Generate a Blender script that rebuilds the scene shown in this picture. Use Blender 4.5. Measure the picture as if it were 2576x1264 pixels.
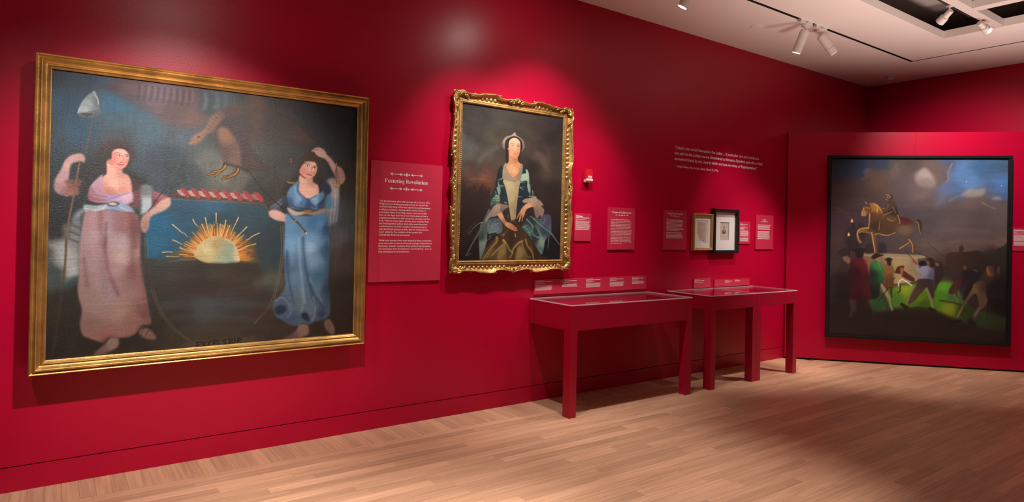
import bpy, bmesh, math, random
import numpy as np
from mathutils import Vector, Matrix

for _o in list(bpy.data.objects):
    bpy.data.objects.remove(_o, do_unlink=True)
scene = bpy.context.scene
COL = scene.collection
random.seed(7)
PI = math.pi

# ------------------------------------------------------------------ camera
cam_data = bpy.data.cameras.new('camera')
cam_data.sensor_width = 36.0
cam_data.lens = 36.0 * 1614.02 / 2576.0
cam_data.shift_y = -79.28 / 2576.0
cam_data.clip_start = 0.05
cam = bpy.data.objects.new('camera', cam_data)
COL.objects.link(cam)
_R = Vector((0.81250433, -0.58244777, 0.02431682))
_U = Vector((-0.02684016, 0.00429238, 0.99963052))
_F = Vector((0.58233694, 0.8128568, 0.01214542))
_m = Matrix((_R, _U, -_F)).transposed().to_4x4()
_m.translation = Vector((0.0, -4.54172, 1.55))
cam.matrix_world = _m
scene.camera = cam

# ------------------------------------------------------------------ world, exposure
world = bpy.data.worlds.new('world')
scene.world = world
world.use_nodes = True
world.node_tree.nodes['Background'].inputs[0].default_value = (0.02, 0.018, 0.018, 1)
world.node_tree.nodes['Background'].inputs[1].default_value = 1.0
vs = scene.view_settings
vs.view_transform = 'Standard'
vs.look = 'None'
vs.gamma = 1.0
vs.use_curve_mapping = False
vs.exposure = 0.0

# ------------------------------------------------------------------ gallery spotlights (track lamps of the room, then added ceiling fill)
def spot(loc, target, power, angle, blend=0.8, radius=0.04, col=(1.0, 0.92, 0.84)):
    l = bpy.data.lights.new('track_or_fill_beam', 'SPOT')
    l.energy = power
    l.spot_size = math.radians(angle)
    l.spot_blend = blend
    l.shadow_soft_size = radius
    l.color = col
    o = bpy.data.objects.new('track_or_fill_beam', l)
    COL.objects.link(o)
    o.location = loc
    d = Vector(target) - Vector(loc)
    o.rotation_euler = d.to_track_quat('-Z', 'Y').to_euler()
    return o

# lamps for the large painting, hung on the recess track
spot((0.84, -2.25, 3.45), (0.62, 0, 1.10), 500, 58, 1.0)
spot((-0.75, -2.25, 3.45), (0.8, 0, 1.0), 170, 58, 1.0)
spot((0.84, -2.25, 3.45), (0.5, 0, 2.4), 22, 76, 1.0)
# lamps for the portrait, in the wall slot
spot((3.28, -1.0, 3.45), (3.62, 0, 1.65), 150, 82, 0.95)
spot((3.28, -1.0, 3.45), (3.0, 0, 2.6), 12, 150, 1.0)
spot((2.55, -1.0, 3.45), (3.1, 0, 1.2), 165, 76, 1.0)
# the three lamps in view over the cases
spot((4.30, -0.93, 3.42), (4.0, -0.05, 0.9), 110, 60, 1.0)
spot((6.05, -0.90, 3.36), (6.6, 0.0, 0.4), 130, 62, 1.0)
spot((6.45, -1.10, 3.38), (8.0, -1.1, 0.0), 260, 56, 1.0)
# lamp from the recess edge for the framed prints
spot((7.25, -1.80, 3.60), (6.6, 0.0, 0.35), 340, 46, 1.0)
# lamps for the partition, on the recess track
spot((7.35, -2.25, 3.60), (8.85, -1.50, 2.2), 270, 80, 1.0)
# lamps over the open floor and the rest of the room
spot((0.6, -3.0, 3.6), (1.0, -2.1, 0.0), 1450, 50, 1.0)
spot((2.9, -3.0, 3.6), (3.0, -2.05, 0.0), 470, 50, 1.0)
# added upward fill spots outside the view, without fixtures, to brighten the ceiling
spot((4.6, -3.6, 0.3), (5.5, -3.3, 3.7), 510, 92, 0.8, 0.5, (1.0, 0.77, 0.67))
spot((7.3, -3.7, 0.3), (6.9, -3.2, 3.7), 360, 88, 0.8, 0.5, (1.0, 0.77, 0.67))


# ------------------------------------------------------------------ materials
def mat(name, color=(0.5, 0.5, 0.5), rough=0.5, metal=0.0, spec=0.5, bump=None, var=None, coat=0.0):
    """principled material; bump=(scale, strength, detail), var=(scale, amount)"""
    m = bpy.data.materials.new(name)
    m.use_nodes = True
    nt = m.node_tree
    b = nt.nodes['Principled BSDF']
    b.inputs['Base Color'].default_value = (*color, 1)
    b.inputs['Roughness'].default_value = rough
    b.inputs['Metallic'].default_value = metal
    b.inputs['Specular IOR Level'].default_value = spec
    b.inputs['Coat Weight'].default_value = coat
    geo = nt.nodes.new('ShaderNodeNewGeometry')
    if var:
        n = nt.nodes.new('ShaderNodeTexNoise')
        n.inputs['Scale'].default_value = var[0]
        n.inputs['Detail'].default_value = 4
        nt.links.new(geo.outputs['Position'], n.inputs['Vector'])
        mr = nt.nodes.new('ShaderNodeMapRange')
        mr.inputs[1].default_value = 0.3
        mr.inputs[2].default_value = 0.7
        mr.inputs[3].default_value = 1 - var[1]
        mr.inputs[4].default_value = 1 + var[1]
        nt.links.new(n.outputs['Fac'], mr.inputs[0])
        mx = nt.nodes.new('ShaderNodeVectorMath')
        mx.operation = 'SCALE'
        mx.inputs[0].default_value = color
        nt.links.new(mr.outputs[0], mx.inputs['Scale'])
        nt.links.new(mx.outputs[0], b.inputs['Base Color'])
    if bump:
        n = nt.nodes.new('ShaderNodeTexNoise')
        n.inputs['Scale'].default_value = bump[0]
        n.inputs['Detail'].default_value = bump[2] if len(bump) > 2 else 3
        nt.links.new(geo.outputs['Position'], n.inputs['Vector'])
        bp = nt.nodes.new('ShaderNodeBump')
        bp.inputs['Strength'].default_value = bump[1]
        bp.inputs['Distance'].default_value = 0.004
        nt.links.new(n.outputs['Fac'], bp.inputs['Height'])
        nt.links.new(bp.outputs[0], b.inputs['Normal'])
    return m

M = {}
M['wall'] = mat('satin_red_wall_paint', (0.44, 0.0003, 0.029), 0.33, spec=0.32, bump=(170, 0.10, 2), var=(0.9, 0.05))
M['plain_wall'] = mat('grey_gallery_wall', (0.34, 0.31, 0.29), 0.6, spec=0.3)
M['case'] = mat('satin_red_case_paint', (0.40, 0.0006, 0.027), 0.42, spec=0.45, bump=(260, 0.05, 2))
M['panel'] = mat('red_panel_print', (0.50, 0.022, 0.062), 0.5, spec=0.35, var=(3, 0.03))
M['ink'] = mat('white_print', (0.80, 0.74, 0.72), 0.6)
M['ceiling'] = mat('matte_ceiling_paint', (0.78, 0.74, 0.71), 0.85, spec=0.2, bump=(90, 0.05, 2))
M['plenum'] = mat('dark_plenum_paint', (0.42, 0.38, 0.36), 0.9, spec=0.1)
M['screed'] = mat('dark_wood_joint', (0.16, 0.085, 0.045), 0.8)
M['black_gap'] = mat('dark_slot', (0.012, 0.010, 0.010), 0.8)
M['white_metal'] = mat('white_enamel', (0.66, 0.62, 0.60), 0.45)
M['gold'] = mat('gilt_wood', (0.56, 0.34, 0.115), 0.36, metal=0.85, bump=(60, 0.25, 4), var=(9, 0.25))
M['gold_old'] = mat('worn_gilt_carving', (0.52, 0.33, 0.125), 0.40, metal=0.8, bump=(120, 0.5, 4), var=(14, 0.30))
M['gold_pale'] = mat('pale_gilt_moulding', (0.62, 0.40, 0.16), 0.4, metal=0.6, var=(12, 0.15))
M['black_frame'] = mat('black_lacquer_frame', (0.012, 0.011, 0.013), 0.35, spec=0.35)
M['mount'] = mat('white_mount_board', (0.88, 0.85, 0.83), 0.8)
M['ink_grey'] = mat('grey_print_ink', (0.34, 0.27, 0.23), 0.8)
M['paper'] = mat('aged_paper', (0.66, 0.53, 0.44), 0.85, var=(30, 0.10))
M['engraving'] = mat('engraving_paper', (0.60, 0.50, 0.43), 0.85, var=(40, 0.06))
M['ink_brown'] = mat('faded_brown_ink', (0.36, 0.25, 0.18), 0.8)
M['ink_dark'] = mat('dark_print_ink', (0.04, 0.03, 0.03), 0.8)
M['acrylic_edge'] = mat('acrylic_edge', (0.86, 0.66, 0.76), 0.25)
M['alarm_red'] = mat('alarm_red_plastic', (0.55, 0.012, 0.03), 0.3, coat=0.3)
M['alarm_white'] = mat('alarm_white_plastic', (0.62, 0.48, 0.48), 0.35)
M['lamp_inner'] = mat('lamp_baffle', (0.3, 0.28, 0.27), 0.5)

def glass_mat():
    m = bpy.data.materials.new('glazing')
    m.use_nodes = True
    nt = m.node_tree
    nt.nodes.clear()
    out = nt.nodes.new('ShaderNodeOutputMaterial')
    mix = nt.nodes.new('ShaderNodeMixShader')
    tr = nt.nodes.new('ShaderNodeBsdfTransparent')
    tr.inputs[0].default_value = (0.97, 0.97, 0.97, 1)
    gl = nt.nodes.new('ShaderNodeBsdfGlossy')
    gl.inputs['Roughness'].default_value = 0.015
    # Schlick reflectance, the same from either face of the pane
    geo = nt.nodes.new('ShaderNodeNewGeometry')
    dt = nt.nodes.new('ShaderNodeVectorMath'); dt.operation = 'DOT_PRODUCT'
    nt.links.new(geo.outputs['Incoming'], dt.inputs[0]); nt.links.new(geo.outputs['Normal'], dt.inputs[1])
    def mth(op, a, b=None):
        n = nt.nodes.new('ShaderNodeMath'); n.operation = op
        for i, v in enumerate((a, b)):
            if v is None:
                continue
            if isinstance(v, (int, float)):
                n.inputs[i].default_value = v
            else:
                nt.links.new(v, n.inputs[i])
        return n.outputs[0]
    c = mth('ABSOLUTE', dt.outputs['Value'])
    p5 = mth('POWER', mth('SUBTRACT', 1.0, c), 5.0)
    nt.links.new(mth('MULTIPLY_ADD', p5, 0.97), mix.inputs[0])
    mix.inputs[0].links[0].from_node.inputs[2].default_value = 0.03
    nt.links.new(tr.outputs[0], mix.inputs[1])
    nt.links.new(gl.outputs[0], mix.inputs[2])
    nt.links.new(mix.outputs[0], out.inputs[0])
    return m
M['glass'] = glass_mat()

def lens_mat(strength):
    m = bpy.data.materials.new('lit_lamp_lens')
    m.use_nodes = True
    b = m.node_tree.nodes['Principled BSDF']
    b.inputs['Base Color'].default_value = (0.9, 0.9, 0.9, 1)
    b.inputs['Emission Color'].default_value = (1.0, 0.95, 0.88, 1)
    b.inputs['Emission Strength'].default_value = strength
    return m
M['lens'] = lens_mat(9.0)
M['lens_dim'] = lens_mat(2.2)

def wood_mat(name='oak_strip_floor', grain=(2.2, 55, 10), lo=0.83, hi=1.19):
    m = bpy.data.materials.new(name)
    m.use_nodes = True
    nt = m.node_tree
    b = nt.nodes['Principled BSDF']
    geo = nt.nodes.new('ShaderNodeNewGeometry')
    inf = nt.nodes.new('ShaderNodeObjectInfo')
    off = nt.nodes.new('ShaderNodeVectorMath'); off.operation = 'SCALE'
    cb = nt.nodes.new('ShaderNodeCombineXYZ')
    nt.links.new(inf.outputs['Random'], cb.inputs[0]); nt.links.new(inf.outputs['Random'], cb.inputs[1])
    off.inputs['Scale'].default_value = 37.0
    nt.links.new(cb.outputs[0], off.inputs[0])
    add = nt.nodes.new('ShaderNodeVectorMath'); add.operation = 'ADD'
    nt.links.new(geo.outputs['Position'], add.inputs[0]); nt.links.new(off.outputs[0], add.inputs[1])
    mp = nt.nodes.new('ShaderNodeMapping')
    mp.inputs['Scale'].default_value = grain
    nt.links.new(add.outputs[0], mp.inputs['Vector'])
    n = nt.nodes.new('ShaderNodeTexNoise')
    n.inputs['Scale'].default_value = 1.0; n.inputs['Detail'].default_value = 6; n.inputs['Distortion'].default_value = 0.4
    nt.links.new(mp.outputs[0], n.inputs['Vector'])
    ramp = nt.nodes.new('ShaderNodeValToRGB')
    ramp.color_ramp.elements[0].position = 0.30; ramp.color_ramp.elements[0].color = (0.45, 0.245, 0.142, 1)
    ramp.color_ramp.elements[1].position = 0.72; ramp.color_ramp.elements[1].color = (0.62, 0.37, 0.245, 1)
    nt.links.new(n.outputs['Fac'], ramp.inputs[0])
    # board to board variation
    mr = nt.nodes.new('ShaderNodeMapRange')
    mr.inputs[3].default_value = lo; mr.inputs[4].default_value = hi
    nt.links.new(inf.outputs['Random'], mr.inputs[0])
    sc = nt.nodes.new('ShaderNodeVectorMath'); sc.operation = 'SCALE'
    nt.links.new(ramp.outputs[0], sc.inputs[0]); nt.links.new(mr.outputs[0], sc.inputs['Scale'])
    nt.links.new(sc.outputs[0], b.inputs['Base Color'])
    n2 = nt.nodes.new('ShaderNodeTexNoise'); n2.inputs['Scale'].default_value = 3.0; n2.inputs['Detail'].default_value = 3
    nt.links.new(geo.outputs['Position'], n2.inputs['Vector'])
    rr = nt.nodes.new('ShaderNodeMapRange'); rr.inputs[3].default_value = 0.30; rr.inputs[4].default_value = 0.48
    nt.links.new(n2.outputs['Fac'], rr.inputs[0]); nt.links.new(rr.outputs[0], b.inputs['Roughness'])
    b.inputs['Specular IOR Level'].default_value = 0.35
    bp = nt.nodes.new('ShaderNodeBump'); bp.inputs['Strength'].default_value = 0.08; bp.inputs['Distance'].default_value = 0.002
    nt.links.new(n.outputs['Fac'], bp.inputs['Height']); nt.links.new(bp.outputs[0], b.inputs['Normal'])
    return m
M['wood'] = wood_mat()
M['wood_border'] = wood_mat('oak_border_strip', (55, 2.2, 10), 0.88, 1.14)

def canvas_mat(name, rough, weave, spec=0.4):
    """oil paint on canvas: colours stored per point, woven relief"""
    m = bpy.data.materials.new(name)
    m.use_nodes = True
    nt = m.node_tree
    b = nt.nodes['Principled BSDF']
    a = nt.nodes.new('ShaderNodeVertexColor'); a.layer_name = 'paint'
    nt.links.new(a.outputs[0], b.inputs['Base Color'])
    b.inputs['Specular IOR Level'].default_value = spec
    b.inputs['Roughness'].default_value = rough
    tc = nt.nodes.new('ShaderNodeTexCoord')
    w1 = nt.nodes.new('ShaderNodeTexWave'); w1.bands_direction = 'X'; w1.inputs['Scale'].default_value = weave
    w2 = nt.nodes.new('ShaderNodeTexWave'); w2.bands_direction = 'Z'; w2.inputs['Scale'].default_value = weave
    for w in (w1, w2):
        w.inputs['Distortion'].default_value = 1.0
        nt.links.new(tc.outputs['Object'], w.inputs['Vector'])
    nz = nt.nodes.new('ShaderNodeTexNoise'); nz.inputs['Scale'].default_value = 110; nz.inputs['Detail'].default_value = 5
    nt.links.new(tc.outputs['Object'], nz.inputs['Vector'])
    s1 = nt.nodes.new('ShaderNodeMath'); s1.operation = 'ADD'
    nt.links.new(w1.outputs['Fac'], s1.inputs[0]); nt.links.new(w2.outputs['Fac'], s1.inputs[1])
    s2 = nt.nodes.new('ShaderNodeMath'); s2.operation = 'MULTIPLY_ADD'; s2.inputs[1].default_value = 9.0
    nt.links.new(nz.outputs['Fac'], s2.inputs[0]); nt.links.new(s1.outputs[0], s2.inputs[2])
    bp = nt.nodes.new('ShaderNodeBump'); bp.inputs['Strength'].default_value = 0.30; bp.inputs['Distance'].default_value = 0.0012
    nt.links.new(s2.outputs[0], bp.inputs['Height']); nt.links.new(bp.outputs[0], b.inputs['Normal'])
    return m
M['canvas_rough'] = canvas_mat('old_oil_on_coarse_canvas', 0.38, 120, 0.30)
M['canvas_fine'] = canvas_mat('oil_on_fine_canvas', 0.5, 220, 0.35)

# ------------------------------------------------------------------ mesh helpers
def obj(name, bm_or_mesh, material=None, parent=None, smooth=False):
    if isinstance(bm_or_mesh, bmesh.types.BMesh):
        me = bpy.data.meshes.new(name)
        bm_or_mesh.normal_update()
        bm_or_mesh.to_mesh(me)
        bm_or_mesh.free()
    else:
        me = bm_or_mesh
    if smooth:
        me.polygons.foreach_set('use_smooth', [True] * len(me.polygons))
    if material is not None and not me.materials:
        me.materials.append(M[material] if isinstance(material, str) else material)
    o = bpy.data.objects.new(name, me)
    COL.objects.link(o)
    if parent is not None:
        o.parent = parent
    return o

def thing(name, label, category, loc=(0, 0, 0), rotz=0.0, group=None):
    o = bpy.data.objects.new(name, None)
    COL.objects.link(o)
    o.location = loc
    o.rotation_euler = (0, 0, rotz)
    o.empty_display_size = 0.05
    tag(o, label, category, group)
    return o

def tag(o, label, category, group=None):
    o['label'] = label
    o['category'] = category
    if group:
        o['group'] = group
    return o

def struct(name, bm, material, parent=None):
    o = obj(name, bm, material, parent)
    if parent is None:
        o['kind'] = 'structure'
    return o

def box(bm, x0, x1, y0, y1, z0, z1):
    x0, x1 = min(x0, x1), max(x0, x1)
    y0, y1 = min(y0, y1), max(y0, y1)
    z0, z1 = min(z0, z1), max(z0, z1)
    v = [bm.verts.new(p) for p in ((x0, y0, z0), (x1, y0, z0), (x1, y1, z0), (x0, y1, z0),
                                   (x0, y0, z1), (x1, y0, z1), (x1, y1, z1), (x0, y1, z1))]
    for f in ((0, 3, 2, 1), (4, 5, 6, 7), (0, 1, 5, 4), (1, 2, 6, 5), (2, 3, 7, 6), (3, 0, 4, 7)):
        bm.faces.new([v[i] for i in f])
    return bm

def nbox(*a, bevel=0.0):
    bm = bmesh.new()
    box(bm, *a)
    if bevel:
        bmesh.ops.bevel(bm, geom=list(bm.edges), offset=bevel, segments=2, affect='EDGES', profile=0.7)
    return bm

def ring_tube(bm, pts, radii, seg=8, closed=False, cap=True):
    """tube along a list of points"""
    pts = [Vector(p) for p in pts]
    n = len(pts)
    if not hasattr(radii, '__len__'):
        radii = [radii] * n
    rings = []
    prev = None
    for i, p in enumerate(pts):
        a = pts[i - 1] if (i > 0 or closed) else p
        b = pts[(i + 1) % n] if (i < n - 1 or closed) else p
        t = (b - a).normalized()
        if prev is None:
            ref = Vector((0, 1, 0)) if abs(t.y) < 0.9 else Vector((1, 0, 0))
            nrm = t.cross(ref).normalized()
        else:
            nrm = (prev - t * prev.dot(t)).normalized()
        prev = nrm
        bi = t.cross(nrm)
        rings.append([bm.verts.new(p + (nrm * math.cos(k * 2 * PI / seg) + bi * math.sin(k * 2 * PI / seg)) * radii[i]) for k in range(seg)])
    m = n if closed else n - 1
    for i in range(m):
        A, B = rings[i], rings[(i + 1) % n]
        for k in range(seg):
            bm.faces.new((A[k], A[(k + 1) % seg], B[(k + 1) % seg], B[k]))
    if cap and not closed:
        bm.faces.new(list(reversed(rings[0])))
        bm.faces.new(rings[-1])
    return bm

def blob(bm, c, r, u=8, v=6, rot=None):
    """ellipsoid at c with radii r"""
    mt = Matrix.Translation(Vector(c))
    if rot is not None:
        mt = mt @ rot.to_4x4()
    mt = mt @ Matrix.Diagonal((r[0], r[1], r[2], 1))
    bmesh.ops.create_uvsphere(bm, u_segments=u, v_segments=v, radius=1.0, matrix=mt)
    return bm

def cyl(bm, p0, p1, r0, r1=None, seg=24, cap=True):
    return ring_tube(bm, [p0, p1], [r0, r0 if r1 is None else r1], seg=seg, cap=cap)

def spline(pts, n=8, closed=False):
    """Catmull-Rom through points"""
    P = [Vector(p) for p in pts]
    out = []
    m = len(P)
    rng = range(m) if closed else range(m - 1)
    for i in rng:
        p0 = P[(i - 1) % m] if closed or i > 0 else P[i]
        p1 = P[i]
        p2 = P[(i + 1) % m]
        p3 = P[(i + 2) % m] if closed or i + 2 < m else p2
        for k in range(n):
            t = k / n
            out.append(0.5 * ((2 * p1) + (-p0 + p2) * t + (2 * p0 - 5 * p1 + 4 * p2 - p3) * t * t + (-p0 + 3 * p1 - 3 * p2 + p3) * t ** 3))
    if not closed:
        out.append(P[-1])
    return out

def rail_frame(parent, x0, x1, z0, z1, prof, material, back=0.0, name='frame_rail', smooth=False):
    """four mitred rails; prof = list of (inset from outer edge, height off the back); local wall plane y=0, front is -y"""
    cs = [((x0, z0), (x1, z0), (1, 1), (-1, 1)), ((x1, z0), (x1, z1), (-1, 1), (-1, -1)),
          ((x1, z1), (x0, z1), (-1, -1), (1, -1)), ((x0, z1), (x0, z0), (1, -1), (1, 1))]
    out = []
    for a, b, da, db in cs:
        bm = bmesh.new()
        A = [bm.verts.new((a[0] + da[0] * i, -back - h, a[1] + da[1] * i)) for i, h in prof]
        B = [bm.verts.new((b[0] + db[0] * i, -back - h, b[1] + db[1] * i)) for i, h in prof]
        for k in range(len(prof) - 1):
            bm.faces.new((A[k], B[k], B[k + 1], A[k + 1]))
        bm.faces.new((A[-1], B[-1], B[0], A[0]))
        bm.faces.new(A)
        bm.faces.new(list(reversed(B)))
        bmesh.ops.recalc_face_normals(bm, faces=bm.faces)
        out.append(obj(name, bm, material, parent))
    return out

# ------------------------------------------------------------------ lettering
_text_jobs = []
def text_job(name, lines, material, parent, y):
    """lines: (string, x_left, z_baseline, cap_height, width or None, weight) on the plane y, one joined lettering mesh"""
    _text_jobs.append((name, lines, material, parent, y))

def flush_text():
    made = []
    cache = {}
    for job in _text_jobs:
        for ln in job[1]:
            key = (ln[0], ln[5])
            if key in cache:
                continue
            c = bpy.data.curves.new('lettering', 'FONT')
            c.body = ln[0]
            c.resolution_u = 2
            c.offset = ln[5]
            o = bpy.data.objects.new('lettering', c)
            COL.objects.link(o)
            cache[key] = o
            made.append(o)
    bpy.context.view_layer.update()
    dg = bpy.context.evaluated_depsgraph_get()
    arr = {}
    for key, o in cache.items():
        me = bpy.data.meshes.new_from_object(o.evaluated_get(dg))
        co = np.empty(len(me.vertices) * 3)
        me.vertices.foreach_get('co', co)
        arr[key] = (co.reshape(-1, 3), [tuple(p.vertices) for p in me.polygons])
        bpy.data.meshes.remove(me)
    for o in made:
        c = o.data
        bpy.data.objects.remove(o, do_unlink=True)
        bpy.data.curves.remove(c)
    for name, lines, material, parent, y in _text_jobs:
        V, Fc, n = [], [], 0
        for s, x, z, cap, width, wt in lines:
            co, fs = arr[(s, wt)]
            if not len(co):
                continue
            k = cap / 0.70
            mn, mx = co[:, 0].min(), co[:, 0].max()
            kx = width / (mx - mn) if width else k
            V.append(np.stack([x + (co[:, 0] - mn) * kx, np.full(len(co), y), z + co[:, 1] * k], 1))
            Fc += [tuple(i + n for i in f) for f in fs]
            n += len(co)
        me = bpy.data.meshes.new(name)
        me.from_pydata(np.concatenate(V).tolist(), [], Fc)
        obj(name, me, material, parent)

def word_bars(bm, x, z, h, width, y, rnd):
    """a line of print too small to read: word-length strokes"""
    end = x + width
    while x < end - h * 0.8:
        w = min(rnd.uniform(1.6, 6.0) * h, end - x)
        v = [bm.verts.new(p) for p in ((x, y, z), (x + w, y, z), (x + w, y, z + h), (x, y, z + h))]
        bm.faces.new(v)
        x += w + h * 0.55

def ornament(bm, xc, zc, w, y, t):
    """printed scroll rule: two arrowed bars and a flower between"""
    def q(pts):
        bm.faces.new([bm.verts.new((px, y, pz)) for px, pz in pts])
    for s in (-1, 1):
        a, b = xc + s * w * 0.14, xc + s * w * 0.46
        q([(min(a, b), zc - t), (max(a, b), zc - t), (max(a, b), zc + t), (min(a, b), zc + t)])
        for e, d in ((a, -s), (b, s)):
            k = w * 0.05
            for up in (-1, 1):
                pts = [(e + d * k * 0.6, zc), (e - d * k * 1.3, zc + up * k * 0.85), (e - d * k * 0.7, zc + up * k * 0.15)]
                if (d > 0) != (up > 0):
                    pts.reverse()
                q(pts)
    for dx, dz, r in ((0, 0, 0.034), (-0.07, 0, 0.022), (0.07, 0, 0.022), (0, 0.034, 0.018), (0, -0.034, 0.018)):
        q([(xc + dx * w + r * w * math.cos(i * PI / 4), zc + dz * w + r * w * math.sin(i * PI / 4)) for i in range(8)])

# ------------------------------------------------------------------ the room
HC = 3.697
XL, XB, YF = -4.5, 9.515, -8.2
bm = bmesh.new(); box(bm, XL, XB, 0, 0.15, 0.142, HC + 1.0); struct('wall_left', bm, 'wall')
bm = bmesh.new(); box(bm, XB, XB + 0.15, YF, 0.15, 0, HC + 1.0); struct('wall_back', bm, 'wall')
bm = bmesh.new(); box(bm, XL, XB + 0.15, YF - 0.15, YF, 0, HC + 1.0); struct('wall_front', bm, 'plain_wall')
bm = bmesh.new(); box(bm, XL - 0.15, XL, YF - 0.15, 0.15, 0, HC + 1.0); struct('wall_right', bm, 'plain_wall')
# flush base board under the wall, parted from it by a fine shadow gap
bm = bmesh.new(); box(bm, XL, XB, 0.0, 0.15, 0.0, 0.1365); struct('baseboard_left', bm, 'wall')
bm = bmesh.new(); box(bm, XL, XB, 0.012, 0.15, 0.1365, 0.142); struct('trim_1', bm, 'black_gap')

# floor: screed, then boards as parts
bm = bmesh.new(); box(bm, XL, XB, YF, 0.1, -0.12, -0.016)
floor = struct('floor', bm, 'screed')
PW = 0.0785
unit = bmesh.new(); box(unit, 0, 1, -PW + 0.0007, 0, -0.015, 0)
unit_me = bpy.data.meshes.new('plank'); unit.to_mesh(unit_me); unit.free(); unit_me.materials.append(M['wood'])
unit2 = bmesh.new(); box(unit2, 0, PW - 0.0007, -0.302, 0, -0.015, 0)
unit2_me = bpy.data.meshes.new('border_plank'); unit2.to_mesh(unit2_me); unit2.free(); unit2_me.materials.append(M['wood_border'])
def plank(me, name, loc, sx=1.0):
    o = bpy.data.objects.new(name, me); COL.objects.link(o); o.parent = floor
    o.location = loc; o.scale = (sx, 1, 1)
    return o
rf = random.Random(3)
x = -0.62
while x < 7.6:
    plank(unit2_me, 'border_plank', (x, 0.0, rf.uniform(-0.0006, 0.0)))
    x += PW
# what the picture can show of the boarded field
def in_view(xa, xb, y):
    # left limit of the frame on the floor and the angled partition on the far side
    left = -0.35 + (-y - 0.13) * 1.58 - 0.35
    right = min(7.48 + (-y) * 0.935, 9.5) + 0.2
    return xb > left and xa < right and y > -3.4
far = bmesh.new()
y = -0.303
row = 0
while y > YF:
    x = XL + rf.uniform(-0.9, 0.0)
    while x < XB:
        L = rf.choice((0.45, 0.6, 0.75, 0.9, 1.05, 1.2, 1.5, 1.8)) * rf.uniform(0.92, 1.08)
        a, b = max(x, XL), min(x + L, XB)
        if b > a + 0.01:
            if in_view(a, b, y):
                plank(unit_me, 'plank', (a, y, rf.uniform(-0.0006, 0.0)), b - a - 0.0007)
            else:
                box(far, a, b - 0.0007, y - PW + 0.0007, y, -0.015, 0)
        x += L
    y -= PW
x = XL
while x < XB:
    if not (-0.62 - PW < x < 7.6):
        box(far, x, x + PW - 0.0007, -0.302, 0, -0.015, 0)
    x += PW
o = obj('planks_beyond', far, 'wood', floor); o['kind'] = 'stuff'

# ceiling with a narrow track slot and an open recess
SY0, SY1 = -0.986, -1.022          # slot along the left wall
SX0, SX1 = 8.472, 8.500            # slot along the back wall
RX1, RY1 = 7.74, -1.626            # corner of the recess
ct = 0.08
bm = bmesh.new()
box(bm, XL, XB, SY0, 0.0, HC, HC + ct)
box(bm, SX1, XB, YF, SY0, HC, HC + ct)
box(bm, XL, SX0, RY1, SY1, HC, HC + ct)
box(bm, RX1, SX0, YF, RY1, HC, HC + ct)
box(bm, XL, RX1, YF, -6.6, HC, HC + ct)
box(bm, XL, -2.0, -6.6, RY1, HC, HC + ct)
ceiling = struct('ceiling', bm, 'ceiling')
bm = bmesh.new()
box(bm, XL, SX1, SY1 - 0.02, SY0 + 0.02, HC + 0.045, HC + 0.09)
box(bm, SX0 - 0.02, SX1 + 0.02, YF, SY1, HC + 0.045, HC + 0.09)
for _a in ((XL, SX1, SY0 - 0.002, SY0 + 0.0), (XL, SX0, SY1, SY1 + 0.002)):
    box(bm, _a[0], _a[1], _a[2], _a[3], HC + 0.0005, HC + 0.05)
for _a in ((SX0, SX0 + 0.002, YF, SY1), (SX1 - 0.002, SX1, YF, SY0)):
    box(bm, _a[0], _a[1], _a[2], _a[3], HC + 0.0005, HC + 0.05)
struct('trim_2', bm, 'black_gap')
bm = bmesh.new(); box(bm, XL, XB, YF, 0, HC + 0.40, HC + 0.48); struct('ceiling_upper', bm, 'plenum')
# lighting grid hung in the recess
for i, a in enumerate(((-2.0, RX1 - 0.005, -2.165, -2.075, HC + 0.005, HC + 0.075), (6.93, 7.05, -6.5, -2.166, HC + 0.005, HC + 0.075),
                       (4.4, 4.5, -6.5, -2.166, HC + 0.005, HC + 0.075), (-2.0, RX1 - 0.005, -4.2, -4.1, HC + 0.08, HC + 0.15))):
    struct('trim_%d' % (3 + i), nbox(*a), 'white_metal')
struct('trim_7', nbox(-2.0, 7.2, -2.074, -2.052, HC + 0.004, HC + 0.03), 'black_gap')

# angled partition standing in front of the corner
PA = Vector((7.5411, -0.1204, 0.0)); PU = Vector((0.683057, -0.730365, 0)); PN = Vector((-0.730365, -0.683057, 0))
prot = math.atan2(PU.y, PU.x)
wp = bpy.data.objects.new('wall_partition', None); COL.objects.link(wp)
wp.location = PA; wp.rotation_euler = (0, 0, prot); wp['kind'] = 'structure'
PH = 2.817
obj('wall_panel', nbox(-0.125, 1.312, 0.0, 0.045, 0.022, PH, bevel=0.0015), 'wall', wp)
obj('wall_panel', nbox(1.3135, 4.0, 0.0015, 0.045, 0.022, PH, bevel=0.0015), 'wall', wp)
obj('plinth', nbox(-0.09, 3.98, 0.012, 0.04, 0.0, 0.022), 'black_gap', wp)

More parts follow.
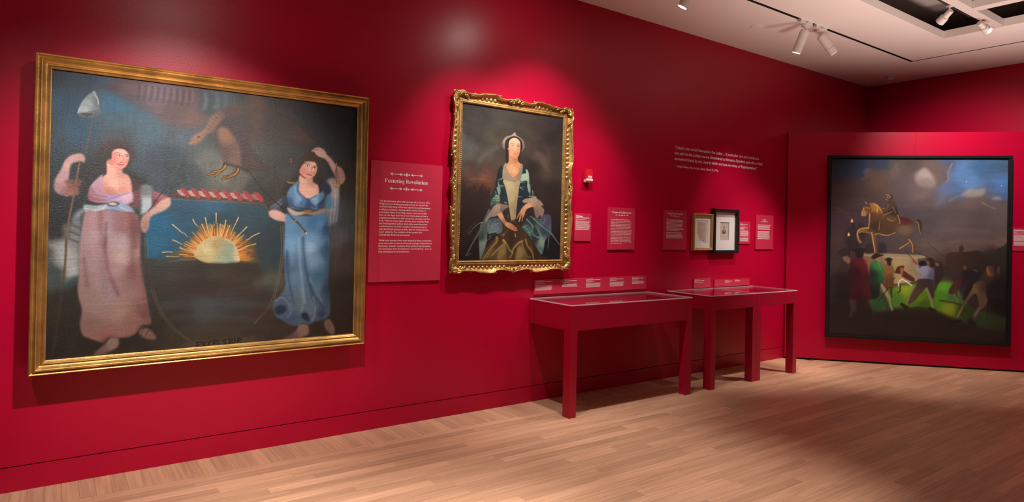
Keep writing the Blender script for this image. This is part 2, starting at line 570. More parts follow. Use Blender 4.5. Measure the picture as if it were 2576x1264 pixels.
# ------------------------------------------------------------------ display cases fixed to the wall
def display_case(x0, x1, apron, label):
    t = thing('display_case', label, 'display case', (x0, 0, 0), 0, 'wall-fixed red display cases')
    w = x1 - x0
    yf, top = -0.572, 0.915
    L = 0.074
    obj('body', nbox(0, w, yf, -0.012, top - apron, top - 0.028, bevel=0.002), 'case', t)
    fr = bmesh.new()
    for a in ((0, w, yf, yf + 0.022), (0, w, -0.034, -0.012), (0, 0.022, yf + 0.022, -0.034), (w - 0.022, w, yf + 0.022, -0.034)):
        box(fr, a[0], a[1], a[2], a[3], top - 0.028, top)
    obj('rim', fr, 'case', t)
    for lx in (0.0, w - L):
        obj('leg', nbox(lx, lx + L, yf, yf + 0.085, 0.0, top - apron, bevel=0.002), 'case', t)
    lid = obj('glass_lid', nbox(0.002, w - 0.002, yf + 0.002, -0.016, top + 0.0015, top + 0.0095), 'glass', t)
    eg = bmesh.new()
    for a in ((0, w, yf, yf + 0.003), (0, w, -0.015, -0.012), (0, 0.003, yf + 0.003, -0.015), (w - 0.003, w, yf + 0.003, -0.015)):
        box(eg, a[0], a[1], a[2], a[3], top + 0.001, top + 0.010)
    obj('lid_edge', eg, 'acrylic_edge', lid)
    return t
display_case(3.462, 4.985, 0.205, 'wide red display case with deep apron, nearest of the row, below the portrait')
display_case(5.278, 6.034, 0.135, 'middle red display case, shallow, joined to the one beside the partition')
display_case(6.036, 6.795, 0.135, 'red display case farthest along the wall, next to the angled partition')

# ------------------------------------------------------------------ wall text panels
PANELS = [
    # name label x0 x1 z0 z1
    ('text_panel', 'tall red text panel headed Fostering Revolution, between the two gilt paintings', 1.932, 2.545, 1.111, 2.030),
    ('text_panel', 'red text panel headed Women and Enlightenment, right of the fire alarm', 4.395, 4.768, 1.355, 1.769),
    ('text_panel', 'red text panel headed Colonial Women Merchants, left of the small gold frame', 5.200, 5.565, 1.352, 1.772),
    ('text_panel', 'red text panel headed War Begins, nearest the partition', 6.827, 7.190, 1.357, 1.770),
]
panel_objs = []
for nm, lb, x0, x1, z0, z1 in PANELS:
    o = thing(nm, lb, 'text panel', (x0, -0.001, z0), 0, 'red wall text panels')
    obj('board', nbox(0, x1 - x0, -0.013, 0, 0, z1 - z0, bevel=0.0008), 'panel', o)
    panel_objs.append((o, x0, z0))
YT = -0.0138
def on_panel(i, lines, name='lettering'):
    o, x0, z0 = panel_objs[i]
    text_job(name, [(s, x - x0, z - z0, c, w, wt) for s, x, z, c, w, wt in lines], 'ink', o, YT)
def orn_panel(i, specs):
    o, x0, z0 = panel_objs[i]
    for xc, zc, w in specs:
        bm = bmesh.new()
        ornament(bm, xc - x0, zc - z0, w, YT, w * 0.008)
        obj('printed_ornament', bm, 'ink', o)

FOST = ['The Revolutionary ethos did not begin all at once in 1776.', 'Enlightenment thinking pervaded much of colonial life',
        'and informed many of the key arguments and documents', 'justifying revolution. Among other central tenets, it',
        'prioritized ideals of learning, reason, and universality.', 'Even so, the legal doctrine of coverture ensured that a',
        'husband controlled his wife\u2019s property, earnings, and her', 'body. Without these rights, women were excluded from',
        'the formal political sphere. And while some American', 'revolutionaries used the metaphor of enslavement to',
        'describe British tyranny in their calls for independence,', 'fewer called for the abolition of the system that',
        'undergirded American prosperity.', '',
        'While most women\u2019s lives were shaped by these constraints,', 'some were able to exercise financial and legal independence.',
        'Moreover, women\u2019s exclusion from political representation', 'did not hamper their Revolutionary zeal for liberty\u2014even as',
        'they articulated its contradictions.']
FW = [458, 440, 464, 420, 434, 442, 462, 452, 436, 432, 450, 390, 280, 0, 484, 488, 474, 482, 280]
lines = []
for i, s in enumerate(FOST):
    if s:
        lines.append((s, 2.008, 1.7215 - 0.02145 * i, 0.0125, FW[i] * 0.0009365, 0.010))
on_panel(0, lines[:13])
on_panel(0, lines[13:])
orn_panel(0, [(2.2285, 1.937, 0.292), (2.2285, 1.8255, 0.292)])
WOM = ['The Age of Enlightenment formed the intellectual', 'and political underpinnings of the Age of Revolutions.', 'Philosophers debated and published treatises on natural',
       'rights and the role of government, but largely did not', 'question the legal and political subordination of women.', 'Yet women still participated in this discourse, as letters,',
       'publications and salons demonstrate. As American', 'patriots embraced Enlightenment ideals as a basis for', 'an independent nation, their vision was also premised on',
       'the continuation of enslavement. Phillis Wheatley Peters,', 'one of the most celebrated poets of the Revolutionary', 'era, publicly called attention to that hypocrisy. She was',
       'captured as a child in West Africa and sold into slavery', 'to the Wheatley family in Boston. A young intellectual', 'builder, she addressed Christian allies, politicians, and',
       'transatlantic audiences, subtly and explicitly challenging', 'slavery and the nation\u2019s ideals.']
WW = [485, 520, 550, 518, 543, 525, 495, 560, 555, 558, 530, 540, 530, 530, 528, 548, 290]
on_panel(1, [(s, 4.431, 1.6475 - 0.01456 * i, 0.0082, WW[i] * 0.000523, 0.012) for i, s in enumerate(WOM)])
orn_panel(1, [(4.579, 1.6955, 0.188)])
orn_panel(2, [(5.372, 1.711, 0.150)])
orn_panel(3, [(6.995, 1.690, 0.150)])
rb = random.Random(11)
def bars_panel(i, rows):
    o, x0, z0 = panel_objs[i]
    for block in rows:
        bm = bmesh.new()
        for x, z, h, w in block:
            word_bars(bm, x - x0, z - z0, h, w, YT, rb)
        obj('small_print', bm, 'ink', o)
bars_panel(2, [[(5.238, 1.6655 - 0.0138 * i, 0.0056, w) for i, w in enumerate((.250, .262, .258, .258, .248, .250, .246, .276, .200))],
              [(5.238, 1.5300 - 0.0138 * i, 0.0056, w) for i, w in enumerate((.236, .254, .256, .262, .250))]])
bars_panel(3, [[(6.862, 1.6480 - 0.0125 * i, 0.0052, w) for i, w in enumerate((.275, .245, .250, .248, .262))],
              [(6.862, 1.5700 - 0.0125 * i, 0.0052, w) for i, w in enumerate((.250, .240, .250, .240, .240, .258, .240, .252))]])

# object labels: (name, label, category, x0, x1, z0, z1, rows)
def label_board(lb, x0, x1, z0, z1, rows, parent_obj=None, name='object_label', cat='label'):
    o = thing(name, lb, cat, (x0, -0.001, z0), 0, 'small red object labels')
    obj('board', nbox(0, x1 - x0, -0.011, 0, 0, z1 - z0, bevel=0.0006), 'panel', o)
    for block in rows:
        bm = bmesh.new()
        for x, z, h, w in block:
            word_bars(bm, x, z, h, w, -0.0118, rb)
        obj('small_print', bm, 'ink', o)
    return o
def rows_block(x, z, n, dz, h, w):
    return [(x, z - i * dz, h, w * rb.uniform(0.90, 1.0)) for i in range(n)]
label_board('small red label beside the right edge of the portrait frame', 3.963, 4.175, 1.438, 1.697,
            [[(.014, .238, .003, .058), (.014, .228, .0065, .086), (.014, .2135, .0065, .17), (.014, .204, .003, .03), (.014, .198, .003, .135)], rows_block(.014, .185, 10, .0088, .0038, .18)])
label_board('small red label beside the right edge of the black-framed print', 6.505, 6.716, 1.422, 1.683,
            [[(.014, .232, .003, .05), (.014, .222, .0055, .15), (.014, .208, .003, .11)], [(.014, .186, .005, .14), (.014, .176, .005, .08), (.014, .168, .003, .09)],
            rows_block(.014, .152, 9, .0078, .0034, .17), rows_block(.014, .07, 6, .0078, .0034, .17)])
strip = []
for xx, n, w in ((.016, 7, .2), (.326, 4, .185), (.620, 6, .195), (.932, 6, .2), (1.240, 4, .18)):
    strip.append([(xx, .120, .003, w * .45), (xx, .1085, .0055, w * .95), (xx, .098, .0028, w * .4), (xx, .091, .0028, w * .55)])
    strip.append(rows_block(xx, .078, n, .0072, .0034, w))
label_board('long red label strip of five texts above the widest display case', 3.504, 4.957, 0.955, 1.087, strip, name='label_strip')
label_board('short red label strip with one text, above the middle display case', 5.704, 5.993, 0.933, 1.038,
            [[(.014, .088, .003, .08), (.014, .077, .005, .16), (.014, .068, .003, .03), (.014, .060, .003, .15)]], name='label_strip')
label_board('red label strip with two short texts, above the display case by the partition', 6.063, 6.722, 0.935, 1.014,
            [[(.19, .066, .003, .06), (.19, .057, .0045, .13), (.19, .046, .003, .11)], [(.375, .066, .003, .06), (.375, .059, .004, .09), (.375, .051, .003, .12)]], name='label_strip')

# quotation lettered straight on the wall
q = thing('wall_quotation', 'cream quotation lettered on the wall above the small framed prints', 'lettering', (5.357, -0.0008, 2.24))
text_job('quotation', [('\u201cI desire you would Remember the Ladies ... If perticuliar care and attention is', 0.0, 0.190, 0.033, 1.520, 0.012),
                       ('not paid to the Laidies we are determined to foment a Rebelion, and will not hold', 0.004, 0.130, 0.033, 1.588, 0.012),
                       ('ourselves bound by any Laws in which we have no voice, or Representation.\u201d', 0.004, 0.070, 0.033, 1.490, 0.012)], 'ink', q, 0.0)
text_job('attribution', [('\u2014 Abigail Adams, letter to John Adams, March 31, 1776', 0.006, -0.005, 0.024, 0.735, 0.008)], 'ink', q, 0.0)

# label at the right of the partition, partly past the edge of the picture
t = thing('object_label', 'red label on the partition at the right of the black-framed painting', 'label', PA + PU * 2.357 + Vector((0, 0, 1.42)), prot, 'small red object labels')
obj('board', nbox(0, 0.25, -0.011, 0.0, 0, 0.265, bevel=0.0006), 'panel', t)
for block in ([(.012, .243, .003, .09), (.012, .232, .0065, .2), (.012, .216, .0065, .2), (.012, .206, .003, .03), (.012, .199, .003, .15)],
              rows_block(.012, .182, 9, .0082, .0042, .22), rows_block(.012, .102, 6, .0082, .0042, .22)):
    bm = bmesh.new()
    for x_, z_, h_, w_ in block:
        word_bars(bm, x_, z_, h_, w_, -0.0118, rb)
    obj('small_print', bm, 'ink', t)

# ------------------------------------------------------------------ fire alarm pull station
t = thing('fire_alarm', 'red fire alarm pull station with white FIRE lettering, right of the portrait', 'fire alarm', (4.062, 0, 1.988))
obj('backplate', nbox(0.004, 0.082, -0.012, -0.001, 0.004, 0.122, bevel=0.002), 'alarm_red', t)
obj('body', nbox(0, 0.086, -0.048, -0.012, 0.036, 0.126, bevel=0.006), 'alarm_red', t)
h = bmesh.new()
pr = [(-0.014, 0.002), (-0.046, 0.006), (-0.060, 0.020), (-0.052, 0.038), (-0.014, 0.035)]
A = [h.verts.new((0.003, a, b)) for a, b in pr]; B = [h.verts.new((0.083, a, b)) for a, b in pr]
for k in range(len(pr)):
    h.faces.new((A[k], A[(k + 1) % 5], B[(k + 1) % 5], B[k]))
h.faces.new(list(reversed(A))); h.faces.new(B)
bmesh.ops.recalc_face_normals(h, faces=h.faces)
bmesh.ops.bevel(h, geom=list(h.edges), offset=0.002, segments=2, affect='EDGES')
obj('pull_handle', h, 'alarm_white', t)
kh = bmesh.new(); cyl(kh, (0.056, -0.0478, 0.108), (0.056, -0.0495, 0.108), 0.004, seg=12)
obj('keyhole', kh, 'ink_dark', t)
text_job('lettering', [('FIRE', 0.026, 0.044, 0.022, 0.052, 0.02)], 'ink', t, -0.0487)

# ------------------------------------------------------------------ small framed works
t = thing('framed_document', 'small gold-framed torn document in a white mount, beside the black frame', 'framed print', (5.648, -0.004, 1.348))
W_, H_ = 0.335, 0.402
rail_frame(t, 0, W_, 0, H_, [(0, 0), (0, 0.036), (0.004, 0.042), (0.010, 0.042), (0.016, 0.036), (0.026, 0.034), (0.030, 0.028), (0.030, 0.010)], 'gold_pale')
obj('backing', nbox(0.02, W_ - 0.02, -0.010, -0.002, 0.02, H_ - 0.02), 'ink_dark', t)
mt = bmesh.new()
ox0, ox1, oz0, oz1 = 0.075, 0.268, 0.068, 0.328
for a in ((0.028, ox0, 0.028, H_ - 0.028), (ox1, W_ - 0.028, 0.028, H_ - 0.028), (ox0, ox1, 0.028, oz0), (ox0, ox1, oz1, H_ - 0.028)):
    box(mt, a[0], a[1], -0.018, -0.0145, a[2], a[3])
obj('mount', mt, 'mount', t)
obj('mount_backing', nbox(ox0 - .005, ox1 + .005, -0.0135, -0.011, oz0 - .005, oz1 + .005), 'mount', t)
pap = bmesh.new()
outl = [(.092, .310), (.15, .314), (.20, .308), (.245, .312), (.246, .26), (.243, .225), (.247, .19), (.240, .165), (.243, .12), (.240, .085), (.196, .083), (.194, .102), (.165, .107), (.140, .118), (.122, .135), (.120, .165), (.100, .172), (.092, .19), (.096, .23), (.091, .27)]
ring = [pap.verts.new((a, -0.0147, b)) for a, b in outl]
f0 = pap.faces.new(ring)
ex = bmesh.ops.extrude_face_region(pap, geom=[f0])
for v in ex['geom']:
    if isinstance(v, bmesh.types.BMVert):
        v.co.y += 0.001
bmesh.ops.recalc_face_normals(pap, faces=pap.faces)
doc = obj('document', pap, 'paper', t)
wr = bmesh.new()
for i in (0, 1, 3, 6, 7, 9, 12, 13, 14, 15, 17):
    z = .300 - i * .0115 + rb.uniform(-.002, .002)
    word_bars(wr, .100 if z > .18 else .128, z, .0016, (.13 if z > .18 else .10) * rb.uniform(.5, 1), -0.01495, rb)
o = obj('handwriting', wr, 'ink_brown', doc); o['kind'] = 'stuff'
obj('glazing', nbox(0.028, W_ - 0.028, -0.0215, -0.0195, 0.028, H_ - 0.028), 'glass', t)

t = thing('framed_engraving', 'black-framed portrait engraving in a wide white mount, right of the gold frame', 'framed print', (5.980, -0.004, 1.315))
W_, H_ = 0.458, 0.500
rail_frame(t, 0, W_, 0, H_, [(0, 0), (0, 0.050), (0.003, 0.054), (0.032, 0.054), (0.035, 0.050), (0.036, 0.012)], 'black_frame')
obj('backing', nbox(0.02, W_ - 0.02, -0.010, -0.002, 0.02, H_ - 0.02), 'ink_dark', t)
mt = bmesh.new()
ox0, ox1, oz0, oz1 = 0.148, 0.308, 0.146, 0.352
for a in ((0.034, ox0, 0.034, H_ - 0.034), (ox1, W_ - 0.034, 0.034, H_ - 0.034), (ox0, ox1, 0.034, oz0), (ox0, ox1, oz1, H_ - 0.034)):
    box(mt, a[0], a[1], -0.022, -0.0175, a[2], a[3])
obj('mount', mt, 'mount', t)
eng = obj('engraving', nbox(ox0 - .005, ox1 + .005, -0.015, -0.0115, oz0 - .005, oz1 + .005), 'engraving', t)
pb = bmesh.new()
def disc(bm, cx, cz, rx, rz, y, n=18):
    bm.faces.new([bm.verts.new((cx + rx * math.cos(-i * 2 * PI / n), y, cz + rz * math.sin(-i * 2 * PI / n))) for i in range(n)])
def flat(bm, pts, y):
    f = bm.faces.new([bm.verts.new((px_, y, pz_)) for px_, pz_ in pts])
    bmesh.ops.recalc_face_normals(bm, faces=[f])
flat(pb, [(.197, .224), (.199, .250), (.212, .267), (.221, .273), (.235, .273), (.244, .266), (.255, .250), (.257, .226), (.243, .221), (.212, .220)], -0.0152)
obj('printed_coat', pb, 'ink_dark', eng)
pf = bmesh.new()
disc(pf, .228, .288, .0105, .0155, -0.0153)
obj('printed_face', pf, 'ink_grey', eng)
ph = bmesh.new()
flat(ph, [(.2165, .280), (.2150, .292), (.2180, .303), (.2270, .308), (.2360, .304), (.2405, .294), (.2380, .284), (.2365, .296), (.2290, .300), (.2215, .296), (.2200, .286)], -0.0154)
obj('printed_hair', ph, 'ink_dark', eng)
pc = bmesh.new()
flat(pc, [(.222, .271), (.234, .271), (.239, .250), (.232, .228), (.226, .228), (.219, .250)], -0.0154)
obj('printed_collar', pc, 'engraving', eng)
obj('glazing', nbox(0.034, W_ - 0.034, -0.046, -0.044, 0.034, H_ - 0.034), 'glass', t)

# ------------------------------------------------------------------ the three large paintings
def painted_canvas(name, parent, x0, x1, z0, z1, y, rgb, material):
    """flat canvas of nx * nz points carrying the paint colours; rgb has row 0 at the top"""
    nz, nx = rgb.shape[:2]
    X, Z = np.meshgrid(np.linspace(x0, x1, nx), np.linspace(z1, z0, nz))
    co = np.stack([X, np.full_like(X, y), Z], -1).reshape(-1, 3)
    idx = np.arange(nx * nz).reshape(nz, nx)
    q = np.stack([idx[1:, :-1], idx[1:, 1:], idx[:-1, 1:], idx[:-1, :-1]], -1).reshape(-1, 4)
    me = bpy.data.meshes.new(name)
    me.vertices.add(len(co)); me.vertices.foreach_set('co', co.astype(np.float32).ravel())
    me.loops.add(q.size); me.loops.foreach_set('vertex_index', q.astype(np.int32).ravel())
    me.polygons.add(len(q)); me.polygons.foreach_set('loop_start', np.arange(0, q.size, 4, dtype=np.int32))
    me.update()
    at = me.color_attributes.new('paint', 'FLOAT_COLOR', 'POINT')
    s = np.clip(rgb, 0, 1).reshape(-1, 3)
    lin = np.where(s <= 0.04045, s / 12.92, ((s + 0.055) / 1.055) ** 2.4)
    at.data.foreach_set('color', np.concatenate([lin, np.ones((len(lin), 1))], 1).astype(np.float32).ravel())
    o = obj(name, me, material, parent)
    # stretcher edge gives the canvas its thickness
    obj('stretcher', nbox(x0 + 0.002, x1 - 0.002, y + 0.001, y + 0.022, z0 + 0.002, z1 - 0.002), 'ink_dark', parent)
    return o

# ---- a small oil painter: soft polygons, strokes and mottling on a grid of colours
def _hex(h):
    return np.array([int(h[i:i + 2], 16) / 255.0 for i in (0, 2, 4)])

def _smooth(P, closed, n=5):
    P = np.array(P, float)
    m = len(P)
    if m < 3:
        return P
    out = []
    for i in range(m if closed else m - 1):
        if closed:
            a, b, c, d = P[i - 1], P[i], P[(i + 1) % m], P[(i + 2) % m]
        else:
            a, b, c, d = P[max(i - 1, 0)], P[i], P[i + 1], P[min(i + 2, m - 1)]
        for k in range(n):
            t = k / n
            out.append(0.5 * (2 * b + (c - a) * t + (2 * a - 5 * b + 4 * c - d) * t * t + (3 * b - a - 3 * c + d) * t ** 3))
    if not closed:
        out.append(P[-1])
    return np.array(out)

def _blend(samples, X, Y, power):
    num = np.zeros(X.shape + (3,)); den = np.zeros(X.shape)
    for h, x, y in samples:
        w = 1.0 / ((X - x) ** 2 + (Y - y) ** 2 + 1.5) ** power
        num += w[..., None] * _hex(h); den += w
    return num / den[..., None]

def _noise(shape, cx, cy, seed):
    rng = np.random.RandomState(seed)
    tot = np.zeros(shape); amp = 1.0; s = 0.0
    for _ in range(3):
        gy, gx = int(shape[0] / cy) + 3, int(shape[1] / cx) + 3
        g = rng.rand(gy, gx) * 2 - 1
        y = np.arange(shape[0]) / cy; x = np.arange(shape[1]) / cx
        iy, ix = y.astype(int), x.astype(int)
        fy, fx = (y - iy), (x - ix)
        fy, fx = (fy * fy * (3 - 2 * fy))[:, None], (fx * fx * (3 - 2 * fx))[None]
        a = g[iy][:, ix]; b = g[iy][:, ix + 1]; c = g[iy + 1][:, ix]; d = g[iy + 1][:, ix + 1]
        tot += amp * ((a * (1 - fx) + b * fx) * (1 - fy) + (c * (1 - fx) + d * fx) * fy)
        s += amp; amp *= 0.6; cx = max(cx / 2, 1.0); cy = max(cy / 2, 1.0)
    return tot / s

def paint(data, nx, nz, width, gain=1.0):
    """data: one brush command per line, coordinates in thousandths of the canvas height"""
    img = np.zeros((nz, nx, 3))
    GX, GY = np.meshgrid(np.linspace(0, width, nx), np.linspace(0, 1000, nz))
    ux, uy = width / (nx - 1), 1000 / (nz - 1)
    def window(P, pad):
        x0, y0 = P.min(0) - pad; x1, y1 = P.max(0) + pad
        i0, i1 = max(int(x0 / ux), 0), min(int(x1 / ux) + 2, nx)
        j0, j1 = max(int(y0 / uy), 0), min(int(y1 / uy) + 2, nz)
        return i0, i1, j0, j1
    def pts(s):
        return [tuple(float(v) for v in q.split(',')) for q in s.split(' ')]
    def smp(s):
        return [(a, float(b), float(c)) for a, b, c in (q.split(',') for q in s.split(';'))]
    for line in data.strip().split('\n'):
        f = line.split('|')
        if f[0] == 'B':
            img[:] = _blend(smp(f[1]), GX, GY, 1.6)
        elif f[0] == 'N':
            img *= (1 + float(f[3]) * _noise((nz, nx), float(f[1]) / ux, float(f[2]) / uy, int(f[4])))[..., None]
        elif f[0] == 'P':
            soft, al = float(f[2]), float(f[3])
            P = _smooth(pts(f[4]), True)
            i0, i1, j0, j1 = window(P, soft * 1.5)
            if i1 <= i0 or j1 <= j0:
                continue
            X, Y = GX[j0:j1, i0:i1], GY[j0:j1, i0:i1]
            d2 = np.full(X.shape, 1e12); ins = np.zeros(X.shape, bool)
            for a, b in zip(P, np.roll(P, -1, 0)):
                e = b - a; l2 = e @ e
                if l2 < 1e-9:
                    continue
                t = np.clip(((X - a[0]) * e[0] + (Y - a[1]) * e[1]) / l2, 0, 1)
                d2 = np.minimum(d2, (X - a[0] - t * e[0]) ** 2 + (Y - a[1] - t * e[1]) ** 2)
                if e[1] != 0:
                    ins ^= ((a[1] > Y) != (b[1] > Y)) & (X < e[0] * (Y - a[1]) / e[1] + a[0])
            d = np.sqrt(d2) * np.where(ins, -1, 1)
            k = np.clip(0.5 - d / (2 * max(soft, 0.3)), 0, 1)
            k = (k * k * (3 - 2 * k) * al)[..., None]
            c = _blend(smp(f[5]), X, Y, 1.4) if f[5] else _hex(f[1])
            img[j0:j1, i0:i1] = img[j0:j1, i0:i1] * (1 - k) + c * k
        else:
            w0, w1, soft, al = (float(v) for v in f[2:6])
            P = np.array(pts(f[6])) if f[0] == 'L' else _smooth(pts(f[6]), False)
            i0, i1, j0, j1 = window(P, max(w0, w1) / 2 + soft * 1.5)
            if i1 <= i0 or j1 <= j0:
                continue
            X, Y = GX[j0:j1, i0:i1], GY[j0:j1, i0:i1]
            best = np.full(X.shape, 1e9)
            n = len(P) - 1
            for i in range(n):
                a, b = P[i], P[i + 1]
                e = b - a; l2 = max(e @ e, 1e-9)
                t = np.clip(((X - a[0]) * e[0] + (Y - a[1]) * e[1]) / l2, 0, 1)
                w = w0 + (w1 - w0) * (i + t) / n
                best = np.minimum(best, np.sqrt((X - a[0] - t * e[0]) ** 2 + (Y - a[1] - t * e[1]) ** 2) - w / 2)
            k = np.clip(0.5 - best / (2 * max(soft, 0.3)), 0, 1)
            k = (k * k * (3 - 2 * k) * al)[..., None]
            img[j0:j1, i0:i1] = img[j0:j1, i0:i1] * (1 - k) + _hex(f[1]) * k
    return np.clip(img * gain, 0, 1)

